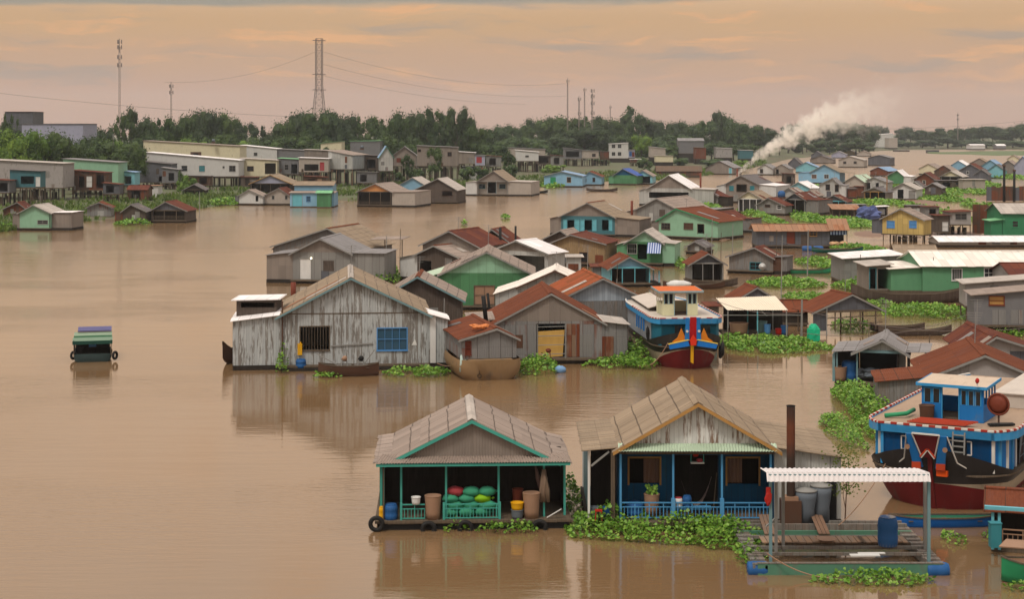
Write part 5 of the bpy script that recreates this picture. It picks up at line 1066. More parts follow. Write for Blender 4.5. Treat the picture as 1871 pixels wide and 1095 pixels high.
mast(1068, 160, 218, 920, .42, (.97,), 'thin mast between two thicker ones of the distant cluster')
mast(1082, 163, 220, 900, .55, (.98, .9, .8, .66), 'mast crowded with antennas along its upper half')
mast(1115, 191, 216, 1000, .36, (.95,), 'faint short mast beside the conical tree')
mast(1750, 205, 240, 1500, .5, (.92, .8), 'lone faint mast on the hazy far shore')
Y = 720.; zt = zat(Y, 70); root = empty('lattice_tower', (xat(Y, 583), Y, 1.5), radians(20), 'tall steel lattice pylon rising above the round trees', 'tower')
H_ = zt - 1.5; wz = lambda z: 3.0 if z < H_ * .30 else 3.0 - (3.0 - 1.35) * min(1, (z - H_ * .30) / (H_ * .32))
lv = [H_ * i / 22 for i in range(23)]
for sx, sy in ((-1, -1), (1, -1), (1, 1), (-1, 1)):
    m1 = MB()
    for a, b_ in zip(lv, lv[1:]): m1.beam((sx * wz(a), sy * wz(a), a), (sx * wz(b_), sy * wz(b_), b_), .22)
    m1.build('leg', STEEL, root)
m1 = MB(); cs = ((-1, -1), (1, -1), (1, 1), (-1, 1))
for i, (a, b_) in enumerate(zip(lv, lv[1:])):
    for k in range(4):
        p, q = cs[k], cs[(k + 1) % 4]
        m1.beam((p[0] * wz(a), p[1] * wz(a), a), (q[0] * wz(b_), q[1] * wz(b_), b_), .10); m1.beam((q[0] * wz(a), q[1] * wz(a), a), (p[0] * wz(b_), p[1] * wz(b_), b_), .10)
        m1.beam((p[0] * wz(b_), p[1] * wz(b_), b_), (q[0] * wz(b_), q[1] * wz(b_), b_), .10)
m1.build('bracing', STEEL, root)
for zf_ in (.985, .72, .60):
    MB().beam((-wz(H_ * zf_) - 1.6, 0, H_ * zf_), (wz(H_ * zf_) + 1.6, 0, H_ * zf_), .3).build('crossarm', STEEL, root)
CABLE = plain((.16, .13, .12), stain=0.)
def cable(p, q, sag, r, label, name='power_cable', group='power cables across the sky', cat='cable', m=CABLE):
    p, q = Vector(p), Vector(q)
    pts = [p.lerp(q, i / 16) - Vector((0, 0, sag * 4 * (i / 16) * (1 - i / 16))) for i in range(17)]
    return tag(MB().tube(pts, r, 5, False).build(name, m), label, cat, group)
def pz(x, y, Y): return (xat(Y, x), Y, zat(Y, y))
cable(pz(-60, 163, 700), pz(560, 214, 700), 1.5, .07, 'thin cable sloping from the sky edge down to the round trees')
cable(pz(590, 94, 720), pz(1037, 152, 905), 6, .05, 'upper faint cable between lattice pylon and distant masts')
cable(pz(590, 117, 720), pz(1037, 175, 905), 5, .05, 'middle faint cable running from the lattice pylon')
cable(pz(590, 138, 720), pz(960, 190, 905), 3, .05, 'lower faint cable running from the lattice pylon')
cable(pz(576, 94, 720), pz(300, 150, 700), 4, .045, 'faint cable from the lattice pylon towards the short slim mast')
cable(pz(1560, 236, 1300), pz(1900, 218, 1300), 2, .10, 'faint cable over the far shore trees')
# ---- helpers for loose things ------------------------------------------------------------------------------------------------------------
def W(h, u, y, z=0.): return h.M + Matrix.Rotation(h.yaw, 3, 'Z') @ Vector((u, y, z))
def U(h, X, yo, yy=900.): return h.loc(X, yy, yo)[0]
def barrel(loc, r, hgt, m, label, name='plastic_barrel', cat='barrel', group=None, lid=None, rot=0., tilt=0.):
    o = empty(name, loc, rot, label, cat, group)
    if tilt: o.rotation_euler = (tilt, 0, rot)
    MB().lathe([(0, 0), (r * .9, 0), (r * .96, .03), (r, hgt * .18), (r * 1.03, hgt * .32), (r, hgt * .35), (r, hgt * .64), (r * 1.03, hgt * .67), (r, hgt * .8), (r * .93, hgt * .96), (r * .80, hgt)], n=18).build('drum', m, o, True)
    MB().lathe([(r * .82, hgt - .01), (r * .84, hgt + .03), (r * .76, hgt + .04), (0, hgt + .035)], n=16).build('lid', lid or m, o, True)
    return o
def tub(loc, r, hgt, m, label, name='water_tub', cat='tub', group=None, inner=None):
    o = empty(name, loc, 0, label, cat, group)
    MB().lathe([(0, .0), (r * .86, 0), (r * .93, hgt * .3), (r * .98, hgt * .7), (r * 1.04, hgt * .97), (r * 1.04, hgt), (r * .92, hgt), (r * .88, hgt * .8), (0, hgt * .78)], n=18).build('tub', m, o, True)
    MB().torus((0, 0, hgt * .98), r * 1.03, .02, 'z', 18, 6).build('rim', inner or m, o, True)
    return o
def tyre(loc, rot, label, R=.30, r=.10):
    o = MB().torus((0, 0, 0), R, r, 'y', 22, 8).build('tyre', P_['black'], None, True); o.location = loc; o.rotation_euler = (0, 0, rot)
    return tag(o, label, 'tyre', 'tyres hung as fenders')
def thingmesh(mb, name, m, label, cat, loc=(0, 0, 0), rot=0., group=None, smooth=False):
    o = mb.build(name, m, None, smooth); o.location = loc; o.rotation_euler = (0, 0, rot); return tag(o, label, cat, group)
def sampan(label, loc, yaw, L, B, H_, m, rise=.5, group='small wooden boats', name='sampan', inner=None, z0=-.12):
    """open boat along local x, bow towards +x"""
    o = empty(name, loc, yaw, label, 'boat', group); mb = MB(); n = 14
    for sh in (0, 1):
        base = len(mb.v)
        for i in range(n + 1):
            t = i / n * 2 - 1; hb = B / 2 * max(.04, (1 - abs(t) ** 2.6)) - sh * .05; hb = max(.02, hb); zt = H_ + rise * abs(t) ** 3 - sh * .02; zk = z0 + rise * .75 * abs(t) ** 3 + sh * .08
            for a, z in ((-1, zt), (-.86, zk + (zt - zk) * .35), (-.5, zk), (.5, zk), (.86, zk + (zt - zk) * .35), (1, zt)): mb.v.append((L / 2 * t, a * hb, z))
        for i in range(n):
            for k in range(5):
                q = (base + i * 6 + k, base + i * 6 + k + 1, base + i * 6 + 7 + k, base + i * 6 + 6 + k); mb.f.append(q if sh else q[::-1]); mb.mi.append(sh)
    mb.build('hull', [m, inner or P_['wood']], o, True)
    g_ = MB()
    for sg in (-1, 1):
        pts = [(L / 2 * t, sg * (B / 2 * max(.04, (1 - abs(t) ** 2.6))), H_ + rise * abs(t) ** 3 + .02) for t in [i / n * 2 - 1 for i in range(n + 1)]]
        for a, b_ in zip(pts, pts[1:]): g_.beam(a, b_, .06, .06)
    g_.build('gunwale', P_['wood'], o)
    for x in (-.35, .0, .4): MB().box(L * x * .8 - .1, L * x * .8 + .1, -B * .42, B * .42, H_ - .14, H_ - .11).build('thwart', P_['wood'], o)
    return o
# ---- aqua trimmed open house: room darkened by added lining, goods on the deck ------------------------------------------------------------------------------------
h = HS['open']; hw = h.w / 2; zd = h.zf
uL, uR = U(h, 690, 0, 846), U(h, 1038, 0, 846)
MB().box(uL + .1, uR - .1, 3.0, 3.1, zd, h.ze - .1).build('inner_wall', P_['dark'], h.root)  # dark lining, sides and ceiling added so the open room goes black
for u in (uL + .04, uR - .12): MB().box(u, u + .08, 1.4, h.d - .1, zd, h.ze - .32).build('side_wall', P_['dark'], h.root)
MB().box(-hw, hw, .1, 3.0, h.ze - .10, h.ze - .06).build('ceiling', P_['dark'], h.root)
MB().box(uL - .1, uR + .1, -.75, h.d, zd - .10, zd + .006).build('deck_boards', P_['wood'], h.root)
MB().box(uL, uR, -.6, h.d, -.5, zd - .105).build('side_pontoon', P_['black'], h.root)
m2 = MB(); zA = h.loc(860, 834, -.1)[1]; zB = h.loc(860, 846, -.7)[1]
m2.wavy((uL - .1, -.72, zB), (uR + .12, -.72, zB), (uR - .2, .25, zA + .05), (uL + .2, .25, zA + .05), .13, .022)
m2.build('pent_roof', R_['tan'], h.root)
MB().box(uL - .05, uR + .05, -.66, -.56, zB - .17, zB - .05).build('eave_beam', P_['aqua'], h.root)
for x0, x1 in ((733, 776), (811, 913)): railing(h.root, U(h, x0, -.5), U(h, x1, -.5), -.5, zd + .05, zd + .72, P_['aqua'], .15)
for X in (733, 811, 913): u = U(h, X, -.5); MB().box(u - .05, u + .05, -.55, -.45, zd, zd + .78).build('rail_post', P_['aqua'], h.root)
MB().box(uL + .25, uL + .31, -.5, -.2, -.1, h.ze - .3).build('mooring_stake', P_['wood'], h.root)
MB().box(U(h, 880, .2), U(h, 905, .2), -.02, .02, h.ze - .36, h.ze - .31).build('tube_lamp', P_['white'], h.root)
barrel(W(h, U(h, 714, -.3), -.28, zd), .31, .66, P_['dblue'], 'blue plastic barrel at the corner of the aqua trimmed open house')
barrel(W(h, U(h, 699, -.1), -.1, zd), .16, .5, P_['yellow'], 'yellow canister squeezed behind the blue corner barrel', 'canister', 'canister')
tub(W(h, U(h, 791, -.35), -.35, zd), .36, 1.08, P_['tub'], 'tall brown water tub left of the green feed sacks', lid if False else 'water_tub')
tub(W(h, U(h, 971, -.35), -.30, zd), .38, 1.15, P_['tub'], 'tall brown water tub beside the hanging net')
tub(W(h, U(h, 945, -.4), -.38, zd), .27, .40, P_['bgrey'], 'dark grey bucket under the yellow bucket', 'bucket', 'bucket')
tub(W(h, U(h, 945, -.4), -.38, zd + .40), .28, .32, P_['yellow'], 'yellow bucket stacked on a dark grey bucket', 'bucket', 'bucket')
tub(W(h, U(h, 946, .5), .5, zd), .24, 1.15, P_['rust'], 'rust orange drum behind the yellow bucket', 'drum', 'drum')
tub(W(h, U(h, 760, -.45), -.5, zd + .72), .2, .32, P_['white'], 'white bucket standing on the aqua railing', 'bucket', 'bucket')
SACKL = [('green feed sack in the lowest row of the stack', 'sack'), ('green feed sack in the second row of the stack', 'sack'), ('green feed sack in the third row of the stack', 'sack'), ('top green feed sack of the stack', 'sack')]
for r_ in range(4):
    for k in range(3):
        nm = SACKL[r_]
        if r_ == 3 and k == 0: nm = ('red feed sack on top of the green sacks', 'pinkr')
        elif r_ == 2 and k == 2: nm = ('lime green feed sack in the pile of green sacks', 'lime')
        rr = random.Random(r_ * 5 + k); mb = MB()
        mb.blob((0, 0, .2), (.40, .30, .225), 14, 9, .09, r_ * 7 + k)
        mb.beam((.40, 0, .18), (.52, .02, .22), .14, .06)
        o = thingmesh(mb, 'feed_sack', P_[nm[1]], nm[0], 'sack', W(h, U(h, 826 + 29 * k + (8 if r_ % 2 else 0), .1) - .05, .12 + rr.uniform(-.06, .06), zd + .31 * r_), h.yaw + rr.uniform(-.2, .2), 'feed sacks piled in the open house', True)
mb = MB(); rr = random.Random(5)
u0 = U(h, 994, -.15); zt = h.ze - .5
for k in range(9):
    a = rr.uniform(0, 6.28); pts = [(u0 + rr.uniform(-.05, .05), -.2, zt)] + [(u0 + cos(a) * .16 * s_ + rr.uniform(-.05, .05), -.22 + sin(a) * .1, zt - .35 * (s_ * 3)) for s_ in (.4, .9, 1.4)]
    mb.tube(pts, [.05, .09, .08, .03], 6)
thingmesh(mb, 'fishing_net', plain(S(120, 98, 80), stain=.3), 'brown fishing net bundled and hung from the post', 'net', h.M, h.yaw, smooth=True)
mb = MB(); mb.tube([(U(h, 978, .3), .3, zt + .1), (U(h, 983, .3), .28, zt - .5), (U(h, 990, .3), .3, zt - 1.3)], [.03, .12, .05], 7)
thingmesh(mb, 'cloth', plain(S(104, 78, 70), stain=.3), 'dark brown cloth hanging behind the bundled net', 'cloth', h.M, h.yaw, smooth=True)
for X, z in ((688, .35), (783, .1), (850, .12), (986, .12)): tyre(W(h, U(h, X, -.8), -.86, z), h.yaw, 'black tyre fender on the front edge of the open house deck', .27, .10)
mb = MB().beam((U(h, 1000, -.7), -.5, zd + .05), (U(h, 1026, -.7), -.6, zd + .45), .12, .03)
thingmesh(mb, 'board', P_['white'], 'pale board leaning at the deck corner of the open house', 'board', h.M, h.yaw)
# ---- blue veranda house -----------------------------------------------------------------------------------------------------------------------
h = HS['blue']; zd = h.zf; hw = h.w / 2
m2 = MB(); zA, zB = h.loc(1274, 812, -.1)[1], h.loc(1274, 825, -.5)[1]
m2.wavy((-hw - .05, -.55, zB), (hw + .1, -.55, zB), (hw + .1, -.03, zA + .02), (-hw - .05, -.03, zA + .02), .13, .024); m2.build('eave_strip', R_['paleg'], h.root)
MB().box(-hw, hw, -.2, -.1, zB - .2, zB + .02).build('eave_beam', P_['wood'], h.root)
ul = U(h, 1072, 0); MB().box(ul + .25, -hw - .05, 1.8, 1.9, zd, h.ze - .5).build('inner_wall', P_['dark'], h.root)  # dark sheet added for the shade of the side bay
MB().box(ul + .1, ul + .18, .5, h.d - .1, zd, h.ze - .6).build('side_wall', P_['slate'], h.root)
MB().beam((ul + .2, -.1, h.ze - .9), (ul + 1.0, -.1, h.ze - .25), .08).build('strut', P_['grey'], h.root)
MB().box(-hw + .1, hw - .1, 3.6, 3.7, zd, h.ze - .05).build('inner_wall', P_['dark'], h.root)  # dark sheet added so the windows and doorway look into shade
for X in (1112, ): MB().box(U(h, X, -.1) + .1, U(h, X, -.1) + .28, -.16, -.04, zd - .3, h.ze - .1).build('post', P_['wood'], h.root)
for X in (1230, 1319): u = U(h, X, -.1); MB().box(u - .09, u + .09, -.2, -.02, zd + .02, zd + .95).build('newel', P_['blue'], h.root)
tub(W(h, U(h, 1191, .4), .5, zd + .05), .34, .98, P_['tub'], 'brown tub used as planter on the blue veranda', 'planter', 'planter')
mb = MB(); rr = random.Random(8)
for k in range(70):
    a = rr.uniform(0, 6.28); l = rr.uniform(.05, .3); p = Vector((cos(a) * l, sin(a) * l, rr.uniform(0, .35))); s_ = rr.uniform(.04, .08)
    mb.add([p, p + Vector((s_, 0, s_)), p + Vector((0, s_, 2 * s_)), p + Vector((-s_, 0, s_))], [(0, 1, 2, 3)])
thingmesh(mb, 'potted_plant', HYA, 'small green plant growing in the brown veranda tub', 'plant', W(h, U(h, 1191, .4), .5, zd + .98), 0)
barrel(W(h, U(h, 1239, .2), .1, zd + .5), .19, .42, P_['white'], 'white and pink water can on the blue veranda', 'water_can', 'can', lid=P_['pinkr'])
barrel(W(h, U(h, 1255, .2), .1, zd + .5), .2, .5, P_['dblue'], 'blue water can beside the white and pink can', 'water_can', 'can')
MB().box(U(h, 1228, .1), U(h, 1300, .1), -.05, .5, zd + .42, zd + .49).build('shelf', P_['blue'], h.root)
barrel(W(h, U(h, 1160, .6), .8, zd), .42, .55, P_['dblue'], 'low wide blue tub under the veranda window', 'wash_tub', 'tub')
o = empty('hanging_basket', W(h, U(h, 1275, .1), .3, h.ze - .85), h.yaw, 'white hanging shelf with red cloth above the veranda doorway', 'shelf')
MB().box(-.3, .3, -.15, .15, 0, .05).build('tray', P_['white'], o)
for sx in (-1, 1): MB().beam((sx * .29, 0, .05), (sx * .27, 0, .75), .03).build('hanger', P_['aqua'], o)
mb = MB(); mb.blob((-.08, 0, .42), (.14, .08, .13), 9, 6, .2); mb.build('cloth', P_['red'], o, True); MB().blob((.1, 0, .12), (.14, .1, .09), 9, 6, .2).build('bundle', P_['pinkr'], o, True)
mb = MB(); a0, a1 = U(h, 1245, 1.), U(h, 1300, 1.)
for i in range(10):
    t0, t1 = i / 10, (i + 1) / 10; f_ = lambda t: (a0 + (a1 - a0) * t, 1., zd + 1.5 - 1.15 * 4 * t * (1 - t) + .2 * t); p, q = f_(t0), f_(t1)
    wd_ = .30 * sin(pi * (t0 + .05)); mb.slab((p[0], p[1] - wd_, p[2]), (q[0], q[1] - wd_, q[2]), (q[0], q[1] + wd_, q[2]), (p[0], p[1] + wd_, p[2]), .015)
thingmesh(mb, 'hammock', plain(S(130, 110, 100), stain=.2), 'grey hammock slung in the blue veranda doorway', 'hammock', h.M, h.yaw)
mb = MB(); mb.beam((U(h, 1303, .8), .8, zd + .1), (U(h, 1310, .8), .9, zd + 1.9), .035); thingmesh(mb, 'pole', P_['wood'], 'thin pole leaning by the veranda doorway', 'pole', h.M, h.yaw)
o = empty('red_stool', W(h, U(h, 1093, 0), -.3, zd), 0, 'small orange red stool in the side bay of the blue house', 'stool')
MB().box(-.16, .16, -.16, .16, .42, .47).build('seat', P_['red'], o)
for sx in (-1, 1):
    for sy in (-1, 1): MB().beam((sx * .15, sy * .15, 0), (sx * .12, sy * .12, .42), .035).build('leg', P_['red'], o)
for X, c_, l in ((1085, 'bgrey', 'grey bucket in the dark side bay of the blue house'), (1112, 'dblue', 'blue bucket in the dark side bay of the blue house')): tub(W(h, U(h, X, .4), .5, zd), .26, .42, P_[c_], l, 'bucket', 'bucket')
for X0, X1, lb in ((1176, 1204, 'curtain'), (1330, 1356, 'curtain')):
    (u0, z1), (u1, z0) = h.loc(X0, 839, 1.9), h.loc(X1, 883, 1.9)
    mb = MB(); mb.wavy((u0, 1.95, z0), (u1, 1.95, z0), (u1, 1.95, z1), (u0, 1.95, z1), .16, .03); mb.build(lb, plain(S(128, 98, 80), stain=.3), h.root)
# kitchen corner with stove pipe and cistern drums
kx = U(h, 1445, -.9)
o = empty('stove_chimney', W(h, kx, -.9, .35), h.yaw, 'tall rusty stove pipe rising from a brown box by the grey wall', 'chimney')
zt = h.loc(1445, 742, -.9)[1] - .35
MB().tube([(0, 0, 1.3), (0, 0, zt)], .19, 16, False).build('pipe', corr((.045, .028, .022), .45, 0, bump=0.), o, True)
MB().torus((0, 0, zt), .19, .02, 'z', 16, 6).build('pipe_rim', P_['black'], o)
MB().box(-.45, .42, -.35, .4, 0, 1.15).build('firebox', P_['brown'], o); MB().box(-.3, .3, -.25, .3, 1.15, 1.32).build('firebox_neck', P_['tub'], o)
MB().box(U(h, 1412, -.9), U(h, 1545, -.9), -1.6, .02, .2, .36).build('rear_deck', P_['wood'], h.root)
for k, (X, yy, r, hh) in enumerate(((1472, -.75, .50, 1.5), (1500, -.45, .48, 1.65))):
    o = empty('cistern', W(h, U(h, X, yy), yy, .36), 0, ('grey cylindrical cistern beside the stove pipe', 'second grey cistern nearer the dark doorway')[k], 'cistern')
    MB().lathe([(0, 0), (r * .82, 0), (r * .78, hh * .45), (r * .95, hh * .8), (r, hh)], n=20).build('vessel', P_['bgrey'], o, True); MB().lathe([(r * 1.03, hh), (r * 1.03, hh + .06), (0, hh + .16)], n=20).build('lid', P_['grey'], o, True)
MB().box(U(h, 1505, 0), U(h, 1528, 0), -.06, -.015, .4, 2.3).build('doorway_shade', P_['black'], h.root)  # flat black slab on the wall, painting the dark of an open doorway
mb = MB(); rr = random.Random(11)
tp = W(h, U(h, 1543, -.6), -.6, 0)
def twig(p, d, l, r, n):
    q = p + d * l; mb.tube([tuple(p), tuple(p.lerp(q, .5) + Vector((rr.uniform(-.05, .05), 0, 0))), tuple(q)], [r, r * .8, r * .5], 5)
    if n:
        for _ in range(3): twig(p.lerp(q, rr.uniform(.4, 1)), (d + Vector((rr.gauss(0, .5), rr.gauss(0, .5), rr.gauss(.1, .3)))).normalized(), l * .5, r * .55, n - 1)
twig(Vector((0, 0, 0)), Vector((.05, 0, 1)), 2.4, .035, 2)
o = empty('sapling', tp, 0, 'thin sapling with sparse yellow green leaves at the corner of the blue veranda house', 'tree'); mb.build('trunk', P_['brown'], o)
lf = MB()
for k in range(340):
    a = rr.uniform(0, 6.28); p = Vector((rr.gauss(.1, .34), rr.gauss(0, .3), rr.uniform(1.6, 3.9))); s_ = rr.uniform(.03, .07)
    lf.add([p, p + Vector((s_, s_ * .4, s_ * .5)), p + Vector((0, 0, s_ * 1.6)), p + Vector((-s_, -s_ * .4, s_ * .5))], [(0, 1, 2, 3)])
lf.build('leaves', leafmat((.10, .16, .03), (.24, .26, .06)), o, False, False)
# ---- fish cage raft with tin canopy -----------------------------------------------------------------------------------------------------------
o0 = px(1378, 1052); RF = House(); RF.M, RF.yaw = o0, 0.; sR = F / o0.y; wR = (1728 - 1378) / sR
root = empty('fish_cage_raft', o0, 0, 'wooden fish cage raft with a narrow white tin canopy on four posts', 'raft')
GREEN = plain(S(84, 122, 98), stain=.8, stc=(.10, .09, .08)); GREY = planks(S(128, 120, 110), (.12, .10, .085), .5, .3)
RY = lambda y: dist(y, .45) - o0.y
yb = RY(955)
for nm, y0, y1, z0, z1, m in (('front_board', 0, .10, -.25, .46, GREEN), ('front_board_cap', -.02, .14, .463, .50, GREY), ('cross_beam', RY(1014), RY(1014) + .12, .40, .52, GREY), ('cross_beam', RY(1003) - .1, RY(1003) + .02, .43, .56, GREY), ('back_beam', RY(984), RY(984) + .12, .42, .55, GREY),
                              ('back_board', RY(973), RY(973) + .1, -.1, .50, GREEN), ('back_beam', RY(965), RY(965) + .14, .2, .6, GREY), ('rear_beam', yb, yb + .14, .1, .5, GREY)):
    MB().box(.15, wR - .1, y0, y1, z0, z1).build(nm, m, root)
for x0, x1 in ((-.05, .55), (wR - .62, wR - .02)):
    mb = MB()
    for i in range(11): yy = .05 + i * (yb / 11); mb.box(x0, x1, yy, yy + yb / 11 * .62, .40, .46)
    mb.box(x0, x0 + .1, 0, yb, .1, .39); mb.box(x1 - .1, x1, 0, yb, .1, .39); mb.build('side_walk', GREY, root)
mb = MB(); xx = (1412 - 1378) / sR; y0, y1 = RY(1000), RY(989); rr = random.Random(4)
while xx < (1688 - 1378) / sR:
    wv = rr.uniform(.19, .30); mb.box(xx, xx + wv, y0 + rr.uniform(-.05, .05), y1 + rr.uniform(-.05, .05), .60, .64 + rr.uniform(0, .02)); xx += wv + .025
mb.build('walkway', planks(S(150, 118, 92), (.16, .12, .09), .45, 5.), root)
MB().box(.9, 7., y0 + .1, y0 + .2, .45, .597).build('walkway_joist', P_['wood'], root)
for X0, X1 in ((1425, 1443), (1530, 1552)):
    mb = MB(); a = (X0 - 1378) / sR
    for k in range(3): mb.slab((a + k * .17, RY(986), .68), (a + k * .17 + .15, RY(986), .68), (a + k * .17 + .35, RY(955), .80), (a + k * .17 + .2, RY(955), .80), .04)
    mb.build('gangplank', planks(S(130, 100, 80), (.12, .09, .07), .5, 5.), root)
zc = lambda y, Y: zat(Y, y)
pF = [(1408, .35), (1697, .1)]; Yf = o0.y + .2
for X, yo in ((1408, .9), (1418, 2.1), (1431, 2.6), (1697, .25), (1690, 2.3)):
    x_ = xat(o0.y + yo, X) - o0.x; MB().box(x_ - .06, x_ + .06, yo - .06, yo + .06, .3, zc(877, o0.y + yo) if yo < 1 else zc(868, o0.y + yo)).build('post', P_['slate'] if yo < 1 else P_['grey'], root)
ya, yb2 = -.1, 2.5; xl_, xr_ = xat(o0.y, 1401) - o0.x, xat(o0.y, 1700) - o0.x
zA, zB, zM = zc(881, o0.y + ya), zc(856, o0.y + yb2), zc(864, o0.y + .12)
mb = MB(); mb.wavy((xl_, ya, zA), (xr_, ya, zA), (xr_, .12, zM), (xl_, .12, zM), .2, .02, 8); mb.wavy((xl_, .12, zM), (xr_, .12, zM), (xr_ + .1, yb2, zB), (xl_ + .1, yb2, zB), .2, .02, 8)
mb.build('canopy', plain(S(216, 204, 196), stain=.1), root, True)
mb = MB(); mb.box(xl_ + .05, xr_ - .05, .06, .14, zA - .03, zM - .06); mb.build('canopy_beam', P_['slate'], root)
mb = MB(); mb.beam((.62, .9, 1.75), (1.3, 2.5, 1.75), .05); mb.build('side_rail', P_['grey'], root)
B2 = 'blue float drums under the raft corners'
for X, yy, l in ((1387, .3, 'blue float drum at the hyacinth side corner of the raft'), (1714, .2, 'blue float drum at the open water corner of the raft')):
    b_ = barrel((xat(o0.y, X) - .42 + o0.x * 0, o0.y + yy, .16), .32, .85, P_['dblue'], l, 'float_drum', 'barrel', B2); b_.rotation_euler = (0, pi / 2, 0)
for X, z, l in ((1712, 1.0, 'a'),):
    pass
b_ = barrel(px(1622, 998, .64), .41, 1.18, plain(S(44, 84, 128), stain=.9, stc=(.36, .32, .27)), 'worn blue barrel with pale streaks standing on the raft walkway')
mb = MB(); mb.lathe([(0, 0), (.2, .02), (.42, .16), (.45, .17), (.40, .17), (.2, .07), (0, .06)], n=18); thingmesh(mb, 'bowl', P_['tub'], 'shallow metal bowl on the raft walkway', 'bowl', px(1510, 992, .65), smooth=True)
mb = MB(); mb.box(-.6, .6, -.15, .15, 0, .04); mb.box(-.2, .9, .2, .4, .0, .03); thingmesh(mb, 'plank', P_['white'], 'white board lying across the raft beams', 'board', px(1580, 1016, .66), .03)
mb = MB(); mb.slab((-.12, 0, 0), (.12, .02, 0), (.10, .06, .55), (-.09, .04, .55), .02); mb.blob((0, 0, .1), (.14, .06, .30), 8, 6, .25); thingmesh(mb, 'red_cloth', P_['red'], 'red cloth hung on the raft canopy post', 'cloth', (xat(o0.y + .75, 1404), o0.y + .75, zat(o0.y + .75, 916)))
cable((xat(o0.y + .1, 1400), o0.y - .05, .9), px(1528, 1058, .1), .25, .025, 'slack rope from the raft post to the hyacinths', 'rope', 'mooring ropes', 'rope', P_['tub'])
# ---- shed and green boat at the lower edge ------------------------------------------------------------------------------------------------------
hs = T('rust roofed waterside shed with teal posts and wooden railing', 1812, 1940, 1012, 1003, 928, 932, 4., 'dark', 'rust', ridge=895, yaw=-.30, name='waterside_shed', group=VILLAGE, stilt=False, cat='shed', fwall=False, posts=(1814, 1826, 1880), pm='lteal')
railing(hs.root, U(hs, 1832, -.1), U(hs, 1935, -.1), -.12, hs.zf + .05, hs.zf + .8, P_['tub'], .2)
MB().box(-hs.w / 2 + .1, hs.w / 2 - .1, 1.2, 1.3, hs.zf, zat(hs.M.y, 935)).build('inner_wall', P_['dark'], hs.root)  # dark sheet added for the shade inside the shed
MB().box(-hs.w / 2 - .3, hs.w / 2, -.25, -.05, zat(hs.M.y, 930) - .1, zat(hs.M.y, 930) + .05).build('beam', P_['lteal'], hs.root)
p = px(1935, 1064); sampan('green painted sampan with pale deck boards at the picture corner', (p.x, p.y, 0), pi, 4.6, 1.7, .75, plain(S(50, 128, 84), stain=.3), .25, inner=P_['tub'])
mb = MB(); mb.slab((-1.2, -.5, 1.05), (1.5, -.5, .85), (1.5, .5, .95), (-.6, .5, 1.1), .05); thingmesh(mb, 'deck_board', P_['tub'], 'tan plank deck tip laid over the green sampan', 'board', px(1872, 1040))
mb = MB(); mb.box(-.22, .22, -.2, .2, 0, 1.0); mb.box(-.25, .25, -.22, .22, 1., 1.04); thingmesh(mb, 'teal_canister', P_['teal'], 'tall teal canister at the corner of the waterside shed', 'canister', px(1818, 1000, .4))
p = px(1728, 962); sampan('long slim blue and green boat moored under the big blue boat', (p.x, p.y, 0), pi + .02, 5.2, .9, .42, plain(S(30, 92, 160), stain=.15), .12, inner=plain(S(52, 110, 84), stain=.2))
# ---- plank house extras ---------------------------------------------------------------------------------------------------------------------------
h = HS['plank']
MB().box(-h.w / 2 - .02, h.w / 2 + .02, -.03, .0, h.ze - .02, h.ze + .05).build('wall_plate', P_['wood'], h.root)
u0, z0 = h.loc(604, 633, -.06); u1, z1 = h.loc(681, 628, -.06); MB().beam((u0, -.06, z0), (u1, -.06, z1), .05, .09).build('rail', P_['grey'], h.root)
u, z = h.loc(757, 625, -.03); MB().prism([(u - .2, z - .25), (u + .2, z - .25), (u + .05, z + .22)], -.02, -.004).build('patch', P_['white'], h.root)
u, z = h.loc(516, 600); MB().box(u - .05, u + .05, -.14, -.04, -.3, h.ze + 1.).build('drain_pole', P_['brown'], h.root)
u = h.loc(786, 620)[0]; MB().box(u, u + .42, -.05, -.012, h.zf, h.ze - .3).build('white_post', P_['white'], h.root)
o = empty('yellow_jerrycan', W(h, h.loc(548, 640)[0], -.16, zat(h.M.y, 647)), h.yaw, 'yellow jerrycan tied beside the barred window', 'jerrycan')
MB().box(-.17, .17, -.12, .12, 0, .85).build('can', P_['yellow'], o); MB().tube([(.05, 0, .85), (.05, 0, .97)], .05, 8).build('neck', P_['yellow'], o)
barrel(W(h, h.loc(550, 660)[0], -.4, .18), .38, .62, P_['dblue'], 'blue tub below the yellow jerrycan')
MB().box(h.loc(515, 668)[0], h.loc(820, 668)[0], -1.0, .0, -.1, .16).build('front_walk', P_['dark'], h.root)
p = px(637, 687); sp_ = sampan('old dark sampan with long tail engine moored before the plank house', (p.x, p.y, 0), .03, 4.4, 1.2, .75, P_['brown'], .2)
def engine(u, m):
    mb = MB(); 
    for sx in (-.25, .25): mb.beam((u + sx, -.2, .5), (u + sx * .5, 0, 1.35), .06); mb.beam((u + sx, .2, .5), (u + sx * .5, 0, 1.35), .06)
    mb.beam((u - .5, 0, .8), (u + .5, 0, .8), .08); mb.build('engine_frame', P_['grey'], sp_); MB().blob((u, 0, 1.25), (.22, .2, .2), 10, 7, .2).build('engine', m, sp_, True)
engine(-.3, P_['tub']); engine(.9, P_['black'])
MB().beam((-.5, 0, .6), (-2.3, 0, 1.6), .07).build('tiller', P_['grey'], sp_); MB().beam((1.1, 0, .8), (1.9, -.1, 1.9), .07).build('tiller', P_['grey'], sp_)
p = px(428, 664); sampan('dark sampan bow poking out behind the plank house corner', (p.x, p.y + 1.5, 0), pi / 2 - .25, 5.5, 1.1, .9, P_['brown'], .9)
# rear annex with two white flaps on the left
ha = T('small brown shelter with propped white flap roof behind the plank house', 432, 505, 668, 590, 549, 547, 3., 'plankd', 'white', name='rear_shelter', group=VILLAGE, stilt=False, cat='shelter', op=(('k', 440, 502, 553, 562),), zg=.0)
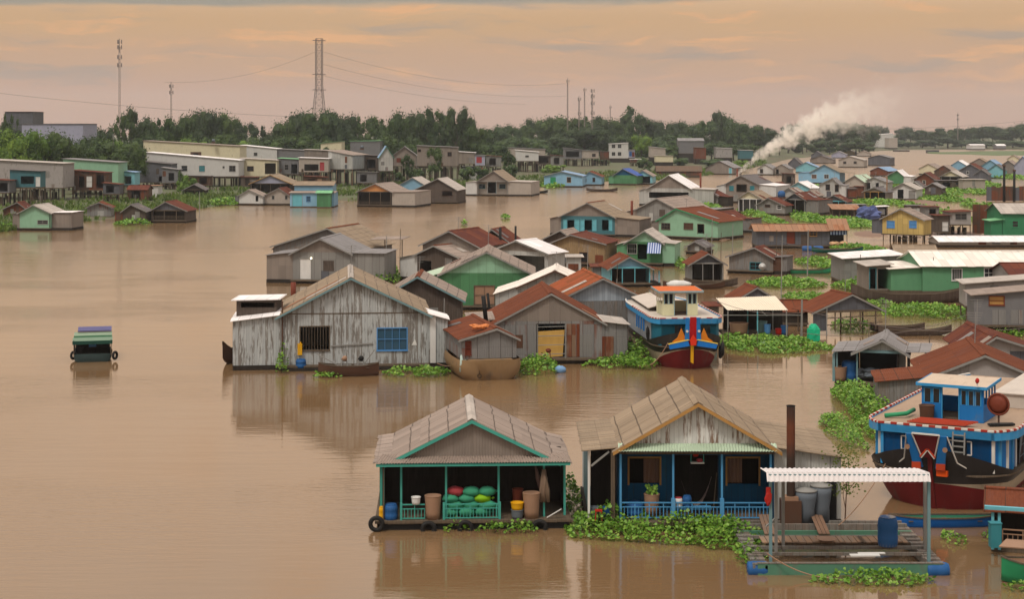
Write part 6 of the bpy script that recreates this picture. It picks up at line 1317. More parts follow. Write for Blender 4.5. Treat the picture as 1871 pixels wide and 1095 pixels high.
# ---- rust roofed house extras -------------------------------------------------------------------------------------------------------------------------
h = HS['rusty']
u0, z1 = h.loc(980, 604, 1.); u1, z0 = h.loc(1030, 652, 1.)
tag(MB().slab((u0, .25, z1), (u1, .3, z1 + .1), (u1 - .2, .28, z0), (u0, .22, z0 + .1), .03).build('tarp', None) if False else thingmesh(MB().hexa([(u0, .22, z0), (u1 - .15, .22, z0 + .15), (u1 - .15, .26, z0 + .15), (u0, .26, z0)], [(u0, .22, z1), (u1, .22, z1 + .12), (u1, .26, z1 + .12), (u0, .26, z1)]), 'tarp', plain(S(204, 160, 92), stain=.3), 'yellow tarp hanging inside the doorway of the grey metal house', 'tarp', h.M, h.yaw))
sc_ = empty('pipe_scaffold', W(h, (u0 + u1) / 2, -.35, h.zf), h.yaw, 'grey pipe rack standing before the yellow tarp', 'rack'); a = (u1 - u0) / 2
for x_ in (-a, a): MB().tube([(x_, 0, -.2), (x_, 0, 2.6)], .035, 6).build('upright', P_['grey'], sc_)
for z_ in (.3, 1.0, 1.7, 2.4): MB().tube([(-a, 0, z_), (a, 0, z_ + .05)], .028, 6).build('crossbar', P_['grey'], sc_)
for X0, X1, m in ((1035, 1052, 'tub'), (1053, 1059, 'rust'), (1100, 1107, 'rust'), (1107, 1121, 'tub')):
    (u0, zz0), (u1, zz1) = h.loc(X0, 655), h.loc(X1, 592 if X1 < 1090 else 615); MB().box(u0, u1, -.035, -.016, h.zf + .05, min(zz1, h.ze - .05)).build('wall_sheet', corr(S(140, 112, 90), .55, .4) if m == 'tub' else W_['rusty'], h.root)
mb = MB()
for k in range(2): mb.beam((-.25 + k * .45, 0, .1), (-.18 + k * .3, 0, .75), .07)
mb.blob((0, 0, .9), (.2, .16, .17), 9, 6, .2); thingmesh(mb, 'outboard_stand', P_['rust'], 'rusty motor on a small stand before the pipe rack', 'motor', W(h, h.loc(1000, 660)[0], -1.0, .2), 0)
mb = MB(); mb.blob((0, 0, .2), (.42, .3, .3), 12, 8, .1); thingmesh(mb, 'float_can', plain(S(120, 150, 180), stain=.2), 'pale blue canister floating by the hyacinths', 'canister', px(1024, 681), smooth=True)
for x_, y0, y1, r, lb in ((886, 583, 541, .17, 'leaning black stove pipe beside the rust red roof'), (894, 560, 536, .12, 'short black pipe behind the leaning stove pipe')):
    Y = dist(664 if r > .15 else 600) + 1.; mb = MB().tube([pz(x_ + 2, y1 + 46, Y), pz(x_ - 3, y1, Y)], r, 10); tag(mb.build('stove_pipe', P_['black'], None, True), lb, 'chimney')
for x_, y0, y1, Yb, r, lb in ((914, 446, 416, 505, .17, 'black stove pipe between the two dark rust roofs'), (942, 444, 413, 500, .13, 'slightly tilted black pipe beside the white roof'), (1280, 345, 316, 374, .22, 'rusty stove pipe beside the large white roof'), (1154.5, 398, 367, 428, .22, 'tall brown chimney pipe behind the tan roofed house'), (536, 540, 516, 600, .24, 'grey pipe stump between plank house and grey metal house'), (1347, 334, 308, 350, .2, 'chimney at the foot of the smoke plume')):
    Y = dist(Yb); tag(MB().tube([pz(x_, y0 + 14, Y), pz(x_, y1, Y)], r, 10).build('chimney_pipe', P_['black'] if r < .2 else P_['rust'], None, True), lb, 'chimney')
# ---- old covered boat ---------------------------------------------------------------------------------------------------------------------------------
ho = G('old covered boat with bulging tan hull and patched rusty cabin roof', 843, 944, 692, 617, 907, 599, 888, 588, 'grust', 'rust', zf=1.45, name='covered_boat', cat='boat', group='large river boats', base=False, d=8.5, ov=.25, ovf=.25,
       op=(('s', 851, 860, 625, 648, 'rust', 1, 'rust'),))
hull = MB(); n = 10; hwb = ho.w / 2 + .22
prof = [(.0, -.5), (.42, -.46), (.78, -.15), (.99, .5), (1.05, 1.0), (1.0, 1.45)]
st = [(-1.0, .50), (-.9, .70), (-.7, .84), (-.4, .94), (0., 1.), (2, 1.05), (5, 1.02), (8, .8), (9.3, .3)]
for y, f_ in st:
    for sg in (-1, 1):
        for a, z in (prof if sg > 0 else prof[::-1]): hull.v.append((sg * a * f_ * hwb, y - (.25 * (z < .3)) * (y < 0) * -1, z))
m_ = 12
for i in range(len(st) - 1):
    for k in range(m_ - 1): hull.f.append((i * m_ + k, i * m_ + k + 1, (i + 1) * m_ + k + 1, (i + 1) * m_ + k)); hull.mi.append(0)
hull.f.append(tuple(reversed(range(m_)))); hull.mi.append(0)
hm = plain(S(140, 110, 78), var=.5, stain=.9, stc=(.12, .09, .065))
hull.build('hull', hm, ho.root, True)
MB().box(-hwb * .72, hwb * .72, -.7, .3, 1.36, 1.42).build('foredeck', hm, ho.root)
MB().torus((-.9, -1.0, .35), .14, .02, 'y', 12, 6).build('mooring_ring', P_['black'], ho.root); MB().beam((-.9, -.95, .5), (-.9, -.75, 1.4), .03).build('mooring_chain', P_['black'], ho.root)
mb = MB(); rr = random.Random(2)
for k in range(9): mb.blob((rr.uniform(-.6, .5), rr.uniform(.4, 1.6), ho.zr - .08 + rr.uniform(0, .1)), (rr.uniform(.15, .4), rr.uniform(.15, .3), .12), 8, 5, .3, k)
thingmesh(mb, 'roof_scrap', plain(S(200, 120, 70), stain=.2), 'orange and white rags piled on the old covered boat roof', 'rags', ho.M + Vector((-.4, 0, 0)), ho.yaw)
cable(W(ho, -1.9, -.4, 1.3), W(HS['plank'], 6.2, -.6, .4), .25, .03, 'slack rope from the old covered boat to the plank house', 'rope', 'mooring ropes', 'rope', P_['tub'])
mb = MB().tube([(0, 0, 0), (.1, -.05, .6), (.05, 0, 1.2)], [.10, .16, .06], 7); thingmesh(mb, 'cloth', plain(S(176, 186, 172)), 'pale cloth hanging beside the old covered boat bow', 'cloth', W(ho, -2.15, -.3, .6), smooth=True)
# ---- the two big painted river boats -----------------------------------------------------------------------------------------------------------------------
def polyprism(mb, outline, z0, z1, dz=None):
    n = len(outline); o = len(mb.v); dz = dz or [0] * n
    for (x, y), d in zip(outline, dz): mb.v.append((x, y, z0 + d))
    for (x, y), d in zip(outline, dz): mb.v.append((x, y, z1 + d))
    mb.f.append(tuple(o + i for i in reversed(range(n)))); mb.f.append(tuple(o + n + i for i in range(n))); mb.mi += [mb.cur] * 2
    for i in range(n): mb.f.append((o + i, o + (i + 1) % n, o + n + (i + 1) % n, o + n + i)); mb.mi.append(mb.cur)
def big_boat(label, bowpx, yaw, L, B, zs, zr, zdeck_roof, red0, red1, white1, bluff, rake, blue, panel, name='river_boat', rise=(.24, 1.8)):
    p = px(*bowpx); root = empty(name, p, yaw, label, 'boat', 'large river boats')
    h = House(); h.root, h.M, h.yaw = root, p, yaw
    h.loc = lambda X, y, yo=0.: inplane(p, yaw, X, y, yo)
    def hb(t): return B / 2 * (max(.0, 1 - max(0., 1 - t / bluff) ** 2.3) ** .62 if t < bluff else 1. - .25 * max(0., (t - .7) / .3) ** 2)
    def sheer(t): return zs + (zr - zs) * max(0., 1 - t / rise[0]) ** rise[1] + .5 * max(0, (t - .7) / .3) ** 2
    ts = [0, .008, .02, .04, .07, .10, .14, .19, .25, .35, .5, .65, .8, .92, 1.]
    hull = MB(); NB = 3; per = 4; rows_ = []
    for t in ts:
        s_ = sheer(t); zk = -.6; zb1 = red1 + (red0 - red1) * max(0., 1 - t / .2) ** 1.3; zb2 = max(zb1 + .002, red0 + (white1 - red0) * min(1., t / .07))
        zl = [zk + (zb1 - zk) * i / 3 for i in range(3)] + [zb1 + (zb2 - zb1) * i / 2 for i in range(2)] + [zb2 + (s_ - zb2) * i / 3 for i in range(4)]
        row = []
        for z in zl:
            q = (z - zk) / (s_ - zk); fl = .50 + .50 * min(1, max(0., q)) ** .55
            if t == 0: fl = 0
            row.append((hb(max(t, 1e-4)) * fl, t * L + rake * max(0., 1 - q) ** 1.5 * max(0., 1 - t / .2) , z))
        rows_.append(row)
    m_ = len(rows_[0])
    for sg in (-1, 1):
        o = len(hull.v)
        for row in rows_:
            for x, y, z in row: hull.v.append((sg * x, y, z))
        for i in range(len(ts) - 1):
            for k in range(m_ - 1):
                q = (o + i * m_ + k, o + i * m_ + k + 1, o + (i + 1) * m_ + k + 1, o + (i + 1) * m_ + k)
                hull.f.append(q if sg < 0 else q[::-1]); hull.mi.append(0 if k < 3 else 1 if k < 5 else 2)
    hull.build('hull', [plain(S(110, 28, 28), stain=.75, stc=(.085, .045, .035)), plain(S(176, 158, 134), stain=.8, stc=(.17, .115, .08)), plain((.022, .019, .018), stain=.35, stc=(.09, .07, .06), rough=.45)], root, True)
    # stem post
    st = MB()
    for a, b_ in zip(rows_[0], rows_[0][1:]): st.beam((0, a[1] - .03, a[2]), (0, b_[1] - .03, b_[2] + .02), .2, .2, (0, 1, 0))
    st.build('stem', plain(S(104, 32, 30), stain=.5), root)
    def outline(t0, t1, inset, n=16, front=0.):
        T_ = [t0 + (t1 - t0) * (i / n) ** 1.6 for i in range(n + 1)]
        R_o = [(hb(t) - inset, t * L) for t in T_]
        return [(-x, y) for x, y in R_o[::-1]] + [(x, y) for x, y in R_o] if True else None
    h.hb, h.sheer, h.outline, h.L, h.B = hb, sheer, outline, L, B
    dk = MB(); polyprism(dk, outline(.03, 1., .06), zs - .25, zs - .18); dk.build('deck', P_['wood'], root)
    # superstructure wall following the hull
    def ring(t0, inset, z0, z1, name, m, th=.08, t1=1., n=16):
        A, Bo = outline(t0, t1, inset, n), outline(t0, t1, inset + th, n); mb = MB(); N = len(A)
        for i in range(N - 1):
            a, b_, c_, d_ = A[i], A[i + 1], Bo[i + 1], Bo[i]
            mb.hexa([(*a, z0), (*b_, z0), (*c_, z0), (*d_, z0)], [(*a, z1), (*b_, z1), (*c_, z1), (*d_, z1)])
        return mb.build(name, m, root)
    h.ring = ring
    return h
BLUE = plain(S(66, 140, 184), stain=.6, stc=(.16, .17, .16)); BLUED = plain(S(40, 108, 166), stain=.6, stc=(.10, .12, .13)); TEALP = plain(S(34, 96, 112), stain=.2); DECKW = plain(S(196, 180, 164), stain=.6, stc=(.22, .15, .10)); DECKB = plain(S(164, 136, 112), stain=.7, stc=(.10, .07, .05)); RIMW = plain(S(214, 204, 190), stain=.1)
def rim(h, t0, inset, z, label_m, t1=1., step=.45):
    o_ = h.outline(t0, t1, inset, 40); band = MB(); k = 0; red = plain(S(160, 52, 40), stain=.3)
    for p, q in zip(o_, o_[1:]): band.beam((*p, z), (*q, z), .10, .08)
    ro = band.build('roof_edge', RIMW, h.root)
    for p, q in zip(o_, o_[1:]):
        n = max(1, round(hypot(q[0] - p[0], q[1] - p[1]) / step)); A = [(p[0] + (q[0] - p[0]) * i / n, p[1] + (q[1] - p[1]) * i / n, z) for i in range(n + 1)]
        for P1, Q1 in zip(A, A[1:]):
            k += 1
            if k % 2 and min(P1[1], Q1[1]) < h.L * .62: MB().beam(P1, Q1, .115, .095).build('red_block', red, ro)
def wheelhouse(h, u0, u1, y0, y1, z0, z1, wall, roofm, frame, nfront, doorpos, roof_ov=.35, sides=3):
    """wall band, window band with real openings, door gap, roof"""
    g_ = MB(); zs_ = z0 + (z1 - z0) * .48; du = (u1 - u0)
    d0, d1 = u0 + du * doorpos[0], u0 + du * doorpos[1]; t = .06
    holes = [(d0, d1, z0 - 1, z1 - .12)]
    cuts = [(u0 + .08, d0 - .08), (d1 + .08, u1 - .08)]
    for (a, b_), n in zip(cuts, nfront):
        for i in range(n): w_ = (b_ - a) / n; holes.append((a + w_ * i + .05, a + w_ * (i + 1) - .05, zs_, z1 - .2))
    wall_holes(g_, u0, u1, z0, z1, y0, t, holes)
    dd = (y1 - y0) / sides
    for x in (u0, u1 - t):
        ys = [y0 + t]
        g_.box(x, x + t, y0 + t, y1, z0, zs_); g_.box(x, x + t, y0 + t, y1, z1 - .18, z1)
        for i in range(sides + 1): yy = y0 + t + (y1 - y0 - t - .1) * i / sides; g_.box(x, x + t, yy, yy + .1, zs_, z1 - .18)
    g_.box(u0 + t, u1 - t, y1 - t, y1, z0, zs_); g_.box(u0 + t, u1 - t, y1 - t, y1, z1 - .3, z1)
    root = h.root
    wh = g_.build('wheelhouse', wall, root)
    f = MB()
    for a, b_, c_, d_ in holes[1:]:
        f.box(a - .03, a + .02, y0 - .025, y0 + .02, c_ - .02, d_ + .02); f.box(b_ - .02, b_ + .03, y0 - .025, y0 + .02, c_ - .02, d_ + .02); f.box(a, b_, y0 - .025, y0 + .02, d_ - .01, d_ + .03)
    f.build('window_frame', frame, wh)
    for a, b_, c_, d_ in holes[1:]: MB().box(a + .02, b_ - .02, y0 + .03, y0 + .04, c_, d_).build('pane', GLASS, wh)
    f = MB(); f.box(d0 - .05, d0, y0 - .03, y0 + t, z0, z1 - .1); f.box(d1, d1 + .05, y0 - .03, y0 + t, z0, z1 - .1); f.build('door_frame', frame, wh)
    MB().box(u0 + .1, u1 - .1, y0 + .4, y1 - .1, z0 + .01, z0 + .05).build('floor', P_['wood'], wh)
    r = MB(); o_ = roof_ov; r.slab((u0 - o_, y0 - o_, z1 + .04), (u1 + o_, y0 - o_, z1 + .04), (u1 + o_, y1 + o_, z1 + .12), (u0 - o_, y1 + o_, z1 + .12), .10)
    ro = r.build('wheelhouse_roof', roofm, root)
    e = MB(); e.box(u0 - o_ - .02, u1 + o_ + .02, y0 - o_ - .04, y0 - o_ - .003, z1 - .08, z1 + .06)
    for x in (u0 - o_ - .04, u1 + o_ + .003): e.hexa([(x, y0 - o_, z1 - .08), (x + .037, y0 - o_, z1 - .08), (x + .037, y1 + o_, z1), (x, y1 + o_, z1)], [(x, y0 - o_, z1 + .06), (x + .037, y0 - o_, z1 + .06), (x + .037, y1 + o_, z1 + .14), (x, y1 + o_, z1 + .14)])
    e.build('roof_trim', frame, ro)
    return wh
# blue boat between the houses
h = big_boat('blue and black river boat with cream wheelhouse and orange roof beside the rust roofed house', (1265, 677), radians(5.5), 17., 5.5, 1.85, 2.9, 3.6, 1.55, .2, 1.15, .17, 1.0, BLUE, TEALP)
root = h.root
h.ring(.075, .18, 1.7, 3.35, 'cabin_wall', TEALP, t1=.17, n=6)
h.ring(.172, .14, 1.6, 3.35, 'cabin_side', plain(S(158, 156, 154), stain=.55, stc=(.05, .045, .04)), t1=.97)
h.ring(.066, -.05, 3.32, 3.72, 'roof_band', BLUE, .12)
rf = MB(); polyprism(rf, h.outline(.068, 1., 0.), 3.5, 3.66); rf.build('cabin_roof', DECKW, root)
rim(h, .07, -.02, 3.74, None)
for X in (1208, 1222, 1295, 1305):
    u, z = h.loc(X, 620, 1.35); yb_ = 1.5; MB().box(u - .10, u + .10, 1.22 + abs(u) * .35, 1.34 + abs(u) * .35, 1.75, 3.34).build('cabin_post', BLUE, root)
for u0, u1 in ((-1.1, -.5), (.55, 1.6)): MB().box(u0, u1, 1.16, 1.2, 2.1, 3.2).build('window', GLASS, root)
wheelhouse(h, *[h.loc(X, 580, 4.)[0] for X in (1209, 1273)], 3.6, 6.2, 3.68, 5.55, plain(S(206, 198, 160), stain=.15), plain(S(200, 96, 40), stain=.35, stc=(.10, .04, .02)), plain(S(140, 160, 160)), (2, 2), (.34, .68))
hp = MB(); hp.slab((-2.1, 6.8, 3.95), (-.6, 6.8, 4.35), (-.4, 15.5, 4.3), (-2.0, 15.5, 3.95), .06); hp.build('hatch_cover', DECKW, root)
MB().box(-.6, -.52, 6.8, 15.5, 3.67, 4.28).build('hatch_side', plain(S(170, 165, 130)), root)
for i, y in enumerate((5.2, 6.2, 7.2, 8.0)): MB().beam((-2.74 - .02 * i, y, 2.35), (-2.74 - .02 * i, y, 3.3), .10).build('window_bar', BLUED, root)
MB().blob((-2.72, 3.6, 2.35), (.12, .3, .55), 8, 6, .3).build('black_patch', P_['black'], root)  # irregular black lump on the cabin side
# bow ornament
pan = MB(); pan.hexa([(-.28, -.10, 2.0), (.28, -.10, 2.0), (.22, .02, 2.0), (-.22, .02, 2.0)], [(-.24, -.35, 4.0), (.24, -.35, 4.0), (.2, -.2, 4.0), (-.2, -.2, 4.0)]); pan.build('bow_shield', plain(S(168, 22, 32), stain=.05), root)
for sg in (-1, 1):
    f = lambda *pts: [(sg * x, z) for x, z in (pts if sg > 0 else pts[::-1])]
    b1 = MB(); b1.prism(f((.28, 2.2), (.62, 2.2), (.52, 3.95), (.26, 3.95)), -.25, -.12); b1.build('bow_side_panel', BLUED, root)
    b2 = MB(); b2.prism(f((.45, 2.0), (1.55, 2.15), (1.15, 2.45), (.95, 2.95), (.85, 3.15), (.62, 2.6)), -.16, -.06); b2.build('bow_flame', plain(S(196, 116, 44), stain=.05), root)
    b3 = MB(); b3.prism(f((.25, 1.85), (1.75, 1.62), (1.85, 1.98), (.4, 2.28)), -.30, -.20); b3.build('bow_wing', plain(S(40, 110, 180), stain=.05), root)
    b4 = MB(); b4.prism(f((.25, 2.30), (.4, 2.34), (1.88, 2.03), (1.86, 1.97)), -.33, -.19); b4.build('wing_trim', plain(S(226, 190, 90), stain=.05), root)
    MB().lathe([(0, 0), (.10, .0), (.10, .03), (0, .03)], (0, 0, 0), 12).build('bow_eye', RIMW, root).matrix_local = Matrix.Translation((sg * .45, -.28, 2.95)) @ Matrix.Rotation(pi / 2, 4, 'X')
MB().prism([(-.12, .6), (.06, .5), (.10, 1.9), (-.12, 1.9)], -.12, .15).build('stem_tongue', P_['yellow'], root)
MB().prism([(-.2, 1.9), (.2, 1.9), (.26, 2.3), (0, 2.7), (-.26, 2.3)], -.42, -.30).build('bow_badge', plain(S(204, 56, 36), stain=.05), root)
for p_, q_, m in (((-.5, 1.4, 4.6), (-2.4, .8, 4.6), 0),): pass
cable(W(h, -1.7, .7, 2.0), px(1165, 668, .3), .7, .035, 'slack rope from the blue boat bow down to the hyacinths', 'rope', 'mooring ropes', 'rope', P_['tub'])
for y, z, r_ in ((1.9, 1.3, .42), (2.6, 1.0, .40)): tyre(W(h, 2.72, y, z), radians(80), 'black tyre fender on the bow side of the cream wheelhouse boat', r_, .13)
# large boat on the right
h = big_boat('large blue river boat with red hull bottom and blue wheelhouse on its roof', (1699, 936), radians(-29), 19., 7.0, 1.95, 3.0, 3.7, 1.3, .5, 1.35, .14, 1.1, BLUE, BLUED, rise=(.11, 1.5))
root = h.root
h.ring(.062, .30, 1.85, 3.45, 'cabin_wall', BLUED, t1=.2, n=10)
h.ring(.202, .25, 1.85, 3.45, 'cabin_side', planks(S(60, 42, 42), (.03, .022, .02), .4, .5), t1=.97)
h.ring(.050, -.12, 3.42, 3.80, 'roof_band', BLUE, .14)
rf = MB(); polyprism(rf, h.outline(.052, 1., -.05), 3.6, 3.76); rf.build('cabin_roof', DECKB, root)
rim(h, .052, -.06, 3.85, None, step=.3)
# panelled front wall: posts, doors with white mouldings, ladder
o_ = h.outline(.062, .2, .30, 10)
for i, (x, y) in enumerate(o_):
    if i % 2 == 0: MB().box(x - .07, x + .07, y - .10, y + .04, 1.85, 3.44).build('cabin_post', BLUE if i % 4 else RIMW, root)
for (a, b_) in list(zip(o_, o_[1:])):
    mx, my = (a[0] + b_[0]) / 2, (a[1] + b_[1]) / 2; d = Vector((b_[0] - a[0], b_[1] - a[1], 0)); l = d.length
    if l < .45: continue
    d.normalize(); nrm = Vector((d.y, -d.x, 0)) * .05
    e = MB()
    for z0, z1 in ((2.0, 2.5), (2.62, 3.25)):
        c_ = [Vector((mx, my, 0)) + nrm + d * sx * l * .32 + Vector((0, 0, z)) for sx, z in ((-1, z0), (1, z0), (1, z1), (-1, z1))]
        for p, q in zip(c_, c_[1:] + c_[:1]): e.beam(p, q, .05)
    e.build('door_moulding', RIMW, root)
for u, y in ((-1.0, 1.05), (1.15, 1.05)): MB().box(u - .32, u + .32, y - .1, y - .05, 1.85, 3.3).build('cabin_doorway_shade', P_['black'], root)  # black slabs on the closed wall, painting the dark of open doors
lad = MB(); lad.beam((.85, .75, 2.1), (.85, .95, 3.7), .07); lad.beam((1.4, .75, 2.1), (1.4, .95, 3.7), .07)
for i in range(6): lad.beam((.85, .76 + i * .03, 2.25 + i * .26), (1.4, .76 + i * .03, 2.25 + i * .26), .06)
lad.build('ladder', P_['grey'], root)
net = MB()
for i in range(9):
    t = .21 + .05 * i; x = h.hb(t) - .22; net.beam((x, t * h.L, 1.9), (x, t * h.L, 3.4), .035)
for z in (2.2, 2.7, 3.1):
    for i in range(8): t, t2 = .21 + .05 * i, .26 + .05 * i; net.beam((h.hb(t) - .21, t * h.L, z), (h.hb(t2) - .21, t2 * h.L, z + .03), .03)
net.build('side_netting', P_['bgrey'], root)
mb = MB(); mb.slab((h.hb(.19) - .1, .19 * 19, 3.4), (h.hb(.21) - .05, .215 * 19, 3.4), (h.hb(.215) - .3, .215 * 19, 2.0), (h.hb(.2) - .2, .2 * 19, 2.1), .03); mb.build('curtain', P_['bgrey'], root)
# bow shield
def rel(X, y, yo): return h.loc(X, y, yo)
sh = MB(); sh.hexa([(-.28, -.30, 2.6), (.28, -.30, 2.6), (.28, -.18, 2.6), (-.28, -.18, 2.6)], [(-.62, -.75, 3.75), (.62, -.75, 3.75), (.62, -.62, 3.75), (-.62, -.62, 3.75)]); sh.build('bow_shield', plain(S(96, 24, 28), stain=.4), root)
for sg in (-1, 1):
    e = MB(); 
    P4 = lambda a, b_, c_, d_: (e.hexa([a, b_, c_, d_][0:0] or [], []) if False else None)
    x0, x1 = sorted((sg * .30, sg * .72)); x2, x3 = sorted((sg * .645, sg * .95))
    e.hexa([(x0, -.22, 2.1), (x1, -.12, 2.1), (x1, .0, 2.1), (x0, -.1, 2.1)], [(x2, -.72, 3.72), (x3, -.66, 3.72), (x3, -.54, 3.72), (x2, -.6, 3.72)]); e.build('bow_side_panel', BLUED, root)
    e = MB(); e.beam((sg * .30, -.33, 2.6), (sg * .645, -.79, 3.77), .05); e.beam((sg * .31, -.36, 2.58), (0, -.40, 2.98), .09, .05); e.build('shield_trim', RIMW, root)
    e = MB().beam((sg * .36, -.40, 2.64), (0, -.44, 3.08), .07, .05); e.build('chevron', plain(S(196, 70, 40), stain=.1), root); MB().box(*sorted((sg * .36, sg * .78)), -.30, -.22, 2.05, 2.35).build('fret_pattern', plain(S(176, 66, 40), stain=.3), root)
    e = MB(); e.beam((sg * .95, -.6, 3.7), (sg * 1.25, .1, 2.4), .05); e.beam((sg * 1.25, .1, 2.4), (sg * 2.0, 1.0, 1.75), .05); e.build('bow_stripe', RIMW, root)
    MB().lathe([(0, 0), (.12, .0), (.12, .04), (0, .04)], (0, 0, 0), 12).build('bow_eye', P_['tub'], root).matrix_local = Matrix.Translation((sg * .88, -.66, 3.1)) @ Matrix.Rotation(pi / 2, 4, 'X')
MB().beam((-.64, -.78, 3.78), (.64, -.78, 3.78), .07).build('shield_cap', RIMW, root)
MB().box(.35, .85, -.18, .05, 1.75, 2.0).build('orange_patch', plain(S(214, 84, 30), stain=.1), root)
cz = 3.77
wh = wheelhouse(h, h.loc(1684, 760, 3.4)[0], h.loc(1797, 760, 3.4)[0], 3.4, 6.0, cz, cz + 1.72, BLUED, plain(S(196, 172, 148), stain=.4), BLUE, (2, 3), (.34, .60), roof_ov=.2, sides=4)
MB().blob((1.5, 3.0, cz + 2.1), (.1, .1, .14), 8, 6).build('signal_lamp', P_['red'], root); MB().box(1.47, 1.53, 2.97, 3.03, cz + 1.8, cz + 2.05).build('lamp_stem', P_['white'], root)
o = empty('dish_drum', W(h, h.loc(1824, 760, 3.3)[0], 3.3, cz + 1.0), h.yaw, 'round rusty dish mounted beside the blue wheelhouse', 'dish')
MB().torus((0, 0, 0), .5, .05, 'y', 22, 6).build('rim', P_['rust'], o); d_ = MB().lathe([(0, .12), (.25, .09), (.5, .0)], n=22).build('bowl', P_['rust'], o, True); d_.rotation_euler = (pi / 2, 0, 0)
MB().box(-.04, .04, .05, .12, -1.04, .0).build('stand', P_['brown'], o)
tub(W(h, h.loc(1694, 760, 3.0)[0], 2.95, cz), .36, .75, P_['brown'], 'brown pot beside the blue wheelhouse door', 'pot', 'pot')
mb = MB().tube([(-2.9, 2.6, cz + .12), (-2.0, 3.2, cz + .2), (-1.9, 4.2, cz + .25)], .11, 8); thingmesh(mb, 'hose', P_['green'], 'thick green hose lying on the big boat roof', 'hose', h.M, h.yaw, smooth=True)
mb = MB()
for k in range(6): mb.beam((-1.6 + .1 * k, 1.9 + .08 * k, cz + .06 + .03 * k), (1.2 + .1 * k, 2.0 + .06 * k, cz + .08 + .03 * k), .07)
thingmesh(mb, 'pole_bundle', plain(S(170, 70, 50), stain=.2), 'bundle of red poles lying across the big boat roof front', 'poles', h.M, h.yaw)
mb = MB(); mb.slab((2.2, 2.6, cz + .12), (3.2, 3.4, cz + .12), (3.0, 3.7, cz + .12), (2.0, 2.9, cz + .12), .08); thingmesh(mb, 'crate', P_['black'], 'flat black board on the roof below the rusty dish', 'board', h.M, h.yaw)
hp = MB(); hp.slab((1.0, 8.5, cz + .75), (2.9, 8.5, cz + .75), (2.9, 17.5, cz + .75), (1.0, 17.5, cz + .75), .06); hp.box(1.05, 2.85, 8.6, 17.4, cz, cz + .68); hp.build('hatch_cover', DECKW, root)
for a, lb in ((-2.6, 'rope from the big boat bow towards the raft'),): cable(W(h, -2.4, 1.1, 1.9), (xat(66 + 6, 1532), 72., .6), .3, .025, lb, 'rope', 'mooring ropes', 'rope', P_['tub'])
tyre(W(h, 3.68, 5.6, 1.9), radians(75), 'black tyre fender on the dark side of the large blue boat', .38, .12)
# ---- covered boat under way on the open river ------------------------------------------------------------------------------------------------------------
p = px(169, 662); root = empty('ferry_boat', p, radians(13.5), 'small covered boat with green canopy and lilac tarp alone on open water', 'boat')
root.scale = (1., .52, .86); hu = MB(); prof = [(-1., .75), (-.95, .2), (-.7, -.25), (.7, -.25), (.95, .2), (1., .75)]
for y, f_, dz in ((0, 1.3, 0), (.4, 1.42, -.02), (3, 1.5, 0), (6, 1.4, .05), (8.5, .9, .3), (9.6, .15, .6)):
    for a, z in prof: hu.v.append((a * f_, y, z + dz * (z > 0)))
for i in range(5):
    for k in range(5): hu.f.append((i * 6 + k, i * 6 + k + 1, i * 6 + 7 + k, i * 6 + 6 + k)); hu.mi.append(0)
hu.f.append((5, 4, 3, 2, 1, 0)); hu.mi.append(0); hu.build('hull', plain(S(56, 70, 68), stain=.5), root, True)
MB().box(-1.25, 1.25, .1, 8., .42, .48).build('floor', P_['wood'], root)
MB().slab((-1.5, -.3, 1.92), (1.5, -.3, 1.92), (1.5, 2.6, 2.05), (-1.5, 2.6, 2.05), .06).build('canopy', plain(S(112, 130, 106), stain=.15), root)
MB().box(-1.5, 1.5, -.34, -.305, 1.62, 1.94).build('canopy_front', plain(S(30, 66, 54), stain=.1), root)
MB().slab((-1.42, 2.62, 2.20), (1.46, 2.62, 2.20), (1.46, 5.6, 2.32), (-1.42, 5.6, 2.32), .06).build('canopy', plain(S(128, 142, 116), stain=.1), root)
MB().box(-1.42, 1.46, 2.60, 2.618, 2.05, 2.2).build('canopy_front', plain(S(84, 122, 92), stain=.1), root)
MB().slab((-1.15, 5.0, 2.48), (1.42, 5.0, 2.48), (1.42, 8.2, 2.62), (-1.15, 8.2, 2.62), .10).build('roof_tarp', plain(S(84, 80, 116), stain=.1), root)
for x in (-1.42, 1.36):
    for y in (-.2, 2.6, 5.4): MB().box(x, x + .06, y, y + .06, .6, 2.0).build('post', P_['wood'], root)
    MB().box(x, x + .05, .4, 7.8, .7, 1.7).build('side_screen', P_['dark'], root)
MB().box(-1.3, 1.3, 4., 4.1, .45, 2.0).build('cabin_wall', P_['dark'], root)
MB().box(-.3, .25, 2.8, 3.2, 1.15, 1.35).build('seat_box', P_['bluew'], root)
for x in (-1.62, 1.62): tyre(p + Vector((x, .5, .45)), radians(70), 'black tyre fender on the side of the small covered boat', .26, .10)
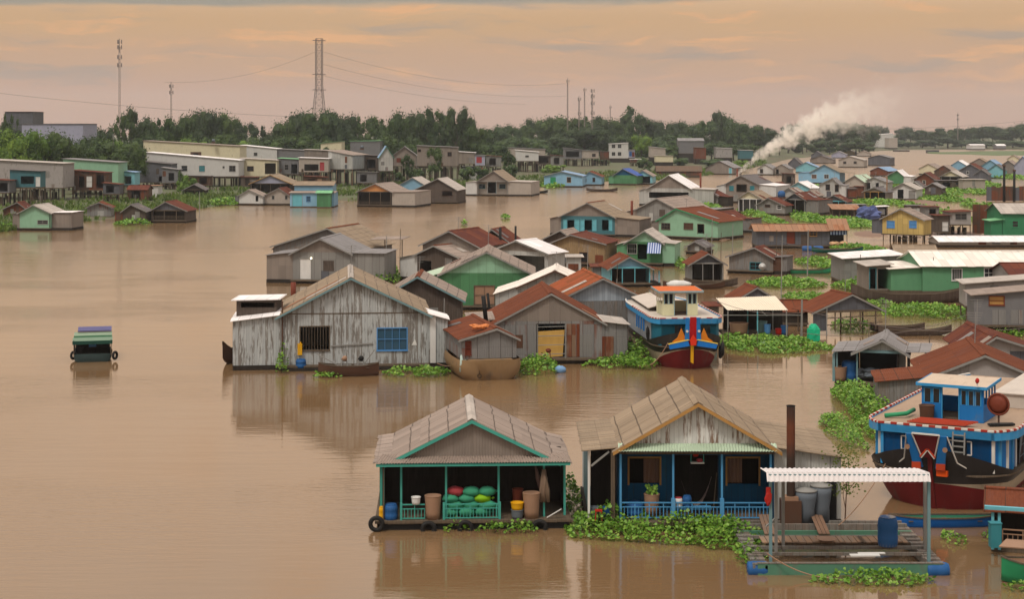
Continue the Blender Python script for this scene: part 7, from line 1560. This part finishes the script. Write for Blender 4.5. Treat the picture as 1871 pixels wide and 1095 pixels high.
# ---- other small boats and moored things ------------------------------------------------------------------------------------------------------------------
WB = P_['plankb'] = planks(S(96, 80, 70), (.07, .055, .045), .5, .2)
for (x, y, yaw, L, B, H_, m, rise, lb) in ((1668, 553, .05, 13., 1.9, .9, WB, 1.1, 'long weathered wooden boat with raised prow beneath the long green house'), (1672, 613, .06, 6.5, 1.1, .4, WB, .5, 'slim dark sampan on the channel behind the open boat shed'), (1268, 528, .02, 7., 1.3, .5, P_['brown'], .4, 'dark sampan loaded with white sack before the light blue gabled porch'),
        (1300, 523, .0, 6., 1.4, .55, WB, .4, 'wooden sampan with tan tarp moored at the small porch house'), (1470, 500, .0, 6.5, 1.3, .45, P_['green'], .3, 'dark green sampan beside the hyacinth clump'), (1530, 462, .02, 7.5, 1.5, .5, plain(S(30, 84, 70), stain=.2), .4, 'teal hulled sampan below the striped cloth shed'),
        (1560, 395, .1, 9., 2., .8, P_['plankb'], .8, 'tarnished wooden boat near the blue tarp heap'), (1672, 416, -.1, 7., 1.5, .6, P_['bluew'], .5, 'little blue boat behind the yellow stilt house'), (1640, 605, .1, 5., 1., .4, WB, .3, 'short sampan resting among reeds by the post frame house'), (1240, 674, 0, 3., .7, .2, P_['tub'], .1, 'narrow tan punt under the blue boat bow') if False else (1100, 350, 0, 9., 1.6, .6, WB, .5, 'dark sampan at the foot of the white blue bank house'),
        (1490, 272.6, 0, 26., 6., 2.2, P_['black'], 1., 'dark barge far off at the wooded shore') if False else (975, 353, .05, 8., 1.5, .5, P_['black'], .4, 'black sampan beside the white veranda house deck')):
    p = px(x, y); sampan(lb, (p.x, p.y, 0), yaw, L, B, H_, m, rise)
mb = MB(); mb.blob((0, 0, .3), (1.4, .5, .45), 12, 8, .15); thingmesh(mb, 'white_sack', P_['white'], 'bulky white and orange sack lying in the dark sampan', 'sack', px(1241, 525, .4), smooth=True)
p = px(1712, 277); hb_ = T('dark cargo boat at the tip of the green spit', 1697, 1716, 280, 278.5, 274.5, 274.5, 9., 'gdark', 'greyd', name='cargo_boat', cat='boat', group='large river boats', stilt=False)
hb2 = T('long low dark raft moored on the far water', 1636, 1662, 277, 276.3, 274.6, 274.6, 9., 'plankd', 'greyd', name='cargo_raft', cat='raft', group='large river boats', stilt=False)
# ---- awning shelter between the boats, boat shed contents, tarps, drums, poles ---------------------------------------------------------------
p0 = px(1335, 622); Ya = p0.y; root = empty('awning_shelter', p0, 0, 'wide cream awning on thin posts over a dark cluttered landing', 'shelter'); fx = lambda X, dy=0.: xat(Ya + dy, X) - p0.x; fz = lambda y, dy=0.: zat(Ya + dy, y)
mb = MB(); a, b_ = (fx(1329), 0, fz(567)), (fx(1440), 0, fz(567)); c_, d_ = (fx(1417, 4.5), 4.5, fz(541, 4.5)), (fx(1308, 4.5), 4.5, fz(545, 4.5))
mb.wavy(a, b_, c_, d_, .2, .025); mb.build('awning', plain(S(226, 206, 180), stain=.08), root)
for X, dy, y1 in ((1330, .1, 567), (1384, .1, 567), (1437, .1, 567), (1312, 4.3, 547), (1412, 4.3, 543), (1366, 2., 556)): MB().box(fx(X, dy) - .05, fx(X, dy) + .05, dy - .05, dy + .05, -.5, fz(y1, dy) - .04).build('post', P_['lteal'] if X in (1366, 1384) else P_['grey'], root)
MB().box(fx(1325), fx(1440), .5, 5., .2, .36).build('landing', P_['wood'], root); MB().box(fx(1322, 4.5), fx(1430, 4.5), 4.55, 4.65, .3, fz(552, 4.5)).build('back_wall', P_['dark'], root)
MB().beam((fx(1308), -.1, fz(576)), (fx(1464), -.1, fz(576)), .06).build('rail', P_['grey'], root); MB().beam((fx(1390), .1, fz(567)), (fx(1402), .1, fz(578)), .06).build('strut', P_['grey'], root)
for X, y, r, hh, m, lb in ((1350, 1.2, .8, 1.0, 'tub', 'round tan tank under the cream awning'), (1392, 1.6, .45, 1.1, 'slate', 'grey drum under the cream awning'), (1402, .8, .28, .9, 'bluew', 'blue canister near the awning post'), (1424, 1., .35, .5, 'red', 'red crate bucket under the cream awning'), (1433, .8, .3, .8, 'dblue', 'dark blue drum at the awning end')): tub((p0.x + fx(X, y), Ya + y, .36), r, hh, P_[m], lb, 'drum' if r < .7 else 'tank', 'drum' if r < .7 else 'tank')
d5 = HS['d5']
MB().box(-d5.w / 2, d5.loc(1510, 580)[0], .05, .12, .4, d5.ze - .02).build('corner_wall', W_['gdark'], d5.root); mb = MB()
for z in (.9, 1.5): mb.beam((d5.loc(1510, 580)[0], -.02, z), (d5.w / 2, -.02, z + .1), .07)
mb.build('cross_rail', P_['wood'], d5.root)
for ch in list(d5.root.children):
    if ch.name.startswith(('deck', 'pontoon')): bpy.data.objects.remove(ch)
    elif ch.name.startswith('wall'): bpy.data.objects.remove(ch)
MB().prism([(-d5.w / 2, d5.ze), (d5.w / 2, d5.ze), (d5.rx, d5.zr - .03)], d5.d - .08, d5.d).build('rear_gable', W_['gdark'], d5.root)
for u in (-.48, -.2, .15, .48): MB().box(d5.w * u - .05, d5.w * u + .05, d5.d - .2, d5.d - .1, -.6, d5.ze).build('post', P_['wood'], d5.root)
mb = MB(); mb.blob((0, 0, .75), (.55, .35, .85), 12, 8, .12); mb.box(-.5, .45, -.3, .3, 0, 1.2); thingmesh(mb, 'green_tarp', plain(S(52, 168, 124), stain=.08), 'bright green tarp covering a load at the landing corner', 'tarp', px(1487, 627, .1), .1)
MB().box(0, 0, 0, 0, 0, 0)
T('low rust roof between the cream awning and the post frame house', 1432, 1476, 596, 590, 567, 566, 4., 'dark', 'rust', ridge=548, name='lean_to', cat='shed', group=VILLAGE, stilt=False)
h = HS['d6']
for x0, x1 in ((-h.w / 2 + .05, -h.w / 2 + .12), (h.w / 2 - .12, h.w / 2 - .05)): pass
MB().box(-h.w / 2, h.w / 2 - .6, h.d * .55, h.d * .55 + .08, h.zf, h.ze - .05).build('inner_wall', P_['black'], h.root)  # black sheet added for the shade inside the boat shed
u = h.loc(1526, 680)[0]; MB().box(u, -h.w / 2, 2.2, 2.28, h.zf, h.ze - .3).build('inner_wall', P_['black'], h.root)  # same black sheet behind the side bay, interior shade as colour
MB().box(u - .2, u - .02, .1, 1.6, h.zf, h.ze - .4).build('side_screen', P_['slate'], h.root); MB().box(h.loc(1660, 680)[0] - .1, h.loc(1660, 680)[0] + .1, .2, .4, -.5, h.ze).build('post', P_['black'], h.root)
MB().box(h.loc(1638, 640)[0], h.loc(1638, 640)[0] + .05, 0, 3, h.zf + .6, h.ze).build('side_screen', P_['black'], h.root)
barrel(W(h, h.loc(1550, 690)[0], 1., h.zf), .55, 1.3, P_['dblue'], 'blue water drum inside the open boat shed', 'water_drum'); tub(W(h, h.loc(1534, 690)[0], .4, h.zf), .45, 1., P_['tub'], 'tan tub at the corner of the open boat shed')
mb = MB(); rr = random.Random(6)
for k in range(10): mb.blob((rr.uniform(-1, 1), rr.uniform(-.4, .4), rr.uniform(.2, .7)), (rr.uniform(.3, .6), .3, rr.uniform(.2, .4)), 8, 5, .3, k)
thingmesh(mb, 'net_heap', P_['bgrey'], 'heap of grey nets on the open boat shed deck', 'nets', W(h, h.loc(1582, 690)[0], .8, h.zf))
h = HS['d7']; 
# long metal shed: striped cloth end
h = HS['d1']; u0, u1 = h.loc(1517, 430)[0], h.loc(1548, 430)[0]; zt = h.loc(1530, 420)[1]
MB().slab((h.w / 2 - .2, -.6, zt - .02), (u1 + .3, -.6, zt - .02), (u1 + .3, 2.2, zt + 1.6), (h.w / 2 - .2, 2.2, zt + 1.6), .06).build('end_roof', R_['rustl'], h.root)
MB().box(u0, u1, -.06, -.03, h.loc(1530, 429)[1], zt - .12).build('striped_cloth', stripes(S(44, 62, 108), S(166, 178, 204), .22), h.root)
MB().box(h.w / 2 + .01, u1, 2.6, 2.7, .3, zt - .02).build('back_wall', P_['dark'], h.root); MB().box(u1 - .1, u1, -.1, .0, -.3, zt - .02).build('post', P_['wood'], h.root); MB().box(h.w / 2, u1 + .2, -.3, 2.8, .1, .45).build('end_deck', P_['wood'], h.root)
mb = MB(); mb.blob((-.7, 0, .3), (.7, .3, .3), 9, 6, .3); mb.blob((.7, 0, .35), (.6, .3, .3), 9, 6, .3, 3); thingmesh(mb, 'bundle', plain(S(214, 170, 130), stain=.3), 'orange and cream bundles under the striped cloth', 'bundle', (h.M.x + (u0 + u1) / 2, h.M.y - .2, .45))
for X, lb in ((1466, 'blue drum afloat under the long metal shed'), (1486, 'wider blue drum pair afloat under the long metal shed')): b_ = barrel(px(X, 455, .3), .45, 1.4, P_['dblue'], lb, 'float_drum'); b_.rotation_euler = (0, pi / 2, 0)
h = HS['c5']; u0, u1 = h.loc(1184, 450)[0], h.loc(1209, 450)[0]; zt, zb_ = h.loc(1190, 443)[1], h.loc(1190, 462)[1]
MB().hexa([(u0, -1.05, zb_), (u1, -1.05, zb_), (u1, -1.0, zb_), (u0, -1.0, zb_)], [(u0, -.2, zt), (u1, -.2, zt), (u1, -.15, zt), (u0, -.15, zt)]).build('striped_awning', stripes(S(58, 82, 140), S(190, 196, 212), .16), h.root)
h = HS['d2']; o = empty('satellite_dish', W(h, h.loc(1395, 487)[0], -.5, h.loc(1395, 487)[1]), h.yaw, 'cream satellite dish on the grey plank house wall', 'dish'); d_ = MB().lathe([(0, 0), (.2, .02), (.42, .09), (.45, .10)], n=20).build('dish', P_['white'], o, True); d_.rotation_euler = (pi / 2 - .2, 0, .15)
MB().beam((0, 0, 0), (0, .4, -.2), .05).build('bracket', P_['grey'], o)
h = HS['g1']; u, z = h.loc(568.5, 472, -.1); o = MB().blob((u, -.12, z), (.10, .10, .10), 10, 7, 0); lm, nt, b = newmat('lit_bulb'); link(nt, b, Base_Color=(1., .9, .7), Emission_Color=(1., .88, .62), Emission_Strength=6.); o.build('lamp_bulb', lm, h.root, True)
MB().slab((h.w / 2 + 2.6, 2., h.ze + .5), (h.w / 2 + 7., 2., h.ze + .62), (h.w / 2 + 7., 5., h.ze + .8), (h.w / 2 + 2.6, 5., h.ze + .7), .07).build('canopy', R_['tan'], HS['g2'].root)
for u in (4.5, 6.8): MB().box(h.w / 2 + u, h.w / 2 + u + .1, 2.2, 2.3, -.4, h.ze + .55).build('post', P_['wood'], HS['g2'].root)
# blue tarp heap and low roof in the reeds
mb = MB(); mb.blob((0, 0, .9), (2.3, 1.8, 1.7), 16, 10, .30, 2); thingmesh(mb, 'blue_tarp', plain(S(84, 92, 130), stain=.35), 'lilac blue tarp thrown over a heap beside a low tan roof', 'tarp', px(1587, 402))
root = empty('low_shelter', px(1548, 399), 0, 'low tan roofed shelter on short posts beside the blue tarp heap', 'shelter')
s_ = F / px(1548, 399).y; MB().slab((-28 / s_, 0, 17 / s_), (27 / s_, 0, 16 / s_), (27 / s_, 5, 2.6), (-28 / s_, 5, 2.7), .1).build('roof', R_['rustl'], root)
for i in range(5): x_ = (-26 + 13 * i) / s_; MB().box(x_ - .08, x_ + .08, .2, .36, -.5, 16 / s_).build('post', P_['wood'], root)
MB().box(-27 / s_, 26 / s_, 3., 3.1, .2, 2.2).build('back_wall', P_['wood'], root); MB().box(-27 / s_, 26 / s_, .1, 4., .3, .5).build('floor', P_['wood'], root)
# walls of old sheets standing in the water on the right
for x0, x1, yt0, yt1, yb_, m, lb in ((1778, 1830, 374, 374, 428, 'rusty', 'tall brown sheet metal fence beside the dark green house'), (1803, 1871, 341, 343, 368, 'brown', 'low dark sheet fence behind the twin river posts')):
    p = px((x0 + x1) / 2, yb_); s_ = F / p.y; w = (x1 - x0) / s_; root = empty('sheet_fence', p, 0, lb, 'fence'); n = max(3, int(w / 1.1)); rr = random.Random(x0)
    for i in range(n):
        a = -w / 2 + w * i / n; MB().box(a, a + w / n + .02, (i % 2) * .05, .04 + (i % 2) * .05, .1, (yb_ - yt0) / s_ + rr.uniform(-.25, .1)).build('sheet', W_[rr.choice((m, 'brown', 'gdark', m))], root)
    for i in range(n // 2 + 1): a = -w / 2 + 2 * w * i / n; MB().box(a - .06, a + .06, .1, .22, -.6, (yb_ - yt0) / s_ + .2).build('post', P_['wood'], root)
for x, y0, y1, lb in ((1834.5, 303, 368, 'thicker of the two dark river posts near the sheet fence'), (1853, 312, 368, 'second dark river post closer to the frame edge')):
    p = px(x, y1); s_ = F / p.y; root = empty('mooring_pile', p, 0, lb, 'post', 'dark river posts'); MB().tube([(0, 0, -1), (.05, 0, (y1 - y0) / s_)], [2.6 / s_, 2.2 / s_], 10).build('pile', P_['black'], root, True); MB().lathe([(3. / s_, 0), (3. / s_, .4), (0, .5)], (.05, 0, (y1 - y0) / s_ * .98), 10).build('cap', P_['brown'], root)
p = px(1620, 368); MB_ = MB().tube([(0, 0, -.6), (.1, 0, 46 * p.y / F)], [.22, .16], 8); thingmesh(MB_, 'utility_pole', P_['tub'], 'tan utility pole beside the clean white house', 'pole', p)
POLES = [(1427, 430, 548, .06, 'pale slim pole standing in hyacinths before the grey plank house'), (1475, 420, 505, .09, 'greenish pole before the long metal shed'), (1418, 420, 500, .05, 'thin stake by the grey plank house door'), (1464, 548, 620, .11, 'grey post between the cream awning and the post frame house'), (1320, 590, 640, .05, 'thin stake at the cream wheelhouse boat stern'), (1330, 600, 632, .05, 'short stake before the cream awning'), (1383, 605, 636, .05, 'teal stake rising from the hyacinth mat'), (1704, 470, 545, .05, 'thin stake before the long green house wall'),
         (1608, 600, 560, 0, ''), (1571, 465, 525, .05, 'thin pole before the grey box house'), (1127, 480, 540, .05, 'stake by the light blue gabled porch'), (1300, 400, 470, .06, 'bare stake in the brown channel by the mint house'), (1317, 425, 470, .05, 'short stake near the tiny grey hut'), (1338, 410, 470, .06, 'stake near the plank hut with dark red roof'), (705, 430, 505, .06, 'thin pole behind the whitewashed house'), (730, 418, 505, .05, 'taller thin pole behind the whitewashed house'), (810, 545, 640, .06, 'thin dark pole beside the tall brown plank house'), (1126, 510, 570, .06, 'crooked stick before the pale blue plank gable'), (364, 350, 396, .08, 'slim pole in the water off the thatched pavilion'), (1697, 612, 690, .05, 'thin pole at the open boat shed roof end'),
         (1658, 430, 448, .06, 'short stake under the yellow stilt house'), (1510, 560, 614, .06, 'bare pole at the post frame house corner'), (1587, 590, 640, .05, 'leaning stake in reeds by the post frame house'), (205, 245, 282, .2, 'brown pole among the bank trees')]
for x, y0, y1, r, lb in POLES:
    if not r: continue
    p = px(x, y1) if y1 > 300 else Vector((xat(470, x), 470, 1.)); hh = zat(p.y, y0) - p.z
    thingmesh(MB().tube([(0, 0, -.6), (.02 * hh, 0, hh)], [r, r * .7], 7), 'wooden_pole', P_['wood'] if r < .055 else P_['grey'], lb, 'pole', p, 0, 'poles standing in the water')
cable(pz(1300, 546, 130), pz(1470, 571, 112), .5, .02, 'thin wire drooping across the cream awning', 'wire', 'wires over the village', 'wire'); cable(pz(1464, 566, 125), pz(1871, 600, 130), .8, .02, 'thin wire running past the post frame house', 'wire', 'wires over the village', 'wire')
cable(pz(1425, 440, 190), pz(1550, 452, 200), .6, .02, 'thin wire crossing the long metal shed wall', 'wire', 'wires over the village', 'wire'); cable(pz(1460, 608, 122), pz(1770, 574, 140), .9, .02, 'lower wire above the channel and hyacinths', 'wire', 'wires over the village', 'wire')
# hall roof tank and emblem, water tanks on the bank roofs
def roof_tank(x, y, Y, r, lb, m=None):
    o = empty('roof_tank', (xat(Y, x), Y, zat(Y, y)), 0, lb, 'water tank'); MB().lathe([(r, 0), (r, r * 1.2), (r * .6, r * 1.6), (0, r * 1.7)], n=14).build('tank', m or P_['bgrey'], o, True); MB().box(-r, r, -r, r, -.5, 0).build('stand', P_['brown'], o)
roof_tank(390, 259, 545, .55, 'small round tank on the cream hall roof edge'); roof_tank(1020 / 3.9 + 400, 271, 560, .6, 'cream tank on the big beige metal house roof')
o = empty('wall_vent', (xat(498, 358), 498, zat(498, 283)), 0, 'dark red air unit box on the white stilt house roof', 'vent'); MB().box(-1.6, 1.6, -.3, .3, -.9, .9).build('casing', P_['brown'], o); MB().box(-.7, .7, -.36, -.305, -.5, .5).build('grille', P_['black'], o)
# floating weed pieces
for x, y, r in ((848, 411, 0), ): pass
# ---- smoke -------------------------------------------------------------------------------------------------------------------------------------------
p = px(1347, 321); p.z = .6
m = bpy.data.materials.new('wood_smoke'); m.use_nodes = True; m.node_tree.nodes.clear(); nt = NT(m.node_tree)
tc = nt.n('ShaderNodeTexCoord').outputs['Object']; x, y, z = nt.sep(tc)
def zc_(x): return 33 * (1 - math.exp(-x / 34.))
zc = nt.m('MULTIPLY', 33., nt.m('SUBTRACT', 1., nt.m('EXPONENT', nt.m('DIVIDE', x, -34.))))
wv = nt.noise(nt.vm('MULTIPLY', tc, (.13, .13, .13)), 1., 2.)
zc = nt.m('ADD', zc, nt.m('MULTIPLY', nt.m('SUBTRACT', wv, .5), nt.m('MULTIPLY', x, .16)))
Rr = nt.m('ADD', .9, nt.m('MULTIPLY', x, .165))
dzv = nt.m('MULTIPLY', nt.m('SUBTRACT', z, zc), .86)
rr_ = nt.m('DIVIDE', nt.m('SQRT', nt.m('ADD', nt.m('MULTIPLY', dzv, dzv), nt.m('MULTIPLY', y, y))), Rr)
n1 = nt.noise(nt.vm('MULTIPLY', tc, (.30, .30, .30)), 1., 6., .62)
body = nt.ss(nt.m('ADD', nt.m('SUBTRACT', .92, rr_), nt.m('MULTIPLY', nt.m('SUBTRACT', n1, .5), 3.1)), .05, .45)
fade = nt.m('ADD', nt.m('MULTIPLY', nt.m('EXPONENT', nt.m('MULTIPLY', nt.m('POWER', nt.m('DIVIDE', nt.m('MAXIMUM', x, 0.), 29.), 2.2), -1.)), .75), nt.m('MULTIPLY', nt.m('EXPONENT', nt.m('DIVIDE', nt.m('MAXIMUM', x, 0.), -48.)), .030))
den = nt.m('MULTIPLY', nt.m('MULTIPLY', body, fade), nt.ss(x, 76., 55.))
v = nt.n('ShaderNodeVolumePrincipled', {'Color': (.985, .955, .90, 1), 'Density': den, 'Anisotropy': 0.})
nt.n('ShaderNodeOutputMaterial', {'Volume': v.outputs[0]})
mb = MB(); xs = [0, 3, 8, 14, 22, 32, 44, 58, 76]
mb.tube([(x_ - .5, 0, zc_(x_)) for x_ in xs], [2.2 + x_ * .285 for x_ in xs], 14)
o = thingmesh(mb, 'smoke', m, 'pale smoke plume drifting up from a chimney over the far village', 'smoke', p, .0); o['kind'] = 'stuff'
# ---- haze ------------------------------------------------------------------------------------------------------------------------------------------------
HAZE = 0.00008
m = bpy.data.materials.new('evening_haze'); m.use_nodes = True; m.node_tree.nodes.clear(); nt = NT(m.node_tree)
v = nt.n('ShaderNodeVolumePrincipled', {'Color': (.82, .91, 1., 1), 'Density': HAZE, 'Anisotropy': .2}); nt.n('ShaderNodeOutputMaterial', {'Volume': v.outputs[0]})
if HAZE: tag(MB().box(-3400, 3400, -260, 5300, -2.5, 130).build('haze', m, None, False, False), 'thin evening haze in the air over the river', None, None, 'stuff')

o = roof_tank(1428, 360, 395, .9, 'round blue water tank on the roof between the porch houses', P_['dblue'])
p = px(628, 338); sampan('dark red wooden boat pulled up under the stilt houses', (p.x, p.y, .1), .05, 10., 1.8, .9, plain(S(110, 36, 34), stain=.3), .5)
